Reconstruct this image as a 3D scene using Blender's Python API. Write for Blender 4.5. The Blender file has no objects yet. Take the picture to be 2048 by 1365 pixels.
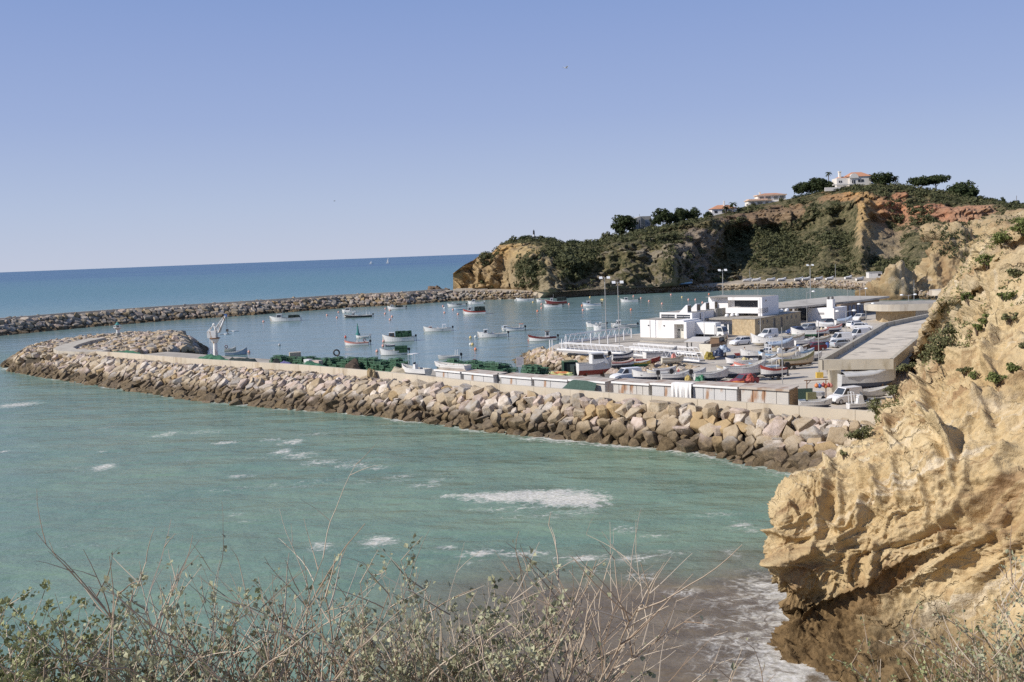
import bpy, bmesh, math, random
from mathutils import Vector, Matrix, noise
random.seed(7)
PI = math.pi
scene = bpy.context.scene
COL = scene.collection

# ------------------------------------------------------------------ camera
F, CX, CY, H = 2000.0, 1024.0, 682.5, 22.5
TH, PT = math.atan(.0386), math.atan(182/2000)
cT, sT, cP, sP = math.cos(TH), math.sin(TH), math.cos(PT), math.sin(PT)

def ray(px, py):
    a = (px-CX)/F; b = -(py-CY)/F
    r = a*cT+b*sT; u = -a*sT+b*cT
    return (r, cP+u*sP, -sP+u*cP)
def G(px, py, z=0.0):
    """place seen at a photo pixel, on the level z"""
    d = ray(px, py); t = (z-H)/d[2]
    return Vector((d[0]*t, d[1]*t, z))
def D(px, py, Y):
    d = ray(px, py); t = Y/d[1]
    return Vector((d[0]*t, Y, H+d[2]*t))

cam = bpy.data.objects.new('camera', bpy.data.cameras.new('camera'))
COL.objects.link(cam)
F0, R0, U0 = Vector((0, cP, -sP)), Vector((1, 0, 0)), Vector((0, sP, cP))
R = R0*cT-U0*sT; U = R0*sT+U0*cT
cam.matrix_world = Matrix(((R.x, U.x, -F0.x, 0), (R.y, U.y, -F0.y, 0), (R.z, U.z, -F0.z, H), (0, 0, 0, 1)))
cam.data.sensor_width = 36; cam.data.lens = F/2048*36
cam.data.clip_start = .2; cam.data.clip_end = 30000
scene.camera = cam

# ------------------------------------------------------------------ light
SUN_EL = math.radians(36)
SUN = Vector((-.95, -.31, 0)).normalized()*math.cos(SUN_EL)+Vector((0, 0, math.sin(SUN_EL)))
sun = bpy.data.objects.new('sun', bpy.data.lights.new('sun', 'SUN'))
COL.objects.link(sun)
sun.data.energy = 5.0; sun.data.angle = math.radians(.5); sun.data.color = (1, .945, .87)
sun.rotation_euler = SUN.to_track_quat('Z', 'Y').to_euler()
sun.location = (0, 0, 100)
world = bpy.data.worlds.new('World'); scene.world = world; world.use_nodes = True
wn = world.node_tree.nodes; wl = world.node_tree.links
bg = wn['Background']
sky = wn.new('ShaderNodeTexSky'); sky.sky_type = 'NISHITA'; sky.sun_disc = False
sky.sun_elevation = SUN_EL; sky.sun_rotation = math.atan2(SUN.x, SUN.y)
sky.altitude = 20; sky.air_density = 1.0; sky.dust_density = 0.0; sky.ozone_density = 2.0
wg = wn.new('ShaderNodeNewGeometry'); wz_ = wn.new('ShaderNodeSeparateXYZ'); wl.new(wg.outputs['Incoming'], wz_.inputs[0])
wa = wn.new('ShaderNodeMath'); wa.operation = 'MULTIPLY'; wa.inputs[1].default_value = -1; wl.new(wz_.outputs[2], wa.inputs[0])
wr = wn.new('ShaderNodeValToRGB'); wl.new(wa.outputs[0], wr.inputs[0])
K = 1/.12
for i_, (p_, c_) in enumerate([(0, (.50, .56, .72)), (.05, (.44, .52, .715)), (.13, (.335, .425, .685)), (.25, (.235, .335, .635)), (.6, (.13, .22, .52))]):
    e_ = wr.color_ramp.elements[i_] if i_ < 2 else wr.color_ramp.elements.new(p_)
    e_.position = p_; e_.color = (*c_, 1)
wsc = wn.new('ShaderNodeVectorMath'); wsc.operation = 'SCALE'; wsc.inputs['Scale'].default_value = K; wl.new(wr.outputs[0], wsc.inputs[0])
wf = wn.new('ShaderNodeMapRange'); wf.inputs[1].default_value = .2; wf.inputs[2].default_value = .7; wf.inputs[3].default_value = .93; wf.inputs[4].default_value = .3
wl.new(wa.outputs[0], wf.inputs[0])
wm = wn.new('ShaderNodeMix'); wm.data_type = 'RGBA'; wl.new(wf.outputs[0], wm.inputs[0]); wl.new(sky.outputs[0], wm.inputs[6]); wl.new(wsc.outputs[0], wm.inputs[7])
wl.new(wm.outputs[2], bg.inputs[0]); bg.inputs[1].default_value = .12
scene.view_settings.view_transform = 'Standard'; scene.view_settings.look = 'None'
scene.view_settings.exposure = 0; scene.view_settings.gamma = 1
scene.render.engine = 'CYCLES'
scene.cycles.max_bounces = 6; scene.cycles.transparent_max_bounces = 8
scene.cycles.use_denoising = False

# ------------------------------------------------------------------ materials
def nd(nt, t, **kw):
    n = nt.nodes.new(t)
    for k, v in kw.items(): setattr(n, k, v)
    return n
def base(name):
    m = bpy.data.materials.new(name); m.use_nodes = True
    return m, m.node_tree, m.node_tree.nodes['Principled BSDF']
_mc = {}
def M(name, col, rough=.6, var=.18, scale=1.5, metal=0.0, bump=.0, spec=.5, stain=None, stain_amt=.0):
    """paint, cloth, concrete...: one colour with procedural unevenness"""
    if name in _mc: return _mc[name]
    m, nt, b = base(name)
    tc = nd(nt, 'ShaderNodeTexCoord')
    n1 = nd(nt, 'ShaderNodeTexNoise'); n1.inputs['Scale'].default_value = scale; n1.inputs['Detail'].default_value = 6
    n1.inputs['Roughness'].default_value = .65
    nt.links.new(tc.outputs['Object'], n1.inputs['Vector'])
    mr = nd(nt, 'ShaderNodeMapRange'); mr.inputs[1].default_value = .3; mr.inputs[2].default_value = .7
    mr.inputs[3].default_value = 1-var; mr.inputs[4].default_value = 1+var*.7
    nt.links.new(n1.outputs[0], mr.inputs[0])
    mx = nd(nt, 'ShaderNodeMix', data_type='RGBA', blend_type='MULTIPLY'); mx.inputs[0].default_value = 1
    mx.inputs[6].default_value = (*col, 1)
    nt.links.new(mr.outputs[0], mx.inputs[7])
    out = mx.outputs[2]
    if stain:
        n2 = nd(nt, 'ShaderNodeTexNoise'); n2.inputs['Scale'].default_value = scale*1.7; n2.inputs['Detail'].default_value = 7
        mp = nd(nt, 'ShaderNodeMapping'); mp.inputs['Scale'].default_value = (1, 1, .25)
        nt.links.new(tc.outputs['Object'], mp.inputs[0]); nt.links.new(mp.outputs[0], n2.inputs['Vector'])
        m2 = nd(nt, 'ShaderNodeMapRange'); m2.inputs[1].default_value = .62-stain_amt*.25; m2.inputs[2].default_value = .72-stain_amt*.2
        m2.inputs[4].default_value = .85
        nt.links.new(n2.outputs[0], m2.inputs[0])
        mm = nd(nt, 'ShaderNodeMix', data_type='RGBA'); mm.inputs[7].default_value = (*stain, 1)
        nt.links.new(m2.outputs[0], mm.inputs[0]); nt.links.new(out, mm.inputs[6]); out = mm.outputs[2]
    nt.links.new(out, b.inputs['Base Color'])
    b.inputs['Roughness'].default_value = rough; b.inputs['Metallic'].default_value = metal
    b.inputs['Specular IOR Level'].default_value = spec
    if bump:
        n3 = nd(nt, 'ShaderNodeTexNoise'); n3.inputs['Scale'].default_value = scale*4; n3.inputs['Detail'].default_value = 8
        nt.links.new(tc.outputs['Object'], n3.inputs['Vector'])
        bp = nd(nt, 'ShaderNodeBump'); bp.inputs['Strength'].default_value = 1; bp.inputs['Distance'].default_value = bump
        nt.links.new(n3.outputs[0], bp.inputs['Height']); nt.links.new(bp.outputs[0], b.inputs['Normal'])
    _mc[name] = m
    return m

# ------------------------------------------------------------------ mesh builder
class MB:
    def __init__(s): s.v = []; s.f = []; s.m = []
    def add(s, vs, fs, mi=0):
        o = len(s.v); s.v.extend([tuple(p) for p in vs])
        for f in fs: s.f.append([i+o for i in f]); s.m.append(mi)
        return s
    def hexa(s, p, mi=0):
        """8 points: bottom loop 0-3, top loop 4-7"""
        return s.add(p, [(3, 2, 1, 0), (4, 5, 6, 7), (0, 1, 5, 4), (1, 2, 6, 5), (2, 3, 7, 6), (3, 0, 4, 7)], mi)
    def box(s, x0, x1, y0, y1, z0, z1, mi=0):
        return s.hexa([(x0, y0, z0), (x1, y0, z0), (x1, y1, z0), (x0, y1, z0), (x0, y0, z1), (x1, y0, z1), (x1, y1, z1), (x0, y1, z1)], mi)
    def rbox(s, x, y, z, sx, sy, sz, rz=0, mi=0, taper=1.0):
        c, q = math.cos(rz), math.sin(rz); P = []
        for zz, k in ((z, 1), (z+sz, taper)):
            for ux, uy in ((-1, -1), (1, -1), (1, 1), (-1, 1)):
                a, b = ux*sx/2*k, uy*sy/2*k
                P.append((x+a*c-b*q, y+a*q+b*c, zz))
        return s.hexa(P, mi)
    def prism(s, poly, z0, z1, mi=0, mtop=None):
        n = len(poly)
        a = sum(poly[i][0]*poly[(i+1) % n][1]-poly[(i+1) % n][0]*poly[i][1] for i in range(n))
        if a < 0: poly = poly[::-1]
        vs = [(p[0], p[1], z0) for p in poly]+[(p[0], p[1], z1) for p in poly]
        s.add(vs, [tuple(range(n-1, -1, -1))]+[(i, (i+1) % n, n+(i+1) % n, n+i) for i in range(n)], mi)
        s.add(vs[n:], [tuple(range(n))], mi if mtop is None else mtop)
        return s
    def tube(s, pts, r, n=6, mi=0, r1=None, cap=True):
        pts = [Vector(p) for p in pts]; k = len(pts); rings = []
        prev = None
        for i, p in enumerate(pts):
            t = (pts[min(i+1, k-1)]-pts[max(i-1, 0)])
            if t.length < 1e-9: t = Vector((0, 0, 1))
            t.normalize()
            ref = Vector((0, 0, 1)) if abs(t.z) < .9 else Vector((1, 0, 0))
            if prev is not None: a = prev-t*prev.dot(t)
            else: a = ref.cross(t)
            if a.length < 1e-6: a = ref.cross(t)
            a.normalize(); prev = a; b = t.cross(a)
            rr = r if r1 is None else r+(r1-r)*i/(k-1)
            rings.append([p+a*(rr*math.cos(2*PI*j/n))+b*(rr*math.sin(2*PI*j/n)) for j in range(n)])
        return s.loft(rings, mi, cap)
    def loft(s, rings, mi=0, cap=True, closed=True):
        n = len(rings[0]); vs = [p for r in rings for p in r]; fs = []
        for i in range(len(rings)-1):
            for j in range(n if closed else n-1):
                fs.append((i*n+j, i*n+(j+1) % n, (i+1)*n+(j+1) % n, (i+1)*n+j))
        if cap and closed:
            fs.append(tuple(range(n-1, -1, -1))); fs.append(tuple((len(rings)-1)*n+j for j in range(n)))
        return s.add(vs, fs, mi)
    def cyl(s, x, y, z0, z1, r0, r1=None, n=10, mi=0):
        r1 = r0 if r1 is None else r1
        return s.loft([[(x+r*math.cos(2*PI*j/n), y+r*math.sin(2*PI*j/n), z) for j in range(n)] for z, r in ((z0, r0), (z1, r1))], mi)
    def lathe(s, prof, x=0, y=0, n=12, mi=0):
        return s.loft([[(x+r*math.cos(2*PI*j/n), y+r*math.sin(2*PI*j/n), z) for j in range(n)] for r, z in prof], mi)
    def ball(s, x, y, z, r, n=10, mi=0, sz=1.0):
        k = max(5, n//2+1)
        return s.lathe([(max(1e-3, r*math.sin(PI*i/k)), z-r*sz*math.cos(PI*i/k)) for i in range(k+1)], x, y, n, mi)
    def wheel(s, x, y, z, r, w, n=14, mi=0):
        """disc with its axis along local y"""
        return s.loft([[(x+rr*math.cos(2*PI*j/n), y+yy, z+rr*math.sin(2*PI*j/n)) for j in range(n)] for yy, rr in ((-w/2, r*.88), (-w*.3, r), (w*.3, r), (w/2, r*.88))], mi)
    def quad(s, a, b, c, d, mi=0): return s.add([a, b, c, d], [(0, 1, 2, 3)], mi)
    def mesh(s, name):
        me = bpy.data.meshes.new(name); me.from_pydata(s.v, [], s.f)
        return me
    def build(s, name, mats, parent=None, smooth=False, loc=None):
        me = s.mesh(name)
        if not isinstance(mats, (list, tuple)): mats = [mats]
        for m in mats: me.materials.append(m)
        if len(mats) > 1: me.polygons.foreach_set('material_index', s.m)
        if smooth: me.polygons.foreach_set('use_smooth', [True]*len(s.f))
        me.update()
        o = bpy.data.objects.new(name, me); COL.objects.link(o)
        if parent is not None: o.parent = parent
        if loc is not None: o.location = loc
        return o
def tag(o, label=None, cat=None, group=None, kind=None):
    if label: o['label'] = label
    if cat: o['category'] = cat
    if group: o['group'] = group
    if kind: o['kind'] = kind
    return o
def thing(name, label, cat, loc=(0, 0, 0), rz=0.0, group=None):
    o = bpy.data.objects.new(name, None); COL.objects.link(o)
    o.location = loc; o.rotation_euler = (0, 0, rz); o.empty_display_size = .3
    return tag(o, label, cat, group)
def struct(o): o['kind'] = 'structure'; return o
def dup(root, loc=None, rz=None, label=None, group=None):
    r = root.copy(); COL.objects.link(r)
    if loc is not None: r.location = loc
    if rz is not None: r.rotation_euler = (0, 0, rz)
    if label: r['label'] = label
    if group: r['group'] = group
    for ch in list(root.children):
        c = ch.copy(); COL.objects.link(c); c.parent = r
        for g in list(ch.children):
            d = g.copy(); COL.objects.link(d); d.parent = c
    return r
def fbm(p, o=4, lac=2.0, gain=.5):
    a, s = 1.0, 0.0; q = Vector(p)
    for _ in range(o):
        s += a*noise.noise(q); q = q*lac; a *= gain
    return s
def smooth(a, b, x):
    t = max(0.0, min(1.0, (x-a)/(b-a))); return t*t*(3-2*t)
def lerp(a, b, t): return a+(b-a)*t
def interp(xs, ys, x):
    if x <= xs[0]: return ys[0]
    for i in range(len(xs)-1):
        if x <= xs[i+1]:
            t = (x-xs[i])/(xs[i+1]-xs[i]); return ys[i]+(ys[i+1]-ys[i])*t
    return ys[-1]
def polyd(pts, x, y):
    """distance from (x, y) to an open polyline"""
    best = 1e9
    for (ax, ay), (bx, by) in zip(pts[:-1], pts[1:]):
        dx, dy = bx-ax, by-ay; t = max(0, min(1, ((x-ax)*dx+(y-ay)*dy)/(dx*dx+dy*dy)))
        d = (x-ax-t*dx)**2+(y-ay-t*dy)**2
        if d < best: best = d
    return math.sqrt(best)
def inpoly(poly, x, y):
    c = False; n = len(poly); j = n-1
    for i in range(n):
        xi, yi = poly[i][0], poly[i][1]; xj, yj = poly[j][0], poly[j][1]
        if (yi > y) != (yj > y) and x < (xj-xi)*(y-yi)/(yj-yi)+xi: c = not c
        j = i
    return c
def resample(pts, step):
    out = []; 
    for a, b in zip(pts[:-1], pts[1:]):
        a, b = Vector(a), Vector(b); n = max(1, int((b-a).length/step))
        for i in range(n): out.append(a.lerp(b, i/n))
    out.append(Vector(pts[-1])); return out
def set_attr(me, name, vals):
    at = me.attributes.new(name, 'FLOAT', 'POINT'); at.data.foreach_set('value', vals)
def set_col(me, name, vals):
    at = me.attributes.new(name, 'FLOAT_COLOR', 'POINT'); at.data.foreach_set('color', [c for v in vals for c in (v[0], v[1], v[2], 1)])
Q = 3.6          # level of the quay above the water
# ------------------------------------------------------------------ shore lines (photo pixel -> world)
xy = lambda p: (p.x, p.y)
WALL_PX = [(192, 703), (250, 706.5), (300, 711), (400, 718.7), (600, 730), (800, 747), (1000, 768.5), (1250, 789), (1500, 806), (1740, 823), (1850, 831)]
WALL = [xy(G(x, y, 4.8)) for x, y in WALL_PX]
NEARW = [xy(G(x, y, 0)) for x, y in [(1760, 985), (1600, 945), (1500, 925), (1400, 905), (1200, 885), (1000, 865), (900, 850), (700, 825), (560, 815), (400, 800), (250, 778), (100, 755), (25, 742)]]
HEAD = [NEARW[-1], (-118, 231), (-122.5, 243), (-124, 258), (-119, 274), (-107, 283), (-93, 281), (-84.5, 270), (-79, 257), (-75, 243), (-70, 228), (-78, 206), (-90, 206)]
FARW = [(-260, 205)]+[xy(G(x, y, 0)) for x, y in [(-200, 689), (0, 672), (175, 655), (350, 641), (512, 630), (700, 615.5), (820, 609.6), (905, 602.7), (1050, 598), (1171, 591.6), (1350, 584.8), (1600, 576)]]
BEACHW = [FARW[-1]]+[xy(G(x, y, 0)) for x, y in [(1680, 578.5), (1740, 583), (1775, 590), (1850, 599), (1960, 603), (2100, 607)]]

def wall_side(x, y):
    """metres behind the parapet wall (positive on the harbour side) and position along it"""
    best = (1e9, 0, 0); s = 0
    for (ax, ay), (bx, by) in zip(WALL[:-1], WALL[1:]):
        dx, dy = bx-ax, by-ay; L = math.hypot(dx, dy); t = max(0, min(1, ((x-ax)*dx+(y-ay)*dy)/(L*L)))
        px, py = ax+t*dx, ay+t*dy; d = math.hypot(x-px, y-py)
        if d < best[0]: best = (d, s+t*L, math.copysign(1, dx*(y-ay)-dy*(x-ax)))
        s += L
    return best[0]*best[2], best[1]
def wall_pt(s, off=0.0):
    """point at arc length s along the wall, off metres behind it"""
    for (ax, ay), (bx, by) in zip(WALL[:-1], WALL[1:]):
        dx, dy = bx-ax, by-ay; L = math.hypot(dx, dy)
        if s <= L or (bx, by) == WALL[-1]:
            t = s/L; nx, ny = -dy/L, dx/L
            return Vector((ax+dx*t+nx*off, ay+dy*t+ny*off, 0))
        s -= L
WALL_LEN = sum(math.dist(a, b) for a, b in zip(WALL[:-1], WALL[1:]))
def wall_s(px, py, z=4.8):
    p = G(px, py, z); return wall_side(p.x, p.y)[1]

# ------------------------------------------------------------------ sea
foam_spots = []
def spot(cx, cy, rx, ry, a=1.0, slope=0.0):
    c = G(cx, cy); mx = c.y/F
    wy = abs(G(cx, cy-ry).y-G(cx, cy+ry).y)/2
    foam_spots.append((c.x, c.y, rx*mx, max(wy, .5), a, slope))
for a in [(1060, 992, 150, 13, 1.5), (1140, 1000, 90, 15, 1.5), (960, 990, 90, 6, 1.2), (1180, 1010, 50, 10, 1.1), (900, 992, 40, 4, .9),
          (205, 935, 26, 8, 1.2), (160, 935, 8, 4, 1), (450, 886, 32, 4, 1.1), (585, 884, 28, 6, 1.1), (540, 880, 25, 5, .7), (485, 952, 34, 4, 1), (565, 904, 22, 7, 1.1),
          (600, 912, 35, 8, .95), (640, 925, 45, 8, .9), (700, 932, 50, 7, .8), (750, 936, 40, 6, .85), (800, 955, 40, 6, .6), (850, 972, 40, 7, .7), (880, 960, 30, 4, .8), (35, 810, 50, 6, 1.1), (10, 903, 14, 3, 1), (330, 870, 30, 6, .8),
          (345, 866, 20, 4, .8), (205, 903, 10, 3, .9), (640, 868, 60, 6, .5), (400, 865, 60, 6, .55), (215, 855, 20, 4, .6),
          (755, 1083, 48, 13, 1.0), (640, 1095, 35, 12, .8), (895, 1095, 28, 6, .9), (965, 1106, 45, 8, 1.15), (945, 1124, 20, 6, .8), (1045, 1108, 55, 7, 1.1), (1170, 1117, 75, 6, 1.2), (1260, 1118, 70, 8, .7), (1330, 1108, 60, 7, .6), (1120, 1030, 160, 8, .55), (1000, 1020, 90, 7, .6),
          (1250, 1060, 26, 9, .8), (1310, 1072, 40, 6, .75), (1485, 1050, 24, 9, .8), (1420, 1030, 50, 8, .5), (1465, 1105, 22, 10, .75), (1285, 1155, 40, 10, .8), (1180, 1145, 40, 6, .6), (1365, 1185, 45, 11, .8), (1430, 1205, 55, 14, .8), (1500, 1060, 60, 10, .5),
          (1500, 1235, 70, 22, .72), (1565, 1230, 60, 30, .85), (1480, 1285, 90, 30, .7), (1560, 1290, 70, 35, 1.0), (1600, 1330, 90, 40, 1.2), (1530, 1345, 60, 22, .9), (1440, 1330, 60, 20, .55), (1600, 1262, 50, 30, 1.2), (1390, 1250, 50, 14, .6), (1580, 1190, 50, 14, .7), (470, 1030, 25, 5, .7), (490, 1045, 20, 4, .6), (1300, 915, 30, 3, .5)]:
    spot(*a)

def foam_at(x, y):
    f = 0.0
    for cx, cy, rx, ry, a, sl in foam_spots:
        dx = (x-cx)/rx; 
        if abs(dx) > 1.3: continue
        dy = (y-cy)/ry
        q = dx*dx+dy*dy
        if q < 1.5: f = max(f, a*(1-q*.66))
    return f
def axis(lo, a, b, hi, st, n0, n1):
    v = []
    for i in range(n0): v.append(lo+(a-lo)*(1-((n0-i)/n0)**2.6 if False else 1-((1-i/n0)**3)))
    k = int((b-a)/st)
    for i in range(k+1): v.append(a+(b-a)*i/k)
    for i in range(1, n1+1): v.append(b+(hi-b)*(i/n1)**3)
    return v
gx = axis(-9000, -135, 75, 9000, .75, 26, 26)
gy = axis(-300, 42, 262, 8350, .75, 6, 46)
harbour_line = [wall_pt(0, 0)]
nx_, ny_ = len(gx), len(gy)
vs = [(x, y, 0) for y in gy for x in gx]
fs = [(j*nx_+i, j*nx_+i+1, (j+1)*nx_+i+1, (j+1)*nx_+i) for j in range(ny_-1) for i in range(nx_-1)]
sea = MB(); sea.v = vs; sea.f = fs; sea.m = [0]*len(fs)
foam, mud, harb = [], [], []
nw = NEARW+HEAD[1:6]
cliff_toe = [xy(G(x, y)) for x, y in [(1575, 1180), (1600, 1262), (1545, 1330), (1640, 1500)]]
for x, y, z in vs:
    f = m = h = 0.0
    if -140 < x < 80 and 40 < y < 300:
        f = foam_at(x, y)
        d = polyd(nw, x, y)
        if d < 5:
            nn = noise.noise((x*.22, y*.22, 3))
            f = max(f, (1.35 if y < 235 else 1.0)*(1-d/(2.4+1.8*nn+ (1.2 if x > -5 else .2)))*(.75+.6*nn))
        d = polyd(cliff_toe, x, y)
        if d < 7: f = max(f, 1.15-d/5)
        nn = noise.noise((x*.09, y*.09, 9))*7+noise.noise((x*.3, y*.3, 2))*2
        m = smooth(74, 63, y+nn+max(0, x-8)*.25)*smooth(-15, 1, x+nn)
    ws, _ = wall_side(x, y) if abs(x) < 400 and 0 < y < 700 else (-1, 0)
    if ws > 2 and y < 480: 
        h = smooth(0, 25, y-(236-.92*(x+111))) if x < -111 else 1.0
    foam.append(max(0.0, f)); mud.append(m); harb.append(h)
seao = struct(sea.build('sea', [], None)); me = seao.data
set_attr(me, 'foam', foam); set_attr(me, 'mud', mud); set_attr(me, 'harb', harb)

m, nt, b = base('sea_water'); L = nt.links.new
geo = nd(nt, 'ShaderNodeNewGeometry'); sep = nd(nt, 'ShaderNodeSeparateXYZ'); L(geo.outputs['Position'], sep.inputs[0])
def attr(n): a = nd(nt, 'ShaderNodeAttribute', attribute_name=n); return a.outputs['Fac']
def nz(scale, detail=4, rough=.55, vec=None, mscale=None, rot=0.0, dist=0):
    n = nd(nt, 'ShaderNodeTexNoise'); n.inputs['Scale'].default_value = scale; n.inputs['Detail'].default_value = detail
    n.inputs['Roughness'].default_value = rough; n.inputs['Distortion'].default_value = dist
    src = geo.outputs['Position']
    if mscale:
        mp = nd(nt, 'ShaderNodeMapping'); mp.inputs['Scale'].default_value = mscale; mp.inputs['Rotation'].default_value = (0, 0, rot)
        L(src, mp.inputs[0]); src = mp.outputs[0]
    L(src, n.inputs['Vector']); return n.outputs[0]
def math_(op, a, bb=None, c=None):
    n = nd(nt, 'ShaderNodeMath', operation=op)
    for i, v in enumerate((a, bb, c)):
        if v is None: continue
        if isinstance(v, (int, float)): n.inputs[i].default_value = v
        else: L(v, n.inputs[i])
    return n.outputs[0]
def ramp(v, a, bb, lo=0.0, hi=1.0, interp='SMOOTHSTEP'):
    n = nd(nt, 'ShaderNodeMapRange', interpolation_type=interp)
    n.inputs[1].default_value = a; n.inputs[2].default_value = bb; n.inputs[3].default_value = lo; n.inputs[4].default_value = hi
    L(v, n.inputs[0]); return n.outputs[0]
def mixc(f, a, bb, bt='MIX'):
    n = nd(nt, 'ShaderNodeMix', data_type='RGBA', blend_type=bt)
    if isinstance(f, (int, float)): n.inputs[0].default_value = f
    else: L(f, n.inputs[0])
    for i, v in ((6, a), (7, bb)):
        if isinstance(v, tuple): n.inputs[i].default_value = (*v, 1)
        else: L(v, n.inputs[i])
    return n.outputs[2]
Y = sep.outputs[1]
c = mixc(ramp(nz(.035, 5, .6, mscale=(1, 2.2, 1)), .35, .68), (.150, .240, .180), (.195, .282, .198))
c = mixc(ramp(nz(.2, 4, .6, mscale=(.5, 1.6, 1), rot=.35), .42, .8, 0, .5), c, (.235, .295, .19))
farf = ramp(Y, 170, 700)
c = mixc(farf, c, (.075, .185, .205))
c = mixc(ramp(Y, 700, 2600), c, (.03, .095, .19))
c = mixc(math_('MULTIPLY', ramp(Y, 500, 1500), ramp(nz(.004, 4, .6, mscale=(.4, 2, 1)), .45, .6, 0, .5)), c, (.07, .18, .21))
hb = attr('harb')
c = mixc(math_('MULTIPLY', hb, .75), c, (.165, .235, .235))  # bluer base colour stands in for sky reflected by the calm basin
mu = attr('mud')
c = mixc(mu, c, mixc(ramp(nz(.35, 5, .6), .35, .7), (.14, .108, .073), (.215, .172, .118)))
fo = attr('foam')
fn = nz(1.1, 8, .68, mscale=(.8, 1.0, 1), rot=.3, dist=1.2)
fv = math_('ADD', fo, math_('MULTIPLY', math_('SUBTRACT', fn, .5), 3.4))
vor = nd(nt, 'ShaderNodeTexVoronoi', feature='DISTANCE_TO_EDGE'); vor.inputs['Scale'].default_value = .9
mpv = nd(nt, 'ShaderNodeMapping'); L(geo.outputs['Position'], mpv.inputs[0])
wn_ = nd(nt, 'ShaderNodeTexNoise'); wn_.inputs['Scale'].default_value = .8; wn_.inputs['Detail'].default_value = 5
L(geo.outputs['Position'], wn_.inputs['Vector'])
va = nd(nt, 'ShaderNodeVectorMath', operation='MULTIPLY_ADD'); L(wn_.outputs['Color'], va.inputs[0]); va.inputs[1].default_value = (2.2, 2.2, 0); L(geo.outputs['Position'], va.inputs[2])
L(va.outputs[0], vor.inputs['Vector'])
lace = ramp(vor.outputs['Distance'], .0, .22, .55, 0)
fn2 = nz(.35, 6, .65, mscale=(.7, 1.2, 1), rot=.3, dist=.8)
core_ = ramp(math_('ADD', math_('MULTIPLY', fo, .95), math_('MULTIPLY', math_('SUBTRACT', fn, .5), 2.4)), .48, 1.15)
lace_ = math_('MULTIPLY', ramp(math_('ADD', fo, math_('MULTIPLY', math_('SUBTRACT', fn2, .5), 1.6)), .15, .75), math_('MULTIPLY', ramp(vor.outputs['Distance'], .0, .16, 1, 0), ramp(fn, .38, .6)))
wisp = math_('MULTIPLY', ramp(nz(.09, 5, .65, mscale=(.45, 1.6, 1), rot=.35, dist=.6), .585, .68), math_('MULTIPLY', ramp(vor.outputs['Distance'], .0, .10, .5, 0), ramp(fn, .42, .62)))
wisp = math_('MULTIPLY', wisp, math_('MULTIPLY', ramp(sep.outputs[1], 190, 130), math_('SUBTRACT', 1.0, hb)))
fmask = math_('MAXIMUM', math_('MULTIPLY', math_('MAXIMUM', core_, lace_), ramp(fo, .0, .1)), wisp)
c = mixc(math_('MULTIPLY', fmask, .9), c, mixc(ramp(nz(3, 4), .3, .7), (.50, .47, .40), (.74, .71, .66)))
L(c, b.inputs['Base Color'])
L(math_('ADD', math_('MULTIPLY', fmask, .6), ramp(Y, 100, 900, .13, .3)), b.inputs['Roughness'])
b.inputs['IOR'].default_value = 1.33
L(math_('SUBTRACT', .34, math_('MULTIPLY', fmask, .3)), b.inputs['Specular IOR Level'])
swell = nz(.12, 3, .5, mscale=(.65, 1.15, 1), rot=.6)
chop = nz(.55, 3, .5, mscale=(.8, 1.3, 1), rot=.3)
rip = nz(2.4, 4, .6, mscale=(.8, 1.3, 1), rot=-.2)
hgt = math_('ADD', math_('MULTIPLY', swell, 1.5), math_('ADD', math_('MULTIPLY', chop, .20), math_('MULTIPLY', rip, .10)))
calm = math_('SUBTRACT', 1.0, math_('MULTIPLY', hb, .6))
bp = nd(nt, 'ShaderNodeBump'); bp.inputs['Distance'].default_value = 1.0
L(calm, bp.inputs['Strength']); L(hgt, bp.inputs['Height']); L(bp.outputs[0], b.inputs['Normal'])
me.materials.append(m)

# ------------------------------------------------------------------ stone materials
def stone_mat(name, use_obj, wet=1.75):
    global nt, geo
    m, nt, b = base(name); LL = nt.links.new
    geo = nd(nt, 'ShaderNodeNewGeometry'); sp = nd(nt, 'ShaderNodeSeparateXYZ'); LL(geo.outputs['Position'], sp.inputs[0])
    if use_obj:
        col = nd(nt, 'ShaderNodeObjectInfo').outputs['Color']
    else:
        col = nd(nt, 'ShaderNodeAttribute', attribute_name='tint').outputs['Color']
    globals()['L'] = LL
    c = mixc(ramp(nz(.9, 6, .7), .3, .72), col, mixc(.65, col, (.30, .21, .11)))
    c = mixc(ramp(nz(3.5, 6, .7), .52, .7, 0, .55), c, mixc(.5, c, (.16, .12, .08)))
    wz = math_('ADD', sp.outputs[2], math_('MULTIPLY', math_('SUBTRACT', nz(.35, 5, .65), .5), 2.6))
    wf = ramp(wz, wet-.55, wet+.75, 1, 0)
    dark = mixc(ramp(nz(2.2, 6, .7), .35, .7), (.07, .048, .025), (.195, .138, .075))
    c = mixc(math_('MULTIPLY', wf, .9), c, dark)
    LL(c, b.inputs['Base Color']); b.inputs['Roughness'].default_value = .85
    b.inputs['Specular IOR Level'].default_value = .25
    bb = nd(nt, 'ShaderNodeBump'); bb.inputs['Distance'].default_value = .12; LL(nz(4.2, 8, .72), bb.inputs['Height'])
    LL(bb.outputs[0], b.inputs['Normal'])
    return m
MAT_STONE_O = stone_mat('quarry_stone', True)
MAT_STONE_A = stone_mat('quarry_stone_bed', False)
MAT_STONE_F = stone_mat('far_quarry_stone', False, wet=1.15)

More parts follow.
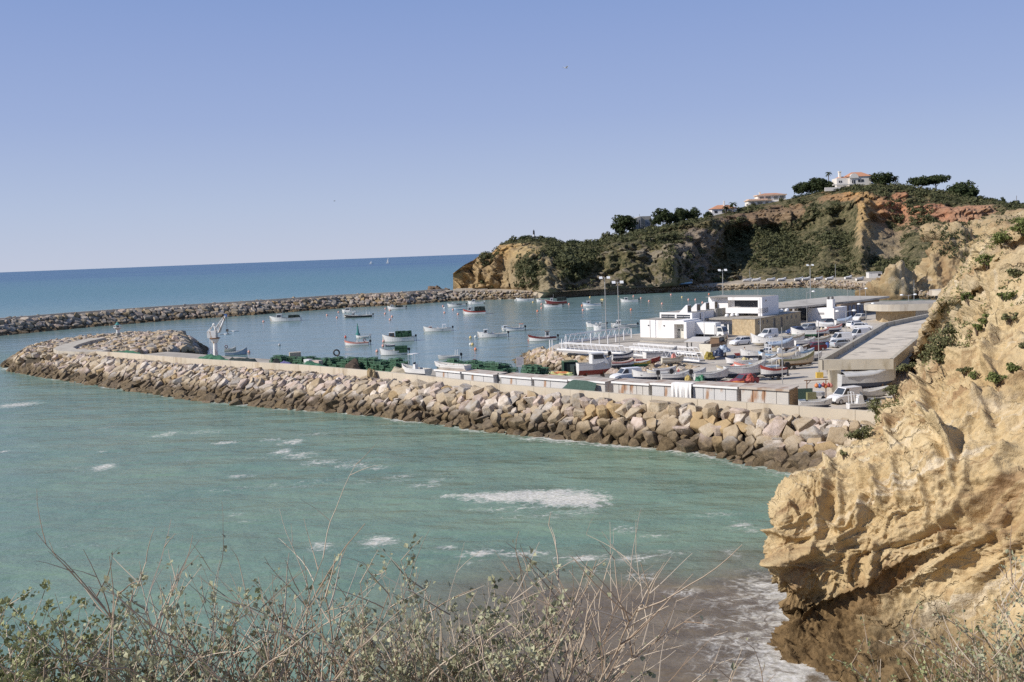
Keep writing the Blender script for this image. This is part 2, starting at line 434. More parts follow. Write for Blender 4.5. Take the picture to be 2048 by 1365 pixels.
def rock_mesh(seed, n=13):
    rnd = random.Random(seed); bm = bmesh.new()
    if seed < 10:       # blocky quarried stone with one broad flat face
        k = rnd.choice([4, 5, 5, 6, 6, 7]); a0 = rnd.uniform(0, 6.28); tx, ty = rnd.uniform(-.16, .16), rnd.uniform(-.16, .16)
        for i in range(k):
            a = a0+2*PI*(i+rnd.uniform(-.28, .28))/k; r1 = rnd.uniform(.46, .62); c, s_ = math.cos(a), math.sin(a)
            bm.verts.new((c*r1*.80, s_*r1*.80, .44+tx*c+ty*s_+rnd.uniform(-.04, .04))); bm.verts.new((c*r1, s_*r1, rnd.uniform(.12, .26))); bm.verts.new((c*r1*.95, s_*r1*.95, -.5))
    else:
        for i in range(n):
            v = Vector((rnd.uniform(-1, 1), rnd.uniform(-1, 1), rnd.uniform(-1, 1)))
            mxx = max(abs(v.x), abs(v.y), abs(v.z)); v = v.lerp(v/mxx, .86)
            L2 = v.length
            if L2 > 1.38: v *= 1.38/L2
            bm.verts.new(v*.55)
    bmesh.ops.convex_hull(bm, input=bm.verts)
    loose = [v for v in bm.verts if not v.link_faces]; bmesh.ops.delete(bm, geom=loose, context='VERTS')
    bmesh.ops.dissolve_limit(bm, angle_limit=.22, verts=bm.verts, edges=bm.edges)
    bmesh.ops.bevel(bm, geom=list(bm.edges), offset=.028, segments=1, affect='EDGES', profile=.6, clamp_overlap=True)
    bmesh.ops.triangulate(bm, faces=bm.faces)
    me = bpy.data.meshes.new('armour_stone'); bm.to_mesh(me); bm.free()
    return me
ROCKS = [rock_mesh(s) for s in range(14)]
ROCKD = [([v.co.copy() for v in me.vertices], [tuple(p.vertices) for p in me.polygons]) for me in ROCKS]
TINTS = {'pale pinkish': (.60, .485, .42), 'tan': (.47, .37, .25), 'grey': (.42, .385, .345), 'ochre': (.45, .32, .17), 'whitish': (.66, .585, .51), 'sand coloured': (.54, .445, .325)}
TN = list(TINTS); TWT = [3, 5, 3, 2, 2, 5]
NEAR_ROCKS = []     # (pos, rot, scale, tint name, row, along)
def rock_xform(pos, nrm, size, rnd, flat=.72):
    q = Vector((0, 0, 1)).rotation_difference(Vector(nrm).lerp(Vector((rnd.uniform(-.5, .5), rnd.uniform(-.5, .5), 1)), .12).normalized())
    rot = (q.to_matrix() @ Matrix.Rotation(rnd.uniform(0, 2*PI), 3, 'Z') @ Matrix.Rotation(rnd.uniform(-.14, .14), 3, 'X'))
    s = Vector((size*rnd.uniform(.95, 1.5), size*rnd.uniform(.8, 1.1), size*rnd.uniform(.6, .95)*flat/.72))
    return rot, s
def rock_bed(name, recs, mat, label, dim=1.0):
    b_ = MB(); tint = []
    for pos, rot, s, tn, vi in recs:
        vs, fs = ROCKD[vi]
        col = TINTS[tn]; k = random.uniform(.82, 1.12); col = tuple(min(.8, c*k*dim) for c in col)
        b_.add([pos+rot @ Vector((v.x*s.x, v.y*s.y, v.z*s.z)) for v in vs], fs)
        tint.extend([col]*len(vs))
    o = b_.build(name, mat); set_col(o.data, 'tint', tint)
    tag(o, label, 'boulders', kind='stuff'); return o

rnd = random.Random(11)
wallline = WALL
recs = []
# slope of the near breakwater, from the water up to the wall
NW = resample([(p[0], p[1], 0) for p in NEARW], .5)
acc = 0
def near_surface(w, t):
    """t 0 at the waterline, 1 at the foot of the wall"""
    d, s = wall_side(w.x, w.y); top = wall_pt(min(WALL_LEN, max(0, s)), -.5)
    wv = Vector((w.x, w.y, 0)); p = wv.lerp(top, t)
    wd = (top-wv).length
    k = t*wd/max(3.8, wd*.72); z = -.1+3.75*(min(1, k)**.92 if k > 0 else k)-.35*smooth(.75, 1, t)
    return Vector((p.x, p.y, z)), (top-wv), wd
rowstep = 1.0
for r in range(-1, 14):
    acc = rnd.uniform(0, 1); i = 0
    while i < len(NW)-1:
        w = NW[i]; d, s = wall_side(w.x, w.y)
        size = rnd.choice([.85, 1.05, 1.25, 1.45, 1.7, 2.0]) if r < 6 else rnd.choice([.6, .8, 1.0, 1.2])
        p0, tv, wd = near_surface(w, 0)
        t = (r*rowstep*(1 if r < 6 else .9)+rnd.uniform(-.28, .28))/wd
        if t < 1.02:
            p, _, _ = near_surface(w, t)
            inw = tv.normalized(); sl = .75 if t < .72 else .1
            nrm = (-inw*sl+Vector((0, 0, 1))).normalized()
            rot, sc = rock_xform(p, nrm, size, rnd, .9)
            tn = rnd.choices(TN, TWT if r < 4 else [5, 4, 3, 1, 4, 5])[0]
            NEAR_ROCKS.append((p+nrm*rnd.uniform(-.14, .08), rot, sc, tn, rnd.randrange(14), r, s, p.length))
        i += max(1, int(size*rnd.uniform(.78, .98)/.5+.5))
NEAR_ROCKS.sort(key=lambda a: a[7])
vis = [a for a in NEAR_ROCKS if a[0].x/a[0].y < .36]
hid = [a for a in NEAR_ROCKS if a[0].x/a[0].y >= .36]
single, rest = vis[:300], vis[300:]+hid
# landmark along the wall for the labels
marks = [(wall_s(1700, 820), 'left of the cliff foot'), (wall_s(1620, 815), 'below the parked white van'), (wall_s(1540, 809), 'below the rusty shed end'), (wall_s(1440, 802), 'below the grey shed doors'), (wall_s(1345, 796), 'below the hung white sheet'), (wall_s(1270, 791), 'below the rust streaked shed'), (wall_s(1140, 780), 'below the draped green net'), (wall_s(1040, 772), 'below the middle sheds'), (wall_s(950, 763), 'below the round road sign'), (wall_s(860, 755), 'below the overturned white boat')]
rows = {-1: 'standing in the foam', 0: 'at the waterline', 1: 'one course above water', 2: 'two courses above water', 3: 'midway up the slope', 4: 'midway up the slope', 5: 'in the upper slope', 6: 'near the top of the slope'}
for pos, rot, s, tn, vi, r, sa, dist in single:
    o = bpy.data.objects.new('armour_stone', ROCKS[vi]); COL.objects.link(o)
    o.matrix_world = Matrix.Translation(pos) @ rot.to_4x4() @ Matrix.Diagonal((*s, 1))
    k = rnd.uniform(.85, 1.1); o.color = (*[min(.8, c*k) for c in TINTS[tn]], 1)
    mk = min(marks, key=lambda m_: abs(m_[0]-sa))[1]
    rw = rows.get(r, 'on the flat crest by the wall')
    desc = 'dark wet brown' if r <= 1 else tn
    tag(o, f'{desc} boulder {rw} {mk}', 'boulder', 'armour stones of the near breakwater')
for me_ in ROCKS: me_.materials.append(MAT_STONE_O)
# head of the near breakwater
lane_px = [(212, 701), (172, 702), (135, 700.5), (126, 696), (140, 689.5), (165, 682.5), (196, 676)]
LANE = [xy(G(x, y, 4.55)) for x, y in lane_px]
def head_h(x, y):
    if not inpoly(HEAD, x, y): return -1.0
    d = polyd(HEAD[:11], x, y)
    z = min(.72*d, 3.6)
    g = math.exp(-(((x+85)/8.5)**2+((y-243)/14)**2))
    return z+1.6*g*smooth(1, 7, d)
hrecs = []
yy = 200
row = 0
while yy < 292:
    xx = -130+(row % 2)*.8
    while xx < -66:
        x, y = xx+rnd.uniform(-.45, .45), yy+rnd.uniform(-.45, .45)
        h = head_h(x, y); ws, s = wall_side(x, y)
        if h > -.5 and polyd(LANE, x, y) > 2.3 and not (ws > -.9 and s > 1.5 and x > -84 and ws < 13) and not (ws > -8 and ws < 0 and s > 6):
            e = .6; gxx = (head_h(x+e, y)-head_h(x-e, y))/(2*e); gyy = (head_h(x, y+e)-head_h(x, y-e))/(2*e)
            gxx = max(-1, min(1, gxx)); gyy = max(-1, min(1, gyy))
            nrm = Vector((-gxx, -gyy, 1)).normalized()
            size = rnd.choice([1.0, 1.3, 1.6, 1.9]) if h < 3.0 or x > -93 else rnd.choice([.8, 1.0, 1.3])
            rot, sc = rock_xform((x, y, h), nrm, size, rnd)
            hrecs.append((Vector((x, y, h))+nrm*rnd.uniform(-.25, .15), rot, sc, rnd.choices(TN, TWT)[0], rnd.randrange(14)))
        xx += 1.35
    yy += 1.2; row += 1
rock_bed('breakwater_boulders', [a[:5] for a in rest]+hrecs, MAT_STONE_A, 'tan boulders of the near breakwater from its middle to the rounded tip')
# core under the stones
core = MB()
n_ = len(NW)
for k in range(0, n_-1, 3):
    j = min(n_-1, k+3); rowsP = []
    for w in (NW[k], NW[j]):
        rowsP.append([near_surface(w, t)[0]-Vector((0, 0, .55)) for t in (-.35, 0, .35, .7, 1.0)])
    for q in range(4): core.quad(rowsP[0][q], rowsP[0][q+1], rowsP[1][q+1], rowsP[1][q])
hx = [(-126+2*i) for i in range(31)]; hy = [200+2*i for i in range(46)]
for i in range(30):
    for j in range(45):
        pts = [(hx[i], hy[j]), (hx[i+1], hy[j]), (hx[i+1], hy[j+1]), (hx[i], hy[j+1])]
        hs = [head_h(*p) for p in pts]
        if max(hs) > -.9: core.quad(*[(p[0], p[1], h-.45) for p, h in zip(pts, hs)])
rub = M('rubble_core', (.12, .095, .065), .95, .5, 1.2)
tag(core.build('rubble_core', rub), kind='structure')
# lane on the head
lb = MB(); lp = resample([(x, y, 0) for x, y in LANE], 1.5)
for i in range(len(lp)-1):
    a, c_ = lp[max(0, i-1)], lp[i+1]; t = (lp[i+1]-lp[max(0, i-1)]).normalized(); t2 = (lp[min(len(lp)-1, i+2)]-lp[i]).normalized()
    na, nb = Vector((-t.y, t.x, 0))*2.0, Vector((-t2.y, t2.x, 0))*2.0
    z = Vector((0, 0, 4.55))
    lb.hexa([lp[i]-na+z*.8, lp[i]+na+z*.8, lp[i+1]+nb+z*.8, lp[i+1]-nb+z*.8, lp[i]-na+z, lp[i]+na+z, lp[i+1]+nb+z, lp[i+1]-nb+z])
MAT_CONC = M('pale_concrete', (.50, .445, .36), .8, .14, .35, stain=(.33, .27, .2), stain_amt=.25, bump=.01)
tag(lb.build('path', MAT_CONC), kind='structure')

# ------------------------------------------------------------------ parapet wall of the near breakwater
wb = MB(); s = 0.0; k = 0
while s < WALL_LEN-1:
    L_ = min(6.0, WALL_LEN-s); pts = [wall_pt(s+.02), wall_pt(s+L_-.02)]
    q0, q1 = wall_pt(s+.02, .5), wall_pt(s+L_-.02, .5)
    z1 = 4.8; z0 = 2.4
    up = Vector((0, 0, 1))
    wb.hexa([pts[0]+up*z0, pts[1]+up*z0, q1+up*z0, q0+up*z0, pts[0]+up*z1, pts[1]+up*z1, q1+up*z1, q0+up*z1])
    s += L_; k += 1
MAT_WALL = M('sea_wall_concrete', (.56, .485, .375), .8, .10, .25, stain=(.40, .32, .22), stain_amt=.2, bump=.008)
tag(wb.build('sea_wall', MAT_WALL), 'long low cream concrete parapet wall with joints along the top of the near breakwater', 'wall')
# ------------------------------------------------------------------ lofted rock faces
def cr(p0, p1, p2, p3, t):
    return p1+(p2-p0)*(.5*t)+(p0*2.5*0+p0-p1*2.5+p2*2-p3*.5)*(t*t)+(p1*1.5-p0*.5-p2*1.5+p3*.5)*(t*t*t)
def spline_grid(net, nu, nv):
    """net[row][col] of Vectors -> dense grid [i][j]"""
    R_, C_ = len(net), len(net[0])
    def ev(line, n):
        k = len(line); out = []
        for i in range(n):
            x = i/(n-1)*(k-1); a = min(int(x), k-2); t = x-a
            p = [line[max(0, min(k-1, a+d))] for d in (-1, 0, 1, 2)]
            if a == 0: p[0] = p[1]*2-p[2]
            if a == k-2: p[3] = p[2]*2-p[1]
            out.append(p[1]+(p[2]-p[0])*(.5*t)+(p[0]-p[1]*2.5+p[2]*2-p[3]*.5)*(t*t)+(p[1]*1.5-p[0]*.5-p[2]*1.5+p[3]*.5)*(t*t*t))
        return out
    rows_ = [ev(r, nv) for r in net]
    cols_ = [ev([rows_[i][j] for i in range(R_)], nu) for j in range(nv)]
    return [[cols_[j][i] for j in range(nv)] for i in range(nu)]
def grid_normals(g):
    nu, nv = len(g), len(g[0]); N = []
    for i in range(nu):
        r = []
        for j in range(nv):
            a = g[min(i+1, nu-1)][j]-g[max(i-1, 0)][j]; b = g[i][min(j+1, nv-1)]-g[i][max(j-1, 0)]
            n = b.cross(a); 
            r.append(n.normalized() if n.length > 1e-9 else Vector((0, -1, 0)))
        N.append(r)
    return N
def grid_mesh(g, name, mats, smooth_=True):
    nu, nv = len(g), len(g[0]); b_ = MB()
    b_.v = [tuple(p) for r in g for p in r]
    b_.f = [(i*nv+j, i*nv+j+1, (i+1)*nv+j+1, (i+1)*nv+j) for i in range(nu-1) for j in range(nv-1)]
    b_.m = [0]*len(b_.f)
    return b_.build(name, mats, smooth=smooth_)
def vor(p, s):
    d, _ = noise.voronoi(Vector(p)*s); return d[0], d[1]

# ------------------------------------------------------------------ leaf clumps
def leaf_clump(b_, c, rx, ry, rz, n, size, rnd, mi=0, shell=.55, up=.25):
    for _ in range(n):
        while True:
            d = Vector((rnd.uniform(-1, 1), rnd.uniform(-1, 1), rnd.uniform(-1, 1)))
            if .05 < d.length <= 1: break
        d = d.normalized()*(shell+(1-shell)*rnd.random())
        p = Vector((c[0]+d.x*rx, c[1]+d.y*ry, c[2]+d.z*rz))
        nn = (d+Vector((rnd.uniform(-1, 1), rnd.uniform(-1, 1), rnd.uniform(-1, 1)+up))*.8).normalized()
        a = nn.orthogonal().normalized(); a = (Matrix.Rotation(rnd.uniform(0, 6.28), 3, nn) @ a); bb = nn.cross(a)
        s = size*rnd.uniform(.6, 1.3); a *= s; bb *= s*rnd.uniform(.5, .9)
        b_.add([p-a, p-bb, p+a, p+bb], [(0, 1, 2, 3)], mi)
def leaf_mat(name, c0, c1, rough=.75, scale=.5):
    m, nt_, b = base(name); g = nd(nt_, 'ShaderNodeNewGeometry')
    n = nd(nt_, 'ShaderNodeTexNoise'); n.inputs['Scale'].default_value = scale; n.inputs['Detail'].default_value = 3
    nt_.links.new(g.outputs['Position'], n.inputs['Vector'])
    ad = nd(nt_, 'ShaderNodeMath', operation='MULTIPLY_ADD'); ad.inputs[1].default_value = .55
    nt_.links.new(g.outputs['Random Per Island'], ad.inputs[0]); 
    mr = nd(nt_, 'ShaderNodeMapRange'); mr.inputs[1].default_value = .25; mr.inputs[2].default_value = .75; mr.inputs[4].default_value = .6
    nt_.links.new(n.outputs[0], mr.inputs[0]); nt_.links.new(mr.outputs[0], ad.inputs[2])
    mx = nd(nt_, 'ShaderNodeMix', data_type='RGBA'); mx.inputs[6].default_value = (*c0, 1); mx.inputs[7].default_value = (*c1, 1)
    nt_.links.new(ad.outputs[0], mx.inputs[0]); nt_.links.new(mx.outputs[2], b.inputs['Base Color'])
    b.inputs['Roughness'].default_value = rough; b.inputs['Specular IOR Level'].default_value = .2
    tr = nd(nt_, 'ShaderNodeBsdfTranslucent'); nt_.links.new(mx.outputs[2], tr.inputs['Color'])
    ms = nd(nt_, 'ShaderNodeMixShader'); ms.inputs[0].default_value = .22
    nt_.links.new(b.outputs[0], ms.inputs[1]); nt_.links.new(tr.outputs[0], ms.inputs[2])
    nt_.links.new(ms.outputs[0], nt_.nodes['Material Output'].inputs['Surface'])
    return m
MAT_SCRUB = leaf_mat('scrub_leaves', (.045, .054, .024), (.14, .14, .066), scale=.12)
MAT_PINE = leaf_mat('pine_leaves', (.022, .035, .014), (.062, .078, .030), scale=.3)
MAT_GREEN = leaf_mat('fresh_leaves', (.08, .105, .03), (.23, .25, .085), scale=.4)
MAT_BARK = M('bark', (.12, .085, .06), .9, .3, 2)

# ------------------------------------------------------------------ the headland
HX = [906, 925, 945, 965, 985, 999, 1020, 1060, 1100, 1150, 1190, 1230, 1290, 1340, 1400, 1440, 1500, 1550, 1600, 1650, 1700, 1750, 1800, 1850, 1900, 1960, 2048, 2150, 2320]
HTOP = [547, 533, 522, 508, 505, 489, 481, 477, 482, 489, 485, 473, 460, 452, 438, 429, 412, 405, 394, 382, 374, 371, 373, 382, 388, 399, 416, 440, 460]
HTY = [508, 510, 513, 515, 517, 520, 530, 540, 548, 556, 560, 562, 565, 568, 578, 590, 605, 612, 614, 608, 600, 598, 596, 590, 585, 575, 560, 545, 540]
HBX = [906, 1000, 1100, 1200, 1350, 1480, 1600, 1740, 1850, 2048, 2320]
HBY = [580, 579.5, 585, 579, 572.5, 563, 559, 555, 556, 560, 570]
def hl_point(px, f):
    """f 0 at the foot, 1 on the skyline"""
    by = interp(HBX, HBY, px); b0 = G(px, by, 3.0); ty = interp(HX, HTOP, px); tY = interp(HX, HTY, px)
    t1 = D(px, ty, tY)
    w = smooth(1380, 1480, px)
    gl = interp([0, .3, .6, .78, .9, 1], [0, .10, .20, .33, .58, 1.0], f)      # bluff: steep face, sloping top
    gr = interp([0, .35, .62, .80, .88, 1], [0, .30, .60, .66, .80, 1.0], f)   # bowl: talus, scarp, top slope
    g = lerp(gl, gr, w)
    Y_ = lerp(b0.y, t1.y, g)
    bell = math.sin(PI*min(1, f*1.15)) if f < .87 else 0
    ex = -14*math.exp(-((px-1345)/32)**2)*bell+30*math.exp(-((px-1455)/48)**2)*bell+12*math.exp(-((px-1560)/50)**2)*bell
    ex += -24*math.exp(-((px-1722)/17)**2)*math.sin(PI*min(1, f*1.05))-8*math.exp(-((px-1645)/20)**2)*bell
    ex += 14*math.exp(-((px-1790)/25)**2)*bell-8*math.exp(-((px-1060)/30)**2)*bell+9*math.exp(-((px-1010)/12)**2)*bell-7*math.exp(-((px-1255)/30)**2)*bell
    Y_ += ex
    py = lerp(by, ty, f)
    return D(px, py, max(Y_, b0.y-12)), py
NU, NV = 120, 760
RZ = [ # rock colour zones: px, py, rx, ry, colour
    (950, 545, 60, 50, (.40, .275, .135)), (1000, 500, 30, 20, (.46, .28, .11)), (1065, 505, 50, 26, (.47, .35, .17)), (1075, 545, 60, 30, (.33, .27, .16)), (1250, 545, 150, 40, (.20, .172, .125)), (1300, 500, 90, 30, (.29, .25, .18)),
    (1400, 500, 45, 70, (.22, .185, .15)), (1480, 440, 110, 28, (.20, .125, .075)), (1590, 415, 70, 22, (.25, .155, .085)), (1700, 395, 40, 20, (.46, .25, .10)), (1728, 430, 24, 60, (.50, .345, .135)), (1770, 410, 30, 40, (.48, .22, .115)), (1840, 425, 90, 26, (.44, .20, .115)), (1950, 430, 60, 30, (.47, .26, .155)), (1770, 490, 60, 50, (.33, .26, .16)), (1600, 500, 120, 60, (.30, .24, .15)), (2050, 470, 100, 50, (.38, .30, .18))]
VZ = [ # vegetation zones
    (1060, 480, 70, 7, 1), (1140, 495, 60, 18, 1.1), (1150, 525, 35, 28, 1.1), (1120, 490, 60, 8, 1), (1010, 484, 25, 5, .8), (1200, 490, 60, 14, 1), (1230, 480, 60, 12, 1), (1210, 530, 30, 20, .8), (1330, 470, 80, 18, .9), (1290, 490, 50, 14, .7), (1060, 535, 40, 18, .75), (1000, 545, 20, 25, .55), (1400, 452, 60, 12, 1), (1480, 425, 60, 8, .8), (1560, 405, 90, 6, .6),
    (1540, 500, 90, 50, 1.1), (1640, 430, 60, 30, 1.05), (1660, 470, 50, 45, 1.0), (1600, 540, 110, 22, .9), (1700, 520, 50, 30, .85), (1770, 385, 70, 14, 1.1), (1850, 385, 90, 12, 1.1), (1920, 400, 60, 14, 1), (1810, 400, 40, 20, .95), (1780, 455, 16, 22, .9), (1800, 430, 30, 14, .5), (1860, 450, 30, 14, .7), (1790, 535, 60, 25, .9), (1830, 490, 40, 40, .75), (1920, 445, 60, 8, .5), (2020, 430, 60, 20, .9), (1450, 520, 40, 50, .75), (1400, 545, 40, 20, .5), (1350, 500, 40, 26, .5), (1950, 420, 60, 8, .5), (1330, 560, 100, 8, .3), (1270, 540, 130, 30, .62), (1240, 515, 25, 14, .8), (1500, 470, 60, 20, .8)]
NZ = [(1480, 440, 90, 14), (1570, 425, 60, 20), (1660, 397, 50, 13), (1728, 430, 16, 55), (1785, 402, 26, 26), (1850, 425, 60, 12), (1950, 432, 40, 14), (1770, 480, 26, 36), (1060, 505, 42, 16), (950, 540, 50, 30), (1385, 500, 28, 50)]
def zones(px, py):
    w = 0; c = Vector((0, 0, 0))
    for x, y, rx, ry, col in RZ:
        q = ((px-x)/rx)**2+((py-y)/ry)**2
        if q < 9: k = math.exp(-q); c += Vector(col)*k; w += k
    c = c/w if w > .02 else Vector((.32, .26, .17))
    v = 0
    for x, y, rx, ry, a in VZ:
        q = ((px-x)/rx)**2+((py-y)/ry)**2
        if q < 3.2: v = max(v, a*(1-q*.31))
    for x, y, rx, ry in NZ:
        q = ((px-x)/rx)**2+((py-y)/ry)**2
        if q < 4: v -= .75*math.exp(-q*1.3)
    return c, v
g = []; zc = []; zv = []
for i in range(NU):
    f = i/(NU-1); row_ = []
    for j in range(NV):
        px = 906+(2320-906)*j/(NV-1)
        p, py = hl_point(px, f)
        q = p*.018; ed = smooth(0, .04, f)*(1 if f < .93 else .35)*smooth(900, 925, px)
        d = 7.5*fbm(q+Vector((3, 0, 0)), 4)
        q2 = Vector((p.x*.06+p.z*.035, p.y*.06, p.z*.09)); rg = 1-2*abs(noise.noise(q2)); rg2 = 1-2*abs(noise.noise(q2*2.3+Vector((7, 1, 3))))
        gu = 1-2*abs(noise.noise(Vector((p.x*.11, p.y*.05, p.z*.02))))
        d += 3.2*rg+2.2*rg2+1.2*fbm(p*.33, 3)+2.6*gu*smooth(.05, .3, f)
        pz = p+Vector((noise.noise(p*.07), 0, noise.noise(p*.07+Vector((5, 5, 5)))))*5
        dd_, pt_ = noise.voronoi(Vector((pz.x*.11, pz.y*.08, pz.z*.16+pz.x*.06))); d += 2.6*(noise.cell(pt_[0]*17.3)-.2)*smooth(0, .08, dd_[1]-dd_[0])-1.2*smooth(.1, 0, dd_[1]-dd_[0])
        dd_, pt_ = noise.voronoi(Vector((pz.x*.26, pz.y*.2, pz.z*.42+pz.x*.15))); d += 1.3*(noise.cell(pt_[0]*13.1)-.2)*smooth(0, .1, dd_[1]-dd_[0])
        k = .5 if py > 0 and px > 1480 and f < .6 else 1
        n = Vector((.12*math.sin(px*.05), -1, .15))
        row_.append(p+n*(d*ed*k))
        c, v = zones(px+4*noise.noise(p*.05), py+4*noise.noise(p*.05+Vector((9, 9, 9)))); zc.append(c); zv.append(v+(.55*smooth(.88, .95, f) if px > 1020 else 0))
    g.append(row_)
back = [Vector((p.x*1.12, p.y+70, p.z-4)) for p in g[-1]]; g.append(back); zc.extend(zc[-NV:]); zv.extend(zv[-NV:])
hl = grid_mesh(g, 'hill', [])
struct(hl); set_col(hl.data, 'rock', zc); set_attr(hl.data, 'veg', zv)
m, nt, b = base('headland_rock'); L = nt.links.new; geo = nd(nt, 'ShaderNodeNewGeometry')
rc = nd(nt, 'ShaderNodeAttribute', attribute_name='rock').outputs['Color']; vg = nd(nt, 'ShaderNodeAttribute', attribute_name='veg').outputs['Fac']
c = mixc(ramp(nz(.16, 7, .7), .32, .7), rc, mixc(.6, rc, (.16, .12, .08)))
c = mixc(ramp(nz(.5, 6, .7, mscale=(.5, .5, 1.8), rot=.3), .5, .72, 0, .55), c, mixc(.45, c, (.55, .46, .32)))
gr = mixc(ramp(nz(.45, 7, .72), .36, .64), (.048, .052, .024), (.185, .155, .085))
vm = ramp(math_('ADD', vg, math_('MULTIPLY', math_('SUBTRACT', nz(.22, 9, .75), .5), 1.9)), .46, .58)
c = mixc(vm, c, gr); L(c, b.inputs['Base Color']); b.inputs['Roughness'].default_value = .92; b.inputs['Specular IOR Level'].default_value = .1
bb = nd(nt, 'ShaderNodeBump'); bb.inputs['Distance'].default_value = .9; L(nz(.7, 8, .72), bb.inputs['Height']); L(bb.outputs[0], b.inputs['Normal'])
hl.data.materials.append(m)
# scrub on it
rnd = random.Random(5); sb = MB(); cnt = 0
for _ in range(30000):
    i, j = rnd.randrange(1, NU), rnd.randrange(NV-60)
    v = zv[i*NV+j]; p = g[i][j]
    if max(v, .30)+noise.noise(p*.045)*1.0-.38 < rnd.uniform(.12, .95): continue
    r = rnd.choice([.5, .6, .8, 1.0, 1.3, 1.8])*(1.15 if v > .9 else .9)
    if i > NU-8: r *= .8
    leaf_clump(sb, p+Vector((0, -.4, r*.35)), r*1.15, r*1.15, r*.85, int(12+r*9), r*.36, rnd)
    cnt += 1
print('scrub', cnt, len(sb.f))
tag(sb.build('scrub', MAT_SCRUB), 'dark green scrub covering the slopes and top of the headland', 'scrub', kind='stuff')
def hill_at(px, f=1.0): return g[min(NU-1, int(f*(NU-1)+.5))][max(0, min(NV-1, int((px-906)/(2320-906)*(NV-1)+.5)))]
HG = g

# ------------------------------------------------------------------ shore under the headland and the far breakwater
def foot(px): return G(px, interp(HBX, HBY, px)+.4, 3.0)
MAT_SAND = M('shore_sand', (.42, .35, .26), .95, .22, .12, bump=.05, stain=(.30, .24, .17), stain_amt=.4)
bw = [Vector((x, y, -.4)) for x, y in FARW[8:]]+[Vector((x, y, -.4)) for x, y in BEACHW[1:]]
A_ = resample(bw, 3); sh = MB()
prev = None
for k, w in enumerate(A_):
    # inland direction: straight back
    s_ = CX+w.x/w.y*F
    ft = foot(max(907, min(2300, s_+6)))
    far_ = Vector((w.x+(ft.y-w.y)*w.x/w.y+0, ft.y+9, 3.4))
    rise = 4.6 if s_ < 1610 else 24
    p1 = w.lerp(far_, min(.9, rise/(far_-w).length)); p1.z = 2.5; p2 = w.lerp(far_, min(.95, (rise+2)/(far_-w).length)); p2.z = 3.0
    cur = [w, p1, p2, far_]
    if prev:
        for q in range(3): sh.quad(prev[q], cur[q], cur[q+1], prev[q+1])
    prev = cur
struct(sh.build('beach', MAT_SAND))
# far breakwater: stones in four courses, crest lane, crown wall
frec = []; FW = resample([(x, y, 0) for x, y in FARW], .6)
fw_n = []
for k in range(len(FW)):
    t = (FW[min(k+8, len(FW)-1)]-FW[max(k-8, 0)]).normalized(); fw_n.append(Vector((-t.y, t.x, 0)))
pxof = lambda p: CX+p.x/p.y*F
for r in range(-1, 9):
    k = rnd.randrange(3)
    while k < len(FW):
        w, n = FW[k], fw_n[k]; s_ = pxof(w)
        top = interp([0, 900, 1050, 1300, 1450, 1640], [4.3, 4.2, 3.5, 2.9, 2.6, 1.8], s_)
        size = rnd.choice([1.4, 1.7, 2.0, 2.5]) if s_ < 930 else rnd.choice([1.0, 1.2, 1.5])
        off = r*1.25+rnd.uniform(-.3, .3); z = min(top, -.2+off*.85)
        if z < top or r < 8:
            nr = Vector((-n.x*.6, -n.y*.6, 1)).normalized() if z < top else Vector((0, 0, 1))
            if not (z >= top and (off > top/.85+1.8 or (s_ > 940 and off > top/.85+.6))):
                rot, sc = rock_xform(w, nr, size, rnd)
                tn = rnd.choices(TN, [4, 2, 7, 1, 3, 2] if s_ < 950 else TWT)[0]
                frec.append((Vector((w.x+n.x*off, w.y+n.y*off, z))+nr*rnd.uniform(-.3, .15), rot, sc, tn, rnd.randrange(14)))
        k += max(1, int(size*rnd.uniform(.85, 1.05)/.6+.5))
# seaward side of the far arm
for k in range(0, len(FW), 3):
    w, n = FW[k], fw_n[k]
    if pxof(w) > 905: continue
    for off, z in ((11.6, 4.5), (13.2, 4.0), (14.8, 2.6), (16.3, 1.2), (17.8, 0)):
        rot, sc = rock_xform(w, (n.x*.5, n.y*.5, 1), rnd.choice([1.4, 1.8, 2.2]), rnd)
        frec.append((Vector((w.x+n.x*off+rnd.uniform(-.5, .5), w.y+n.y*off+rnd.uniform(-.5, .5), z)), rot, sc, rnd.choices(TN, TWT)[0], rnd.randrange(14)))
# beach stones at the right and the pale rubble along the shore road
for _ in range(900):
    s_ = rnd.uniform(1560, 1960); t = rnd.random()
    w = G(s_, interp([1560, 1600, 1680, 1740, 1775, 1850, 1960], [577, 576, 578.5, 583, 590, 599, 603], s_)-1-t*14, 0)
    z = min(3.2, .2+(1-0)*t*3.0)
    rot, sc = rock_xform(w, (0, 0, 1), rnd.choice([.5, .7, .9, 1.2]), rnd)
    p = G(s_, interp([1560, 1600, 1680, 1740, 1775, 1850, 1960], [577, 576, 578.5, 583, 590, 599, 603], s_)-1-t*15, z*.9)
    frec.append((p, rot, sc, rnd.choices(TN, [5, 3, 4, 1, 4, 4])[0], rnd.randrange(14)))
rock_bed('breakwater_boulders', frec, MAT_STONE_F, 'grey and pale boulders of the far breakwater and the shore under the headland', .74)  # tints dimmed overall to carry the shade of the harbour face
fc = MB(); fl = MB(); cw = MB()
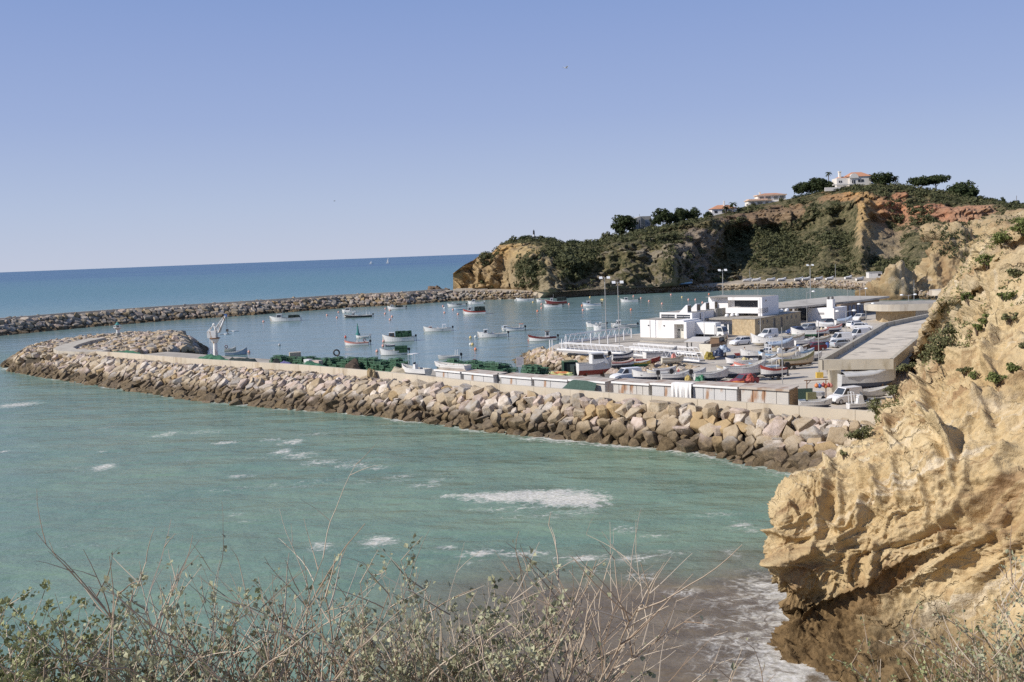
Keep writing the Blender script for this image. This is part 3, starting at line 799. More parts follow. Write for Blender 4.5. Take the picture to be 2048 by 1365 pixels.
for k in range(0, len(FW)-4, 4):
    a, b2, na, nb = FW[k], FW[k+4], fw_n[k], fw_n[k+4]; s_ = pxof(a)
    top = interp([0, 900, 1050, 1300, 1450, 1640], [4.3, 4.2, 3.5, 2.9, 2.6, 1.8], s_)
    Zv = lambda z: Vector((0, 0, z))
    fc.quad(a-na*2+Zv(-2.4), b2-nb*2+Zv(-2.4), b2+nb*5+Zv(top-.6), a+na*5+Zv(top-.6))
    if s_ < 908:
        fc.quad(a+na*5+Zv(top-.6), b2+nb*5+Zv(top-.6), b2+nb*12+Zv(top-.6), a+na*12+Zv(top-.6)); fc.quad(a+na*12+Zv(top-.6), b2+nb*12+Zv(top-.6), b2+nb*19+Zv(-1.5), a+na*19+Zv(-1.5))
        fl.hexa([a+na*6+Zv(3), b2+nb*6+Zv(3), b2+nb*10+Zv(3), a+na*10+Zv(3), a+na*6+Zv(4.5), b2+nb*6+Zv(4.5), b2+nb*10+Zv(4.5), a+na*10+Zv(4.5)])
        cw.hexa([a+na*10+Zv(3), b2+nb*10+Zv(3), b2+nb*10.8+Zv(3), a+na*10.8+Zv(3), a+na*10+Zv(5.5), b2+nb*10+Zv(5.5), b2+nb*10.8+Zv(5.5), a+na*10.8+Zv(5.5)])
lw = MB()
for x0, y0, x1, y1 in ((912, 581.5, 1010, 578), (905, 584.5, 975, 581.8)):
    a_, b3 = G(x0, y0, 3.0), G(x1, y1, 3.0); lw.hexa([a_, b3, b3+Vector((0, .8, 0)), a_+Vector((0, .8, 0)), a_+Vector((0, 0, 1)), b3+Vector((0, 0, 1)), b3+Vector((0, .8, 1)), a_+Vector((0, .8, 1))])
tag(lw.build('low_wall', MAT_CONC), 'pale low concrete wall steps at the foot of the headland tip', 'wall')
struct(fc.build('rubble_core', rub)); struct(fl.build('path', MAT_CONC))
tag(cw.build('crown_wall', MAT_CONC), 'low pale concrete crown wall along the crest of the far breakwater', 'wall')

# ------------------------------------------------------------------ cliffs on the right
ns_ = None
def cliff_mat(name, wetz, grey_y, dk=0.0):
    global nt, geo, L
    m, nt, b = base(name); L = nt.links.new; geo = nd(nt, 'ShaderNodeNewGeometry')
    sp = nd(nt, 'ShaderNodeSeparateXYZ'); L(geo.outputs['Position'], sp.inputs[0])
    sn = nd(nt, 'ShaderNodeSeparateXYZ'); L(geo.outputs['Normal'], sn.inputs[0])
    c = mixc(ramp(nz(.22, 6, .65), .33, .68), (.46, .335, .175), (.60, .475, .285))
    c = mixc(ramp(nz(.5, 7, .7, mscale=(.6, .6, 1.6), rot=.4), .52, .72, 0, .75), c, (.36, .235, .115))
    c = mixc(ramp(nz(.16, 4, .6, mscale=(1, 1, 1.3)), .58, .7, 0, .7), c, (.64, .545, .40))
    c = mixc(ramp(nz(1.6, 8, .75), .5, .74, 0, .6), c, mixc(.5, c, (.20, .13, .06)))
    sa = nd(nt, 'ShaderNodeAttribute', attribute_name='strat').outputs['Fac']
    cb = nd(nt, 'ShaderNodeCombineXYZ'); L(math_('MULTIPLY', sa, .8), cb.inputs[0]); L(math_('MULTIPLY', sp.outputs[0], .06), cb.inputs[1])
    n1 = nd(nt, 'ShaderNodeTexNoise'); n1.inputs['Scale'].default_value = 1.0; n1.inputs['Detail'].default_value = 5; n1.inputs['Roughness'].default_value = .7; L(cb.outputs[0], n1.inputs['Vector'])
    c = mixc(math_('MULTIPLY', ramp(n1.outputs[0], .5, .62), ramp(nz(.18, 5, .6), .36, .56)), c, (.33, .215, .115))
    c = mixc(math_('MULTIPLY', ramp(n1.outputs[0], .44, .36), .65), c, (.66, .575, .44))
    up = math_('MULTIPLY', ramp(sp.outputs[1], grey_y-9, grey_y+2), ramp(nz(.3, 6, .7), .38, .62))
    c = mixc(math_('MULTIPLY', up, .6), c, (.40, .32, .21))
    bw_ = nd(nt, 'ShaderNodeAttribute', attribute_name='brown').outputs['Fac']
    c = mixc(math_('MULTIPLY', ramp(math_('ADD', bw_, math_('MULTIPLY', math_('SUBTRACT', nz(.5, 7, .7), .5), 1.4)), .1, .7), .85), c, mixc(ramp(nz(1.4, 7, .7), .35, .7), (.19, .115, .052), (.33, .215, .11)))
    wz = math_('ADD', sp.outputs[2], math_('MULTIPLY', math_('SUBTRACT', nz(.4, 5, .65), .5), 3.5))
    c = mixc(ramp(wz, wetz-1.2, wetz+2.2, .92, 0), c, mixc(ramp(nz(1.2, 7, .7), .35, .7), (.085, .055, .026), (.22, .145, .07)))
    if dk: c = mixc(dk, c, (.17, .12, .065))
    L(c, b.inputs['Base Color']); b.inputs['Roughness'].default_value = .9; b.inputs['Specular IOR Level'].default_value = .12
    b1 = nd(nt, 'ShaderNodeBump'); b1.inputs['Distance'].default_value = .22; L(nz(1.6, 9, .66), b1.inputs['Height'])
    wn2 = nd(nt, 'ShaderNodeTexNoise'); wn2.inputs['Scale'].default_value = 1.1; wn2.inputs['Detail'].default_value = 5; L(geo.outputs['Position'], wn2.inputs['Vector'])
    vm_ = nd(nt, 'ShaderNodeVectorMath', operation='MULTIPLY_ADD'); L(wn2.outputs['Color'], vm_.inputs[0]); vm_.inputs[1].default_value = (1.3, 1.3, 1.3); L(geo.outputs['Position'], vm_.inputs[2])
    vo2 = nd(nt, 'ShaderNodeTexVoronoi', feature='DISTANCE_TO_EDGE'); vo2.inputs['Scale'].default_value = .42; L(vm_.outputs[0], vo2.inputs['Vector'])
    b2_ = nd(nt, 'ShaderNodeBump'); b2_.inputs['Distance'].default_value = .14; L(math_('MAXIMUM', ramp(vo2.outputs['Distance'], 0, .03), ramp(nz(.22, 4, .6), .60, .50)), b2_.inputs['Height']); L(b1.outputs[0], b2_.inputs['Normal'])
    L(b2_.outputs[0], b.inputs['Normal'])
    return m
net_px = [
    [(1640, 1630, 44.0), (1740, 1620, 41.3), (1900, 1640, 38.2), (2050, 1650, 35.4), (2470, 1700, 30.0)],
    [(1528, 1340, 52.5), (1660, 1345, 49.6), (1800, 1335, 47.0), (1950, 1330, 44.1), (2470, 1350, 37.0)],
    [(1575, 1238, 54.5), (1660, 1215, 52.9), (1800, 1190, 50.2), (1950, 1180, 47.3), (2470, 1180, 40.0)],
    [(1545, 1150, 54.0), (1650, 1130, 52.4), (1800, 1100, 50.1), (1950, 1080, 47.8), (2470, 1060, 42.0)],
    [(1545, 1078, 54.5), (1650, 1040, 53.1), (1800, 1005, 51.1), (1950, 970, 49.1), (2470, 930, 44.0)],
    [(1566, 992, 56.0), (1660, 965, 54.8), (1800, 925, 52.9), (1950, 880, 51.0), (2470, 800, 46.0)],
    [(1664, 932, 58.5), (1735, 900, 57.4), (1850, 840, 55.6), (1980, 775, 53.5), (2470, 680, 48.0)],
    [(1745, 868, 61.0), (1810, 826, 59.8), (1890, 760, 58.4), (2000, 685, 56.4), (2470, 560, 50.5)],
    [(1780, 832, 63.0), (1840, 775, 61.9), (1920, 700, 60.5), (2010, 615, 58.8), (2470, 470, 53.0)],
    [(1845, 742, 66.0), (1890, 702, 65.0), (1945, 640, 63.7), (2025, 565, 61.9), (2470, 420, 55.0)],
    [(1893, 694, 68.5), (1920, 652, 67.8), (1965, 590, 66.6), (2035, 515, 64.8), (2470, 390, 57.0)],
    [(1926, 616, 71.0), (1948, 588, 70.3), (1985, 550, 69.2), (2045, 485, 67.5), (2470, 360, 59.0)],
    [(1934, 590, 73.0), (1962, 545, 72.2), (2002, 500, 70.9), (2055, 450, 69.3), (2470, 330, 61.0)]]
net = []
for r in net_px:
    pts = [D(*p) for p in r]; a = pts[0]
    net.append([a+Vector((9, 13, -14)), a+Vector((3.4, 6.5, -2.0))]+pts)
last = net[-1]; net.append([p+Vector((9, 26, -3)) for p in last]); net.append([p+Vector((24, 70, -14)) for p in last])
NU2, NV2 = 800, 460
g2 = spline_grid(net, NU2, NV2); N2 = grid_normals(g2)

def proj(p):
    v = p-Vector((0, 0, H)); f = v.dot(F0)
    return (CX+v.dot(R)/f*F, CY-v.dot(U)/f*F)
def base_at(px, py):
    best = (1e9, 0, 0)
    for i in range(0, NU2, 6):
        for j in range(60, NV2, 6):
            a = proj(g2[i][j]) if g2[i][j].y > 5 else (9e3, 9e3); e = (a[0]-px)**2+(a[1]-py)**2
            if e < best[0]: best = (e, i, j)
    return best[1], best[2]
ia, ja = base_at(1640, 1240); ib, jb = base_at(1920, 1075)
d1 = (g2[ib][jb]-g2[ia][ja]).normalized(); fn_ = (N2[ia][ja]+N2[ib][jb]).normalized(); ns_ = d1.cross(fn_).normalized()
if ns_.z < 0: ns_ = -ns_
# joints of the rock (polyline, half width, depth in m) and bedding ledges (polyline, overhang, reach)
JOINTS = [([(1851, 775), (1855, 807), (1862, 835), (1872, 863), (1897, 882), (1904, 905)], 5, 1.5), ([(1870, 850), (1900, 884), (1906, 920), (1903, 970)], 7, .9),
    ([(1666, 937), (1645, 1000), (1636, 1030), (1621, 1098)], 7, 1.0), ([(1723, 990), (1719, 1020), (1707, 1052), (1688, 1075)], 5, .8), ([(1681, 960), (1682, 1008), (1664, 1050)], 6, .6),
    ([(1751, 945), (1752, 1012)], 6, .55), ([(1841, 960), (1842, 1034)], 5, .6), ([(1704, 1112), (1700, 1152)], 6, .8), ([(1745, 1090), (1738, 1152)], 7, .8),
    ([(1800, 905), (1786, 960), (1790, 1000)], 6, .5), ([(1930, 900), (1925, 960), (1900, 1010)], 8, .7), ([(2000, 1065), (2013, 1108), (2030, 1130)], 6, .7), ([(1960, 1150), (1990, 1210)], 7, .5), ([(1880, 1195), (1905, 1240)], 6, .4),
    ([(1560, 1124), (1600, 1112), (1640, 1090), (1692, 1076)], 12, 1.4), ([(1552, 1068), (1590, 1078), (1625, 1066)], 4, .7), ([(1990, 660), (1970, 720), (1990, 760)], 7, 1.2), ([(1930, 700), (1900, 740)], 6, .9), ([(1795, 790), (1775, 850), (1790, 900)], 6, .8), ([(1960, 800), (1975, 860)], 6, .9), ([(2010, 905), (1985, 935)], 7, .7), ([(1575, 1000), (1600, 1040), (1640, 1010)], 5, .5)]
LEDGES = [([(1575, 1232), (1658, 1196), (1734, 1162), (1832, 1112), (1868, 1093)], -.6, 26), ([(1660, 1262), (1741, 1222), (1762, 1196), (1862, 1124), (1905, 1100)], .9, 34), ([(1790, 1300), (1828, 1262), (1896, 1198), (1922, 1164), (1990, 1130)], 1.0, 30),
    ([(1898, 1076), (1941, 1058), (1968, 1033), (2002, 1010), (2060, 980)], 1.4, 40), ([(1700, 1345), (1760, 1320), (1830, 1290)], .6, 24), ([(1545, 1195), (1580, 1205), (1610, 1215)], .8, 20), ([(1905, 596), (1957, 560), (1999, 548), (2060, 520)], 1.7, 24), ([(1760, 803), (1800, 778), (1850, 770), (1900, 784), (1946, 795), (1999, 784), (2060, 757)], 1.2, 26),
    ([(1870, 700), (1920, 668), (1970, 640), (2050, 610)], 1.5, 22), ([(1890, 652), (1940, 622), (2000, 590), (2060, 560)], 1.3, 18), ([(1840, 740), (1900, 722), (1960, 700), (2050, 680)], 1.2, 20), ([(1650, 985), (1700, 960), (1760, 935)], .4, 16), ([(1800, 1095), (1860, 1060), (1895, 1050)], .6, 18), ([(1930, 510), (1980, 478), (2050, 440)], 1.2, 16), ([(1960, 1230), (2000, 1200), (2060, 1170)], .6, 20), ([(1720, 905), (1790, 880), (1860, 860)], .5, 18), ([(1920, 850), (1990, 830), (2060, 800)], 1.0, 22)]
HOLLOWS = [(1596, 1168, 34, 34, 1.4), (1650, 1110, 40, 22, 1.0), (1880, 955, 20, 40, .8), (1935, 1000, 26, 34, .7), (1800, 1060, 26, 18, .5), (1900, 870, 20, 24, .9), (1990, 960, 30, 22, .6), (1700, 1030, 14, 24, .4), (1990, 1235, 22, 16, .8), (2020, 905, 26, 18, .7), (1690, 1180, 40, 10, .5)]
def sdist(pl, x, y):
    best = 1e9; sg = 1
    for (ax, ay), (bx, by) in zip(pl[:-1], pl[1:]):
        dx, dy = bx-ax, by-ay; t = max(0, min(1, ((x-ax)*dx+(y-ay)*dy)/(dx*dx+dy*dy)))
        ex, ey = x-ax-t*dx, y-ay-t*dy; d = ex*ex+ey*ey
        if d < best: best = d; sg = 1 if dx*ey-dy*ex < 0 else -1     # + above the line
    return math.sqrt(best)*sg
boxes = [(min(p[0] for p in l[0])-70, max(p[0] for p in l[0])+70, min(p[1] for p in l[0])-70, max(p[1] for p in l[0])+70) for l in JOINTS+LEDGES]
sg2 = -1 if N2[NU2//2][NV2//2].y > 0 else 1
out = []; strat = []; brown = []
for i in range(NU2):
    r = []
    for j in range(NV2):
        p = g2[i][j]; n = N2[i][j]
        n = n*sg2
        s = lerp(1.0, .72, smooth(.5, .75, i/NU2))
        sx, sy = proj(p) if p.y > 8 else (9999, 9999)
        sx += 9*noise.noise(p*.5)+4*noise.noise(p*1.6); sy += 9*noise.noise(p*.5+Vector((4, 4, 4)))+4*noise.noise(p*1.6+Vector((4, 4, 4)))
        fd = 0.0
        if 1500 < sx < 2130 and i < NU2*.86:
            for k, l in enumerate(JOINTS+LEDGES):
                bx = boxes[k]
                if not (bx[0] < sx < bx[1] and bx[2] < sy < bx[3]): continue
                d_ = sdist(l[0], sx, sy)
                if k < len(JOINTS):
                    a_ = abs(d_)/l[1]
                    if a_ < 3: fd -= l[2]*math.exp(-a_*a_)
                    if 1 < a_ < 7: fd += l[2]*.25*math.exp(-((a_-3)/2)**2)
                elif l[1] > 0:
                    if d_ >= 0: fd += l[1]*.8*math.exp(-(d_/l[2])**2)*smooth(0, 3, d_)
                    else: fd -= l[1]*.6*math.exp(-(d_/(l[2]*.6))**2)
                else:
                    if d_ >= 0: fd += l[1]*.9*math.exp(-(d_/(l[2]*.8))**2)
                    else: fd -= l[1]*.5*math.exp(-(d_/l[2])**2)
            for hx_, hy_, rx, ry, a in HOLLOWS:
                q = ((sx-hx_)/rx)**2+((sy-hy_)/ry)**2
                if q < 4: fd -= a*math.exp(-q*1.2)
        bx_, by_ = (sx-1705)*.84-(sy-1205)*.54, (sx-1705)*.54+(sy-1205)*.84
        brown.append(max(0, 1-((bx_/190)**2+(by_/40)**2))+max(0, 1-(((sx-1610)/130)**2+((sy-1310)/110)**2)) if p.y < 62 and sx < 2200 else 0.0)
        pw = p+Vector((noise.noise(p*.3), noise.noise(p*.3+Vector((5, 0, 0))), noise.noise(p*.3+Vector((0, 5, 0)))))*.9
        st = pw.dot(ns_); pb = pw+ns_*(st*.2); strat.append(st)
        st2 = st*1.5; pk = pw+ns_*(st*.35)
        dd_, pts_ = noise.voronoi(pk*(.34/s)); e1 = dd_[1]-dd_[0]; hsh = noise.cell(pts_[0]*19.7)
        blk = .30+.5*smooth(.45, .75, i/NU2)
        d = -.42*smooth(.075, 0, e1)*smooth(-.4, .2, noise.noise(p*.2))+.30*(1-min(1, dd_[0]*1.25))+blk*(hsh-.1)*smooth(0, .05, e1)
        dd_, pts_ = noise.voronoi((pw+ns_*(st*.45))*(.95/s)+Vector((9, 0, 0))); e1 = dd_[1]-dd_[0]; hsh = noise.cell(pts_[0]*23.3)
        d += (-.20*smooth(.09, 0, e1)+blk*.42*hsh*smooth(0, .06, e1))*smooth(-.35, .2, noise.noise(p*.25+Vector((0, 6, 8))))
        f1, f2 = vor(pb+Vector((40, 0, 0)), .85/s); e1 = f2-f1
        d += -.16*smooth(.2, 0, e1)*smooth(-.2, .3, noise.noise(p*.3+Vector((0, 0, 8))))+.14*(1-f1)
        q = st*.55/s+noise.noise(p*.12)*1.2; fr = q-math.floor(q)
        d += (.55-.3*smooth(.45, .7, i/NU2))*(smooth(0, .8, fr)-smooth(.8, 1, fr))*smooth(-.3, .35, noise.noise(p*.1+Vector((3, 3, 3))))-.2
        d += .8*fbm(p*.13, 3)+.22*fbm(p*.9, 4)+.10*fbm(p*3.2, 3)
        rk = 1-2*abs(noise.noise(pb*.8+Vector((1, 2, 3)))); rk2 = 1-2*abs(noise.noise(pb*1.9+Vector((6, 2, 3)))); d += (.26*rk+.16*rk2)*smooth(-.45, .2, noise.noise(p*.16+Vector((2, 9, 4))))
        f1, f2 = vor(pb*1.0+Vector((0, 70, 0)), 1.9/s); d += -.10*smooth(.14, 0, f2-f1)
        if i/NU2 > .5:
            k = .7*smooth(.5, .7, i/NU2); rr = 1-2*abs(noise.noise(pb*.45)); r2 = 1-2*abs(noise.noise(pb*1.1)); d += k*(.55*rr+.4*r2+.3*fbm(p*1.5, 3)-.4)
        if p.z < 6 and p.y < 62: d += (.7*(1-2*abs(noise.noise(p*.6)))+.4*(1-2*abs(noise.noise(p*1.5)))+.2*(1-2*abs(noise.noise(p*3.5))))*smooth(6, 1.5, p.z)
        r.append(p+n*(d*.72*s+fd*.62))
    out.append(r)
cl = grid_mesh(out, 'cliff', cliff_mat('ochre_cliff', 2.6, 66)); struct(cl); set_attr(cl.data, 'strat', strat); set_attr(cl.data, 'brown', brown)
G2 = out
def cliff_at(px, py):
    """point of the near cliff seen closest to a photo pixel (near layer)"""
    dr = Vector(ray(px, py)); best = (1e9, None); tmin = 1e9; res = None
    for i in range(0, NU2, 3):
        for j in range(60, NV2, 3):
            p = G2[i][j]; v = p-Vector((0, 0, H)); t = v.dot(dr)/dr.length_squared; e = (v-dr*t).length/t
            if e < best[0]: best = (e, p)
            if e < .006 and t < tmin: tmin = t; res = p
    return res or best[1]
# second, farther buttress
net = []
for r in [[(1826, 596, 358), (1860, 598, 356), (1920, 605, 350), (2040, 615, 345), (2300, 640, 340)],
          [(1832, 560, 360), (1870, 560, 357), (1930, 565, 353), (2040, 560, 350), (2300, 560, 340)],
          [(1856, 522, 364), (1895, 520, 360), (1940, 520, 357), (2040, 510, 352), (2300, 500, 340)],
          [(1880, 482, 368), (1905, 478, 365), (1950, 482, 362), (2040, 465, 356), (2300, 440, 345)],
          [(1898, 465, 374), (1925, 461, 374), (1965, 467, 374), (2045, 440, 372), (2300, 400, 360)]]:
    pts = [D(*p) for p in r]; net.append([pts[0]+Vector((8, 22, -4))]+pts)
net.append([p+Vector((10, 45, 1)) for p in net[-1]])
g3 = spline_grid(net, 150, 220); N3 = grid_normals(g3); sg3 = -1 if N3[75][110].y > 0 else 1
for i in range(150):
    for j in range(220):
        p = g3[i][j]; n = N3[i][j]
        n = n*sg3
        f1, f2 = vor(p, .06); d = -2.2*smooth(.25, 0, f2-f1)+1.5*(1-f1)+2.6*(1-2*abs(noise.noise(p*.07)))+1.2*(1-2*abs(noise.noise(p*.2)))+.7*fbm(p*.5, 3)
        g3[i][j] = p+n*(d-1.5)
struct(grid_mesh(g3, 'cliff', cliff_mat('far_ochre_cliff', .6, 380, .38)))
# rock stack on the beach and the flat rock off the point
def boulder_mesh(c, rx, ry, h, seed, res=40):
    b_ = MB(); rings = []
    for i in range(res//2+1):
        a = PI/2*i/(res//2); r_ = []
        for j in range(res):
            t = 2*PI*j/res; d = Vector((math.cos(t)*math.cos(a), math.sin(t)*math.cos(a), math.sin(a)))
            k = 1+.38*fbm(d*1.6+Vector((seed, 0, 0)), 4)+.10*(1-2*abs(noise.noise(d*5+Vector((seed, 3, 0)))))
            r_.append((c[0]+d.x*rx*k, c[1]+d.y*ry*k, c[2]-1+d.z*(h+1)*k))
        rings.append(r_)
    b_.loft(rings, cap=True); return b_
p = G(1803, 600, 0)
tag(boulder_mesh((p.x, p.y+7, 0), 8.5, 7, 10.5, 3, 64).build('rock_stack', cliff_mat('stack_rock', 1.6, 900, .5), smooth=True), 'tall ochre rock stack standing on the pebble beach right of the white cabin', 'rock')
p = G(1758, 597, 0)
tag(boulder_mesh((p.x, p.y+5, 0), 9, 5, 2.6, 8, 48).build('shore_rock', _b_ if False else bpy.data.materials['stack_rock'], smooth=True), 'low dark rock ledge at the water left of the rock stack', 'rock')
p = G(868, 583.5, 0)
tag(boulder_mesh((p.x, p.y, .3), 4.6, 3.2, 2.6, 5, 40).build('shore_rock', M('dark_rock', (.16, .105, .065), .9, .35, .5, bump=.1), smooth=True), 'flat brown rock lying off the tip of the headland', 'rock')
p = G(893, 582.5, 0)
tag(boulder_mesh((p.x, p.y, .1), 2.6, 2.0, 1.3, 6, 30).build('shore_rock', M('dark_rock', (.16, .105, .065)), smooth=True), 'small brown rock between the flat rock and the headland tip', 'rock')
# ------------------------------------------------------------------ quay platforms
MAT_ASPH = M('quay_asphalt', (.53, .47, .39), .9, .14, .12, stain=(.39, .34, .28), stain_amt=.35, bump=.01)
MAT_APRON = M('apron_concrete', (.40, .355, .29), .85, .16, .2, stain=(.27, .235, .19), stain_amt=.3)
S0 = wall_s(985, 767)
def strip(s0, s1, o0, o1, z0, z1, name, mat):
    b_ = MB(); n = max(2, int((s1-s0)/4)); P = [wall_pt(s0+(s1-s0)*i/n, o0) for i in range(n+1)]; W_ = [wall_pt(s0+(s1-s0)*i/n, o1) for i in range(n+1)]
    rings = [[(p.x, p.y, z0), (w.x, w.y, z0), (w.x, w.y, z1), (p.x, p.y, z1)] for p, w in zip(P, W_)]
    b_.loft(rings); return struct(b_.build(name, mat))
strip(6, S0, .55, 12.5, -1.5, Q, 'quay', MAT_APRON)
wpt = lambda s, o: xy(wall_pt(s, o))
EM = [xy(G(x, y, Q)) for x, y in [(1400, 733), (1330, 726), (1240, 716), (1170, 710), (1115, 704), (1096, 697), (1112, 689)]]     # top edge of the rock slope
EB = [G(x, y, z) for x, y, z in [(1395, 737, 3.4), (1340, 742, 3.0), (1262, 748, 2.3), (1172, 746, 1.3), (1092, 741, .3), (1022, 728, -.4), (1062, 703, -.4)]]
LB = [G(x, y, z) for x, y, z in [(1396, 738, 3.6), (1345, 750, 3.6), (1235, 768, 3.58), (1150, 772, 2.6), (1085, 770, 1.0), (1000, 762, -.5)]]
yard_poly = [wpt(S0, .55), wpt(WALL_LEN, .55), (75, 74), (140, 120), (150, 262), xy(G(1745, 603, Q)), xy(G(1600, 610, Q)), (62, 250), xy(G(1330, 664, Q)), xy(G(1275, 668, Q)), xy(G(1200, 677, Q))]+EM[::-1]+[xy(LB[1]), xy(LB[2]), xy(G(1120, 792, Q)), wpt(S0, 9)]
yb = MB(); yb.prism(yard_poly, -1.5, Q); struct(yb.build('quay', MAT_ASPH))
sb_ = MB()
for i in range(5): sb_.quad(LB[i+1], LB[i], EB[i], EB[i+1])
e1 = G(1120, 792, Q-.03); sb_.add([LB[2], LB[3], LB[4], e1], [(0, 1, 2, 3)]); sb_.add([LB[4], LB[5], G(1010, 790, 1.5), e1], [(0, 1, 2, 3)])
struct(sb_.build('slipway', M('slipway_concrete', (.27, .24, .20), .8, .25, .3, stain=(.12, .10, .07), stain_amt=.5)))
# apron in front of the white building, with a kerb
ap = [xy(G(x, y, Q+.12)) for x, y in [(1118, 697), (1165, 690), (1280, 682), (1345, 686), (1395, 684), (1470, 678), (1520, 678), (1535, 672), (1512, 672), (1465, 670), (1430, 668), (1330, 668), (1275, 670), (1200, 679), (1116, 692)]]
ab = MB(); ab.prism(ap, Q-.3, Q+.13); struct(ab.build('pavement', MAT_APRON))
# rock slope of the quay
erec = []; EMr = resample([(x, y, 0) for x, y in EM], .6)
ctr = Vector((EM[2][0]+12, EM[2][1]+6, 0))
for r in range(0, 15):
    k = rnd.randrange(2)
    while k < len(EMr):
        t = k/(len(EMr)-1)*(len(EM)-1); i_ = min(int(t), len(EM)-2); f_ = t-i_
        top = Vector((*EM[i_], Q-.3)).lerp(Vector((*EM[i_+1], Q-.3)), f_); bot = EB[i_].lerp(EB[i_+1], f_)-Vector((0, 0, .2))
        wd = (top-bot).length; u_ = (r*.95+rnd.uniform(-.3, .3))/wd
        size = rnd.choice([.7, .95, 1.15, 1.4])
        if -.05 < u_ < 1.0:
            p = bot.lerp(top, u_); dn = (bot-top).normalized(); nr = Vector((dn.x*.55, dn.y*.55, 1)).normalized()
            rot, sc = rock_xform(p, nr, size, rnd); erec.append((p+nr*rnd.uniform(-.25, .1), rot, sc, rnd.choices(TN, [4, 5, 1, 2, 3, 5])[0], rnd.randrange(14)))
        k += max(1, int(size*rnd.uniform(.8, 1.0)/.6+.5))
rock_bed('embankment_boulders', erec, stone_mat('quay_stone', False, wet=1.0), 'pale tan boulders of the sloping quay bank under the white gangways')
ec = MB()
for i in range(6): ec.quad(EB[i]-Vector((0, 0, .9)), EB[i+1]-Vector((0, 0, .9)), (*EM[i+1], Q-.5), (*EM[i], Q-.5))
struct(ec.build('rubble_core', rub))
# kerbs
def kerb(pts, name='kerb', w=.18, h=.15):
    b_ = MB()
    for a, c_ in zip(pts[:-1], pts[1:]):
        a, c_ = Vector((*a, 0)), Vector((*c_, 0)); t = (c_-a).normalized(); n = Vector((-t.y, t.x, 0))*w
        b_.hexa([a-n+Vector((0, 0, Q-.1)), c_-n+Vector((0, 0, Q-.1)), c_+n+Vector((0, 0, Q-.1)), a+n+Vector((0, 0, Q-.1)), a-n+Vector((0, 0, Q+h)), c_-n+Vector((0, 0, Q+h)), c_+n+Vector((0, 0, Q+h)), a+n+Vector((0, 0, Q+h))])
    return struct(b_.build(name, MAT_CONC))

# ------------------------------------------------------------------ fish market buildings
FO = G(1281, 676, Q); FU = Vector((.76, -.65, 0)); FV = Vector((.65, .76, 0)); FRZ = math.atan2(FU.y, FU.x)
MAT_WHITE = M('white_render', (.80, .775, .755), .85, .05, .2, stain=(.66, .63, .59), stain_amt=.1)
MAT_ROOFG = M('grey_roof', (.36, .325, .275), .9, .22, .3, stain=(.24, .22, .17), stain_amt=.3)
MAT_DARK = M('dark_opening', (.035, .035, .04), .4, .2, 1)
MAT_GLASS = M('window_glass', (.05, .06, .075), .12, .15, .8)
MAT_STONEW = M('stone_cladding', (.50, .385, .235), .9, .30, 2.6, bump=.02, stain=(.36, .25, .13), stain_amt=.35)
MAT_GREYW = M('grey_concrete', (.40, .38, .345), .85, .14, .3, stain=(.27, .26, .21), stain_amt=.35)
MAT_STEEL = M('galvanised_steel', (.46, .45, .43), .45, .12, 2, metal=.4)
MAT_DSTEEL = M('dark_steel', (.10, .095, .09), .5, .2, 2)
A_mb = thing('white_fish_hall', 'white flat roofed hall with clerestory windows, roof cowls and roller door at the water', 'building', FO, FRZ)
w_ = MB()
w_.box(0, 8.0, 0, 6, 0, 3.68); w_.box(8.0, 10.2, 1.3, 6, 0, 3.68); w_.box(10.2, 10.8, 0, 6, 0, 3.4); w_.box(8.0, 10.2, 0, 1.3, 2.95, 3.68)
wall_o = w_.build('wall', MAT_WHITE, A_mb)
hb = MB(); hb.box(1.6, 9.2, 5.2, 33, 0, 4.75); hb.box(1.6, 9.2, 5.0, 5.2, 4.45, 4.85); hb.box(1.6, 9.2, 5.0, 5.2, 2.6, 3.45); hb.box(1.6, 1.95, 5.0, 5.2, 3.45, 4.45); hb.box(8.8, 9.2, 5.0, 5.2, 3.45, 4.45); hb.box(5.2, 5.6, 5.0, 5.2, 3.45, 4.45)
hb.box(1.6, 9.2, 5.2, 5.4, 4.75, 4.85)
hb.build('upper_wall', MAT_WHITE, A_mb)
r_ = MB(); r_.box(.15, 7.9, .15, 5.0, 3.68, 3.72); r_.box(1.8, 9.0, 5.5, 32.8, 4.752, 4.80); r_.build('roof', MAT_ROOFG, A_mb)
for x0, x1 in ((1.95, 3.55), (3.65, 5.2), (5.6, 7.15), (7.25, 8.8)):
    wn1 = MB().box(x0, x1, 5.08, 5.18, 3.45, 4.45).build('window', MAT_GLASS, A_mb)
    MB().box(x0, x1, 5.06, 5.079, 4.05, 4.12).build('frame', MAT_WHITE, wn1)
dr = MB(); dr.box(8.02, 10.18, 1.22, 1.298, 0, 2.8); dro = dr.build('roller_door', M('door_panel', (.62, .60, .52), .6, .08, .6), A_mb)
for x in (8.2, 8.9, 9.55): MB().box(x, x+.5, 1.19, 1.219, 1.55, 1.85).build('pane', MAT_DARK, dro)
for x in (1.9, 5.6): MB().box(x, x+.25, -.14, -.003, 2.5, 2.72).build('wall_lamp', MAT_DARK, A_mb)
MB().box(8.9, 9.2, 1.0, 1.21, 2.95-.2, 2.945).build('wall_lamp', MAT_DARK, A_mb)
MB().box(2.3, 2.42, -.08, -.003, 0, 3.6).build('downpipe', M('pipe_grey', (.5, .49, .48), .5), A_mb)
MB().box(9.203, 9.3, 8.2, 8.35, .8, 4.6).build('downpipe', MAT_DSTEEL, A_mb)
for y in (6.3, 10.5): MB().box(9.203, 9.35, y, y+.25, 2.3, 2.5).build('wall_lamp', MAT_DARK, A_mb)
sk = MB()
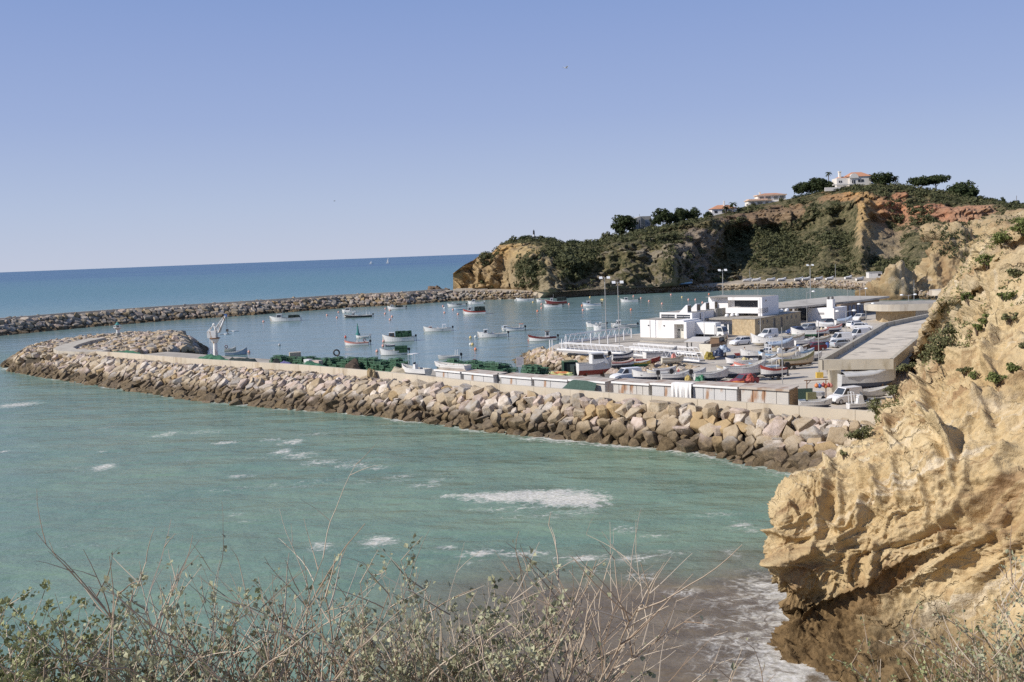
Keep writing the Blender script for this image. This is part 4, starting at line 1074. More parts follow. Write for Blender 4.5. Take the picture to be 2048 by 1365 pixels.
for k in range(8):
    y0 = 6.0+k*3.75
    sk = MB(); sk.add([(6.4, y0, 4.8), (8.6, y0, 4.8), (8.6, y0+.15, 4.8), (6.4, y0+.15, 4.8)], [])
    # wedge cowl: sloping white top, dark grille towards +u
    p = [(5.6, y0, 4.8), (7.6, y0, 4.8), (7.6, y0+1.5, 4.8), (5.6, y0+1.5, 4.8), (7.3, y0, 6.35), (7.6, y0, 6.35), (7.6, y0+1.5, 6.35), (7.3, y0+1.5, 6.35)]
    co = MB().hexa(p).build('roof_cowl', M('cowl_white', (.72, .70, .69), .6, .05, 1), A_mb)
    MB().box(7.603, 7.66, y0+.12, y0+1.38, 5.0, 6.2).build('grille', M('grille_brown', (.20, .165, .12), .7, .3, 3), co)
# office block with loggia at the back
T_mb = thing('white_office_block', 'white block with long dark loggia rising behind the hall roof', 'building', FO, FRZ)
t_ = MB(); t_.box(5.6, 18.9, 19.2, 24, 0, 7.3); t_.box(5.6, 10.2, 18.2, 19.2, 4.9, 7.3); t_.box(10.6, 18.9, 16.4, 19.2, 4.0, 5.1); t_.box(11.2, 18.0, 16.4, 16.8, 6.7, 7.3); t_.box(18.0, 18.9, 16.4, 19.2, 3.4, 7.3); t_.box(11.2, 18.0, 16.8, 19.2, 7.0, 7.3)
t_.build('wall', MAT_WHITE, T_mb)
MB().box(11.3, 18.0, 19.1, 19.198, 5.2, 6.9).build('window', MAT_DARK, T_mb)
MB().box(5.8, 18.7, 16.6, 23.8, 7.303, 7.36).build('roof', MAT_ROOFG, T_mb)
MB().box(18.903, 19.0, 18.0, 18.3, 6.4, 6.7).build('wall_lamp', MAT_DARK, T_mb)
MB().tube([(17.0, 18.5, 7.3), (17.0, 18.5, 10.5)], .04).build('antenna', MAT_STEEL, T_mb)
# stone clad wing with flat roof
S_mb = thing('stone_wing', 'low flat roofed wing clad in tan stone with small windows', 'building', FO, FRZ)
MB().box(15.6, 20.6, 9.8, 31, 0, 3.35).build('wall', MAT_STONEW, S_mb)
MB().box(9.35, 15.6, 11.2, 31, 0, 3.1).build('entrance_wall', MAT_WHITE, S_mb)
rr_ = MB(); rr_.box(9.4, 15.6, 10.0, 31, 3.1, 3.4); rr_.box(15.5, 20.7, 9.7, 31.1, 3.353, 3.45); rr_.build('roof', MAT_ROOFG, S_mb)
for x0, x1 in ((13.0, 13.7), (14.1, 14.8)): MB().box(x0, x1, 11.1, 11.198, .05, 2.2).build('door', MAT_GLASS, S_mb)
MB().box(10.9, 11.8, 11.12, 11.198, 1.8, 2.2).build('window', MAT_DARK, S_mb)
for y0, y1, z0, z1 in ((11.2, 11.8, 2.2, 2.9), (13.0, 13.6, 2.2, 2.9), (14.9, 15.5, 2.2, 2.9), (18.0, 18.9, .9, 2.9), (21.3, 22.2, .9, 2.9), (24.0, 24.6, 2.2, 2.9), (26.2, 26.8, 2.2, 2.9), (28.4, 29.0, 2.2, 2.9)):
    wo = MB().box(20.55, 20.62, y0, y1, z0, z1).build('window', MAT_DARK, S_mb)
    MB().box(20.622, 20.66, y0-.06, y0, z0-.06, z1+.06).build('frame', M('frame_grey', (.5, .49, .47), .5), wo)
pw_ = MB(); pw_.box(9.25, 9.6, 14, 33.5, 3.4, 5.0); pw_.build('parapet', MAT_GREYW, S_mb)
# white pots / stones on the wing roof
for k, (a, b2) in enumerate([(12.4, 13.6), (12.9, 15), (13.5, 15.8), (14.0, 18.6), (14.8, 20.2), (15.2, 22.4), (16.4, 21.6), (17.0, 26.0), (17.8, 26.8), (17.6, 28.2), (18.4, 28.8), (18.0, 30)]):
    p = FO+FU*a+FV*b2
    big = k in (3, 4, 5)
    o = MB().lathe([(.12, 0), (.42, .02), (.45, .25), (.34, .55), (.12, .68)] if not big else [(.3, 0), (.34, .5), (.5, .55), (.5, .95), (.2, 1.05)], n=10).build('roof_vent' if big else 'roof_dome', M('vent_grey', (.35, .33, .29), .7) if big else M('dome_white', (.78, .76, .73), .5, .05), None, loc=(p.x, p.y, Q+(3.46 if a > 15.5 else 3.41)))
    o.data.polygons.foreach_set('use_smooth', [True]*len(o.data.polygons))
    tag(o, ['grey rooftop vent amid white domes on the stone wing roof', 'white rooftop dome on the roof of the stone wing'][0 if big else 1], 'roof vent', 'vents on the stone wing roof' if big else 'white domes on the stone wing roof')
# long market hall with thin slab roof
K_mb = thing('market_hall', 'long low hall under a thin grey slab roof with a white chimney wall', 'building', FO, FRZ)
def loc_ab(px, py, z):
    p = G(px, py, z)-FO; return (p.dot(FU), p.dot(FV))
rp = [loc_ab(x, y, 7.3) for x, y in [(1530, 619), (1600, 613), (1738, 598.5), (1779, 592.5), (1680, 592), (1590, 601), (1530, 609)]]
MB().prism(rp, 3.25, 3.7).build('roof', M('slab_roof', (.46, .42, .36), .85, .15, .15, stain=(.30, .27, .22), stain_amt=.25), K_mb)
kw = MB(); kw.box(14.6, 20.9, 48, 51, 0, 2.9); kw.box(19.2, 20.6, 48, 49.4, 2.9, 4.9); kw.box(19.5, 20.9, 51, 55.5, 0, 2.9); kw.build('white_wall', MAT_WHITE, K_mb)
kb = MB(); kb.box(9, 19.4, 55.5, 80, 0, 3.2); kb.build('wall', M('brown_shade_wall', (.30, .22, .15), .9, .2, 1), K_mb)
for y in (57.5, 60, 62.5, 65, 67.5): MB().box(19.403, 19.5, y, y+1.6, .1, 2.6).build('shutter', M('blue_shutter', (.10, .13, .20), .5, .1), K_mb)
for x, y in ((9.6, 45.5), (11.5, 44.8), (13.2, 44.0)): MB().box(x, x+.55, y, y+.7, 0, 3.2).build('pillar', MAT_CONC if x != 11.5 else MAT_STONEW, K_mb)
MB().box(11.0, 14.4, 50.0, 50.3, 0, 3.0).build('glass_front', MAT_GLASS, K_mb)
for z in (1.5, 1.75): MB().box(17.2, 18.6, 47.93, 47.998, z, z+.1).build('sign_plate', MAT_DARK, K_mb)
for x, y in ((19.5, 48.3), (20.2, 48.9)): MB().lathe([(.1, 4.9), (.28, 5.0), (.28, 5.4), (.12, 5.6)], x, y, 8).build('chimney_pot', MAT_DSTEEL, K_mb)
# ------------------------------------------------------------------ concrete canopy on the right
z_par, z_roof, z_bot = 7.6, 6.85, 6.35
cl_ = [xy(G(x, y, z_par)) for x, y in [(1637, 720), (1767, 646), (1886, 621.5)]]
cr_ = [xy(G(x, y, z_par)) for x, y in [(1787, 718), (1874, 644), (1925, 634)]]
MAT_BEAM = M('board_marked_concrete', (.47, .42, .335), .85, .12, .5, stain=(.30, .25, .17), stain_amt=.3, bump=.01)
org = Vector((cl_[0][0], cl_[0][1], Q)); CN = thing('concrete_canopy', 'long flat concrete canopy with parapets on columns beside the cliff', 'canopy', org)
lc = lambda p, z: Vector((p[0]-org.x, p[1]-org.y, z-Q))
rb_ = MB()
for i in range(2):
    rb_.hexa([lc(cl_[i], z_bot), lc(cr_[i], z_bot), lc(cr_[i+1], z_bot), lc(cl_[i+1], z_bot), lc(cl_[i], z_roof), lc(cr_[i], z_roof), lc(cr_[i+1], z_roof), lc(cl_[i+1], z_roof)])
rb_.build('roof_slab', M('roof_concrete', (.60, .525, .42), .9, .12, .25, stain=(.30, .265, .215), stain_amt=.35), CN)
def parapet(pts, inward, name):
    b_ = MB()
    for a, c_ in zip(pts[:-1], pts[1:]):
        a, c_ = Vector((*a, 0)), Vector((*c_, 0)); t = (c_-a).normalized(); n = Vector((-t.y, t.x, 0))*inward
        A1, A2 = a-org, c_-org
        q = [A1-n*.02, A2-n*.02, A2+n*.45, A1+n*.45]
        b_.hexa([Vector((p.x, p.y, z_bot-.03-Q)) for p in q]+[Vector((p.x, p.y, z_par-Q)) for p in q])
    return b_.build(name, MAT_BEAM, CN)
parapet(cl_, -1, 'parapet'); parapet(cr_, 1, 'parapet')
parapet([cl_[0], cr_[0]], 1, 'front_beam')
for px, py, w in ((1668, 784, .8), (1775, 771, .7)):
    p = G(px, py, Q)-org
    cb_ = MB(); cb_.hexa([(p.x-w/2, p.y-.5, 0), (p.x+w/2, p.y-.5, 0), (p.x+w/2, p.y+.5, 0), (p.x-w/2, p.y+.5, 0), (p.x-w*.9, p.y-.55, z_bot-Q), (p.x+w*.9, p.y-.55, z_bot-Q), (p.x+w*.9, p.y+.55, z_bot-Q), (p.x-w*.9, p.y+.55, z_bot-Q)])
    cb_.build('column', MAT_BEAM, CN)
# stone back wall under the canopy
bwp = [G(1700, 762, Q), G(1830, 690, Q)]
bk = MB(); a = Vector((cl_[0][0]+6.5, cl_[0][1]+13, 0))-org; c_ = Vector((cr_[1][0]-1, cr_[1][1]-1, 0))-org
a.z = c_.z = 0; n = Vector((.6, -.4, 0))
bk.hexa([a, c_, c_+n, a+n]+[p+Vector((0, 0, z_bot-Q-.01)) for p in (a, c_, c_+n, a+n)]); bk.build('back_wall', MAT_STONEW, CN)
# ------------------------------------------------------------------ round ended building and drum
RB = thing('round_ended_building', 'low building with a rounded pale concrete roof rim and tan stone wall', 'building', G(1763, 645, Q))
o_ = G(1763, 645, Q); ang = math.atan2(.66, .75)
uu = Vector((math.cos(-.12), math.sin(-.12), 0)); vv = Vector((-uu.y, uu.x, 0))
def rr2(w, d, r, n=10):
    """plan with a rounded left end"""
    out_ = []
    for i in range(n+1):
        t = PI/2+PI*i/n; out_.append((r*math.cos(t), r+r*math.sin(t)*1.0))
    return [(x, y) for x, y in out_]+[(w, 0), (w, 2*r)]
plan = rr2(30, 0, 6.0)
tow = lambda pl, off: [tuple((uu*(x+off[0])+vv*(y+off[1]))[:2]) for x, y in pl]
MB().prism(tow(plan, (3.0, -3.4)), 2.55, 4.0).build('roof_rim', MAT_CONC, RB)
MB().prism(tow([(x*.95+.4, y*.94+.3) for x, y in plan], (3.0, -3.4)), 4.003, 4.03).build('roof', MAT_ROOFG, RB)
MB().prism([tuple((uu*x+vv*y)[:2]) for x, y in ((.2, 0), (26, 0), (26, 6), (.2, 6))], 0, 2.55).build('wall', MAT_STONEW, RB)
MB().prism([tuple((uu*x+vv*y)[:2]) for x, y in ((7.2, -.05), (20, -.05), (20, -.003), (7.2, -.003))], .3, 2.45).build('shutter', M('shutter_grey', (.42, .42, .42), .6, .1), RB)
p = G(1895, 606, Q)
drum = thing('concrete_drum', 'round pale concrete kiosk by the inner basin behind the round ended roof', 'kiosk', (p.x, p.y, Q))
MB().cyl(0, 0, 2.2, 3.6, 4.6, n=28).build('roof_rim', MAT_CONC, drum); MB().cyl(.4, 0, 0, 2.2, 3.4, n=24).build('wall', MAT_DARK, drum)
# ------------------------------------------------------------------ row of sheds behind the wall
MAT_SHED = M('shed_panel', (.56, .545, .525), .6, .08, .5, stain=(.34, .17, .07), stain_amt=.05)
MAT_SHEDR = M('shed_panel_rusty', (.55, .515, .465), .6, .10, .7, stain=(.33, .15, .055), stain_amt=.38)
MAT_RUSTROOF = M('shed_roof', (.50, .43, .36), .8, .2, .4, stain=(.33, .22, .15), stain_amt=.35)
MAT_TRIM = M('white_trim', (.80, .78, .75), .5, .05, 1)
SHEDS = [ # left px, right px along the roof line, label bits
    (846, 896, 'white shed under an overturned boat at the left end of the row', MAT_SHED, 2), (902, 962, 'long white shed to the right of the shed under the boat', MAT_SHED, 3), (977, 1040, 'white shed between the brown door and the yellow green nets', MAT_SHED, 2), (1045, 1112, 'white shed left of the draped green net', MAT_SHED, 2), (1117, 1188, 'white shed half covered by the draped green net', MAT_SHEDR, 3), (1204, 1278, 'white shed with vertical rust streaks between its panels', MAT_SHEDR, 6), (1284, 1362, 'plain white shed with the hung white sheet at its right', MAT_SHED, 3), (1366, 1456, 'clean pale grey shed with four door panels and white fascia', MAT_SHED, 4), (1464, 1560, 'rusty cream shed at the right end of the row', MAT_SHEDR, 4)]
def wall_top_y(px): return interp([p[0] for p in WALL_PX], [p[1] for p in WALL_PX], px)
for x0, x1, lab, mat, npan in SHEDS:
    s0, s1 = wall_s(x0, wall_top_y(x0)), wall_s(x1, wall_top_y(x1))
    sh_h = 1.8+.68*smooth(850, 1500, x0)
    a, c_ = wall_pt(s0, 2.3), wall_pt(s1, 2.3); t = (c_-a); W_ = t.length; rz = math.atan2(t.y, t.x)
    r = thing('storage_shed', lab, 'shed', (a.x, a.y, Q), rz, 'storage sheds behind the parapet wall')
    dpt = 2.5
    MB().box(0, W_, .08, dpt, 0, sh_h).build('wall', mat, r)
    rf = MB(); rf.hexa([(-.12, -.12, sh_h+.002), (W_+.12, -.12, sh_h+.002), (W_+.12, dpt+.1, sh_h+.10), (-.12, dpt+.1, sh_h+.10), (-.12, -.12, sh_h+.09), (W_+.12, -.12, sh_h+.09), (W_+.12, dpt+.1, sh_h+.19), (-.12, dpt+.1, sh_h+.19)])
    rf.build('roof', MAT_RUSTROOF, r)
    MB().box(-.14, W_+.14, -.19, -.125, sh_h-.12, sh_h+.12).build('fascia', MAT_TRIM if 'rusty cream' not in lab else MAT_RUSTROOF, r)
    for k in range(npan):
        u0, u1 = W_*k/npan+.05, W_*(k+1)/npan-.05
        MB().box(u0, u1, .02, .078, .05, sh_h-.16).build('door', mat, r)
    if 'rusty cream' in lab:
        MB().box(W_+.003, W_+.05, .15, dpt-.1, .05, sh_h-.1).build('end_panel', M('rust_panel', (.36, .24, .13), .8, .25, .8, stain=(.2, .11, .05), stain_amt=.4), r)
p0, p1 = wall_s(963, wall_top_y(963)), wall_s(976, wall_top_y(976))
a, c_ = wall_pt(p0, 3.0), wall_pt(p1, 3.0); t = c_-a
gd = thing('gate', 'grey brown gate closing the gap between two white sheds', 'gate', (a.x, a.y, Q), math.atan2(t.y, t.x))
MB().box(.1, t.length-.1, 0, .08, .1, 2.0).build('leaf', M('gate_grey', (.30, .29, .27), .6, .1), gd)
for x in (0, t.length-.12): MB().box(x, x+.12, -.05, .13, 0, 2.1).build('post', MAT_DSTEEL, gd)
# hung sheet and green net
a, c_ = wall_pt(wall_s(1328, 794), 1.95), wall_pt(wall_s(1367, 797), 1.95); t = c_-a; n_ = Vector((t.y, -t.x, 0)).normalized()
cb_ = MB(); nu_ = 40; rings = []
for i in range(nu_+1):
    f = i/nu_; w = .09*math.sin(f*26)+.05*math.sin(f*61+1); p = a.lerp(c_, f)
    rings.append([p-n_*.9+Vector((0, 0, Q+2.62)), p+n_*.02+Vector((0, 0, Q+2.6)), p+n_*(.10+w)+Vector((0, 0, Q+1.8)), p+n_*(.12+w*1.5)+Vector((0, 0, Q+.5+.08*math.sin(f*17)))])
cb_.loft(rings, closed=False, cap=False)
tag(cb_.build('hung_sheet', M('white_cloth', (.72, .70, .67), .9, .06, .8), smooth=True), 'creased white sheet hung over the front of a shed', 'sheet')
a, c_ = wall_pt(wall_s(1098, 776), 1.6), wall_pt(wall_s(1180, 782), 1.6); t = c_-a; n_ = Vector((t.y, -t.x, 0)).normalized(); cb_ = MB(); rings = []
for i in range(31):
    f = i/30; p = a.lerp(c_, f); top = Q+.75+1.45*smooth(.02, .45, f)*(1 if f < .75 else 1-(f-.75)*.6)
    rings.append([p-n_*(.25)+Vector((0, 0, top)), p+n_*.12+Vector((0, 0, Q+.75+(top-Q-.75)*.45+.08*math.sin(f*9))), p+n_*.35+Vector((0, 0, Q+.95))])
cb_.loft(rings, closed=False, cap=False)
tag(cb_.build('draped_net', M('green_net', (.055, .095, .075), .95, .35, 6), smooth=True), 'dark green net draped slanting across the front of a shed', 'net')
# ------------------------------------------------------------------ white lattice gangways
MAT_ALU = M('white_aluminium', (.78, .77, .76), .4, .05, 1)
def gangway(name, lab, A, B_, w, h, nb):
    A, B_ = Vector(A), Vector(B_); t = B_-A; Ln = t.length; r = thing(name, lab, 'gangway', A, math.atan2(t.y, t.x), 'white lattice gangways on the quay')
    r.rotation_euler = (0, -math.asin(t.z/Ln), math.atan2(t.y, t.x))
    MB().box(0, Ln, 0, w, -.04, .06).build('deck', M('gangway_deck', (.2, .18, .16), .8, .2, 2), r)
    for y in (0, w):
        s_ = MB(); s_.box(0, Ln, y-.06, y+.06, -.1, .16); s_.box(.6, Ln-.6, y-.05, y+.05, h-.06, h+.05)
        s_.tube([(0, y, 0), (.6, y, h)], .055, 4); s_.tube([(Ln, y, 0), (Ln-.6, y, h)], .055, 4)
        for k in range(nb):
            x0 = .6+(Ln-1.2)*k/nb; x1 = .6+(Ln-1.2)*(k+1)/nb
            s_.tube([(x0, y, h), ((x0+x1)/2, y, .1)], .04, 4); s_.tube([((x0+x1)/2, y, .1), (x1, y, h)], .04, 4)
        s_.build('side_truss', MAT_ALU, r)
    return r
gangway('gangway', 'long white lattice gangway lying across the top of the rock bank', G(1114, 699, Q+.9), G(1243, 707, Q+.8), 1.3, 1.15, 13)
gangway('gangway', 'white lattice gangway lying end on to the first one, towards the boats', G(1243, 707.5, Q+.8), G(1399, 723, Q+.5), 1.3, 1.15, 14)
gangway('gangway', 'white gangway lying behind the other two, towards the flat canopy', G(1262, 699, Q+.5), G(1392, 709, Q+.4), 1.2, 1.0, 12)
gangway('gangway', 'grey white lattice gangway standing along the far quay edge by the water', G(1137, 686, Q+.3), G(1263, 669, Q+.3), 1.3, 1.5, 12)
# ------------------------------------------------------------------ boats
def paint(name, c, r=.45): return M('paint_'+name, c, r, .07, .9, stain=tuple(x*.6+.02 for x in c), stain_amt=.06)
P = dict(white=paint('white', (.70, .685, .66)), cream=paint('cream', (.68, .62, .50)), grey=paint('grey', (.42, .42, .42)), blue=paint('blue', (.07, .14, .34)), navy=paint('navy', (.03, .045, .09)), black=paint('black', (.025, .025, .028)),
         red=paint('red', (.34, .06, .045)), maroon=paint('maroon', (.16, .034, .032), .3), orange=paint('orange', (.62, .20, .06)), green=paint('green', (.04, .18, .09)), lblue=paint('light_blue', (.30, .45, .62)), yellow=paint('yellow', (.62, .42, .08)), brown=paint('brown', (.19, .115, .065)), teal=paint('teal', (.06, .24, .22)), pink=paint('pink', (.62, .24, .19)), olive=paint('olive', (.26, .25, .13)), silver=paint('silver', (.50, .50, .50), .3), sand=paint('sand', (.52, .44, .32)), bluegrey=paint('blue_grey', (.36, .42, .50)))
MAT_INNER = M('boat_inside', (.50, .48, .44), .8, .2, 2, stain=(.25, .2, .15), stain_amt=.3)
MAT_RUBBER = M('black_rubber', (.03, .03, .032), .6, .2, 2)
MAT_POT = M('pot_netting', (.025, .075, .038), .95, .6, 6, bump=.02)
MAT_DPOT = M('dark_netting', (.022, .035, .032), .95, .5, 6, bump=.02)
def hull_parts(r, L, B, fb, side, bottom, stripe=None, draft=.35, bowrise=.9, deck=.28, sternw=.78, point=2.4, inner=None):
    """shell with sheer, flare, inner skin and floor; x forward"""
    N = 13; outer, inn = [], []
    for i in range(N+1):
        t = i/N; x = -L/2+L*t
        w = B/2*(sternw+(1-sternw)*min(1, t/.4))*(1 if t < .45 else max(.02, 1-((t-.45)/.55)**point))
        sh = fb*(1+.12*(1-t)**2)+fb*bowrise*max(0, (t-.35)/.65)**2
        d = draft*(1 if t < .7 else 1-((t-.7)/.3)**2*.9); rake = .10*L*max(0, (t-.7)/.3)
        outer.append([(x-rake*.9, 0, -d), (x-rake*.6, w*.62, -d*.55), (x-rake*.3, w*.90, .08), (x-rake*.15, w*.97, sh*.62), (x, w, sh-.10), (x, w+.03, sh-.10), (x, w+.03, sh), (x, max(.01, w-.10), sh), (x-.02, max(.008, w-.13), deck+.02), (x-.02, 0, deck)])
    for sgn, flip in ((1, False), (-1, True)):
        pass
    def skin(rng, mi, b_):
        for i in range(N):
            for k in rng:
                for sg in (1, -1):
                    q = [outer[i][k], outer[i+1][k], outer[i+1][k+1], outer[i][k+1]]; q = [(p[0], p[1]*sg, p[2]) for p in q]
                    b_.add(q if sg > 0 else q[::-1], [(0, 1, 2, 3)], mi)
    hb_ = MB(); skin((0, 1), 1, hb_); skin((2,), 0, hb_); skin((3,), 2, hb_)
    tr = outer[0]; pts = [(p[0], p[1], p[2]) for p in tr[:7]]+[(p[0], -p[1], p[2]) for p in tr[6:0:-1]]
    hb_.add(pts[::-1], [tuple(range(len(pts)))], 0)
    hb_.build('hull', [side, bottom, stripe or side], r)
    gb = MB(); skin((4, 5, 6), 0, gb); gb.build('gunwale', stripe or P['white'], r)
    ib = MB(); skin((7, 8), 0, ib); ib.build('deck', inner or MAT_INNER, r)
def outboard(r, L, fb, y=0.0, col='black', s=1.0, tilt=.0):
    o = MB(); x = -L/2-.12*s
    o.loft([[(x-.28*s+dx*(1.0 if k else .9)*s, y+dy*s, fb+.05+z*s) for dx, dy in ((-.26, -.17), (.26, -.19), (.26, .19), (-.26, .17))] for k, (z) in enumerate((-.05, .18, .42))]); o.rbox(x-.28*s, y, fb+.47*s, .40*s, .26*s, .12*s)
    e = o.build('outboard', P[col], r)
    l = MB(); 
    if tilt: l.tube([(x-.25*s, y, fb+.02), (x-1.0*s, y, fb-.25*s)], .09*s, 6); l.rbox(x-1.0*s, y, fb-.42*s, .35*s, .06, .3*s)
    else: l.tube([(x-.3*s, y, fb+.05), (x-.34*s, y, -.45)], .09*s, 6); l.rbox(x-.36*s, y, -.5, .42*s, .06, .12)
    l.build('leg', MAT_DSTEEL, e)
def cabin(r, x0, x1, w, z0, h, col='white', rake=.25, roof='white', over=.12, win=True):
    c = MB(); xr = x1-rake*h
    c.hexa([(x0, -w/2, z0), (x1, -w/2, z0), (x1, w/2, z0), (x0, w/2, z0), (x0+.05, -w*.44, z0+h), (xr, -w*.44, z0+h), (xr, w*.44, z0+h), (x0+.05, w*.44, z0+h)])
    cab = c.build('cabin', P[col], r)
    MB().box(x0-over, xr+over, -w*.44-over, w*.44+over, z0+h+.003, z0+h+.09).build('roof', P[roof], r)
    if win:
        za, zb = z0+h*.5, z0+h*.9; fx = lambda z: x1-rake*(z-z0)+.015; yw = lambda z: w/2-(w*.06)*(z-z0)/h+.012
        for sg in (-1, 1):
            MB().quad((x0+.2, sg*yw(za), za), (fx(za)-.25, sg*yw(za), za), (fx(zb)-.2, sg*yw(zb), zb), (x0+.2, sg*yw(zb), zb)).build('window', MAT_GLASS, cab)
        MB().quad((fx(za), -w*.40, za), (fx(za), w*.40, za), (fx(zb), w*.36, zb), (fx(zb), -w*.36, zb)).build('window', MAT_GLASS, cab)
def boat(kind, label, loc, rz, L=7, B=None, fb=.75, side='white', bottom='navy', stripe=None, group='fishing boats moored in the basin', cat='boat', cab=None, ob=None, mast=None, hoop=False, console=False, gear=None, thwarts=0, draft=.35, bowrise=.9, cover=None, obtilt=0, wheelp=False, pitch=0.0, arch=None, fore=False, canopyc=None, sternw=.78):
    B = B or L*.32
    r = thing(kind, label, cat, loc, rz, group); r.rotation_euler = (0, pitch, rz)
    hull_parts(r, L, B, fb, P[side], P[bottom], P[stripe] if stripe else None, draft, bowrise, sternw=sternw, deck=min(.28, fb*.5))
    if fore:
        f_ = MB(); f_.hexa([(L*.16, -B*.36, fb*1.02), (L*.40, -B*.10, fb*1.55), (L*.40, B*.10, fb*1.55), (L*.16, B*.36, fb*1.02), (L*.16, -B*.33, fb*1.25), (L*.38, -B*.08, fb*1.68), (L*.38, B*.08, fb*1.68), (L*.16, B*.33, fb*1.25)]); f_.build('foredeck', P['white'], r)
    if cab: cabin(r, *cab)
    if ob: outboard(r, L, fb, *([0, ob] if isinstance(ob, str) else ob), tilt=obtilt)
    if console:
        c = MB(); c.hexa([(-.5, -.35, .28), (.3, -.35, .28), (.3, .35, .28), (-.5, .35, .28), (-.35, -.3, 1.35), (.05, -.3, 1.35), (.05, .3, 1.35), (-.35, .3, 1.35)]); c.build('console', P['white'], r)
        MB().quad((.16, -.28, 1.2), (.16, .28, 1.2), (-.02, .26, 1.65), (-.02, -.26, 1.65)).build('windscreen', MAT_GLASS, r)
    if mast: MB().tube([(mast[0], 0, fb*.6), (mast[0]+mast[2] if len(mast) > 2 else mast[0], 0, mast[1])], .045, 5).build('mast', MAT_STEEL, r)
    if hoop:
        h = MB()
        for x in (-L*.40, -L*.30): h.tube([(x, -B*.36, fb), (x-.1, -B*.34, fb+1.25), (x-.1, B*.34, fb+1.25), (x, B*.36, fb)], .04, 5)
        h.build('stern_arch', MAT_ALU, r)
    if thwarts:
        for k in range(thwarts):
            x = -L*.3+L*.55*k/max(1, thwarts-1) if thwarts > 1 else 0
            MB().box(x-.14, x+.14, -B*.42, B*.42, fb*.62, fb*.62+.06).build('thwart', MAT_INNER, r)
    if wheelp:
        w = MB()
        for k in range(16):
            a0, a1 = 2*PI*k/16, 2*PI*(k+1)/16; w.tube([(-L*.34+.34*math.cos(a0), B*.2, fb+.55+.34*math.sin(a0)), (-L*.34+.34*math.cos(a1), B*.2, fb+.55+.34*math.sin(a1))], .09, 5)
        w.tube([(-L*.34, B*.2, fb*.4), (-L*.34, B*.2, fb+.3)], .06, 5); w.build('hauler', P['maroon'], r)
    if cover:
        c = MB(); rings = []
        for i in range(9):
            t = i/8; x = -L*.45+L*.9*t; w = B/2*1.04*(.85 if t < .1 else 1)*(1 if t < .5 else max(.05, 1-((t-.5)/.5)**2.2)); s_ = fb*(1+.9*max(0, (t-.35)/.65)**2)
            rings.append([(x, -w, s_-.12), (x, -w*1.01, s_+.05), (x, -w*.4, s_+.32+.06*math.sin(i*2.1)), (x, w*.4, s_+.34), (x, w*1.01, s_+.05), (x, w, s_-.12)])
        c.loft(rings, closed=False, cap=False); c.build('cover', P[cover], r, smooth=True)
    if arch:
        MB().box(arch[0]-.6, arch[0]+.6, -B*.36, B*.36, arch[1], arch[1]+.07).build('sunshade', P[canopyc or 'white'], r)
        a = MB()
        for x in (arch[0]-.5, arch[0]+.5):
            for y in (-B*.33, B*.33): a.tube([(x, y, fb*.5), (x, y, arch[1])], .03, 4)
        a.build('frame', MAT_ALU, r)
    return r
def load(name, label, loc, rz, sx, sy, sz, mat, seed=0, cat='fishing gear', group=None):
    """a bulging stack of netted traps"""
    b_ = MB(); rg = random.Random(seed); n = max(2, int(sx/.75)); m_ = max(1, int(sy/.8)); k = max(1, int(sz/.5))
    for i in range(n):
        for j in range(m_):
            top = k-(1 if rg.random() < .25 else 0)
            for q in range(max(1, top)):
                x = -sx/2+sx*(i+.5)/n+rg.uniform(-.05, .05); y = -sy/2+sy*(j+.5)/m_+rg.uniform(-.05, .05)
                b_.rbox(x, y, sz*q/k, sx/n*.96, sy/m_*.96, sz/k*.93, rg.uniform(-.1, .1), taper=.93)
    o = b_.build(name, mat); o.location = loc; o.rotation_euler = (0, 0, rz)
    return tag(o, label, cat, group)
def at(px, py, z=0.0):
    return G(px, py, z)
def width_len(x0, x1, py, z, rz):
    c = G((x0+x1)/2, py, z); W_ = (x1-x0)/F*c.y
    return c, W_/max(.5, abs(math.cos(rz)))
def moored(x0, x1, py, lab, rz=PI, h=0.0, kind='fishing_boat', **k):
    rz = rz+h; c, L = width_len(x0, x1, py-1, 0, rz); c.z = -.02
    return boat(kind, lab, c, rz, L=L, **k), c, L
def on(c, rz, dx, dz, dy=0): return Vector((c.x+dx*math.cos(rz)-dy*math.sin(rz), c.y+dx*math.sin(rz)+dy*math.cos(rz), c.z+dz))
LG = 'loads of traps on the moored boats'
# basin, from the far arm towards the quay
_, c, L = moored(540, 602, 644, 'big white fishing boat with black waterline, nearest the bend of the far breakwater', h=.05, B=3.3, fb=1.15, bottom='black', cab=(1.2, 3.4, 2.0, .6, 2.0), mast=(.8, 4.6), kind='fishing_boat')
load('trap_load', 'dark green trap load on the stern of the big black bottomed boat', on(c, PI+.05, -L*.28, .75), PI+.05, L*.36, 2.4, 1.5, MAT_DPOT, 1, group=LG)
moored(684, 712, 627, 'white cabin cruiser half hidden behind the all black boat', h=-.05, kind='cabin_cruiser', fb=.8, cab=(-.6, 2.0, 1.7, .5, 1.4, 'white', .6), fore=True)
moored(688, 744, 636, 'all black open boat with dark frames, right behind the green channel mark', h=.08, side='black', bottom='black', fb=.7, arch=(1.2, 2.0), canopyc='grey', hoop=True, ob='black', cab=(1.2, 2.4, 1.5, .4, 1.2, 'grey'))
_, c, L = moored(775, 811, 620, 'small white boat with dark traps astern, leftmost under the far arm past the black boat', fb=.8, cab=(1.3, 2.6, 1.3, .5, 1.3), ob='black', bottom='black')
load('trap_load', 'dark trap load on the small white boat close to the far arm', on(c, PI, -1.2, .5), PI, 3.0, 1.7, 1.1, MAT_DPOT, 2, group=LG)
_, c, L = moored(895, 931, 615, 'white boat with a dark pile astern, left of the white cruiser', h=.06, fb=.8, bottom='navy', cab=(1.4, 2.6, 1.3, .5, 1.3, 'white', .7), ob='black')
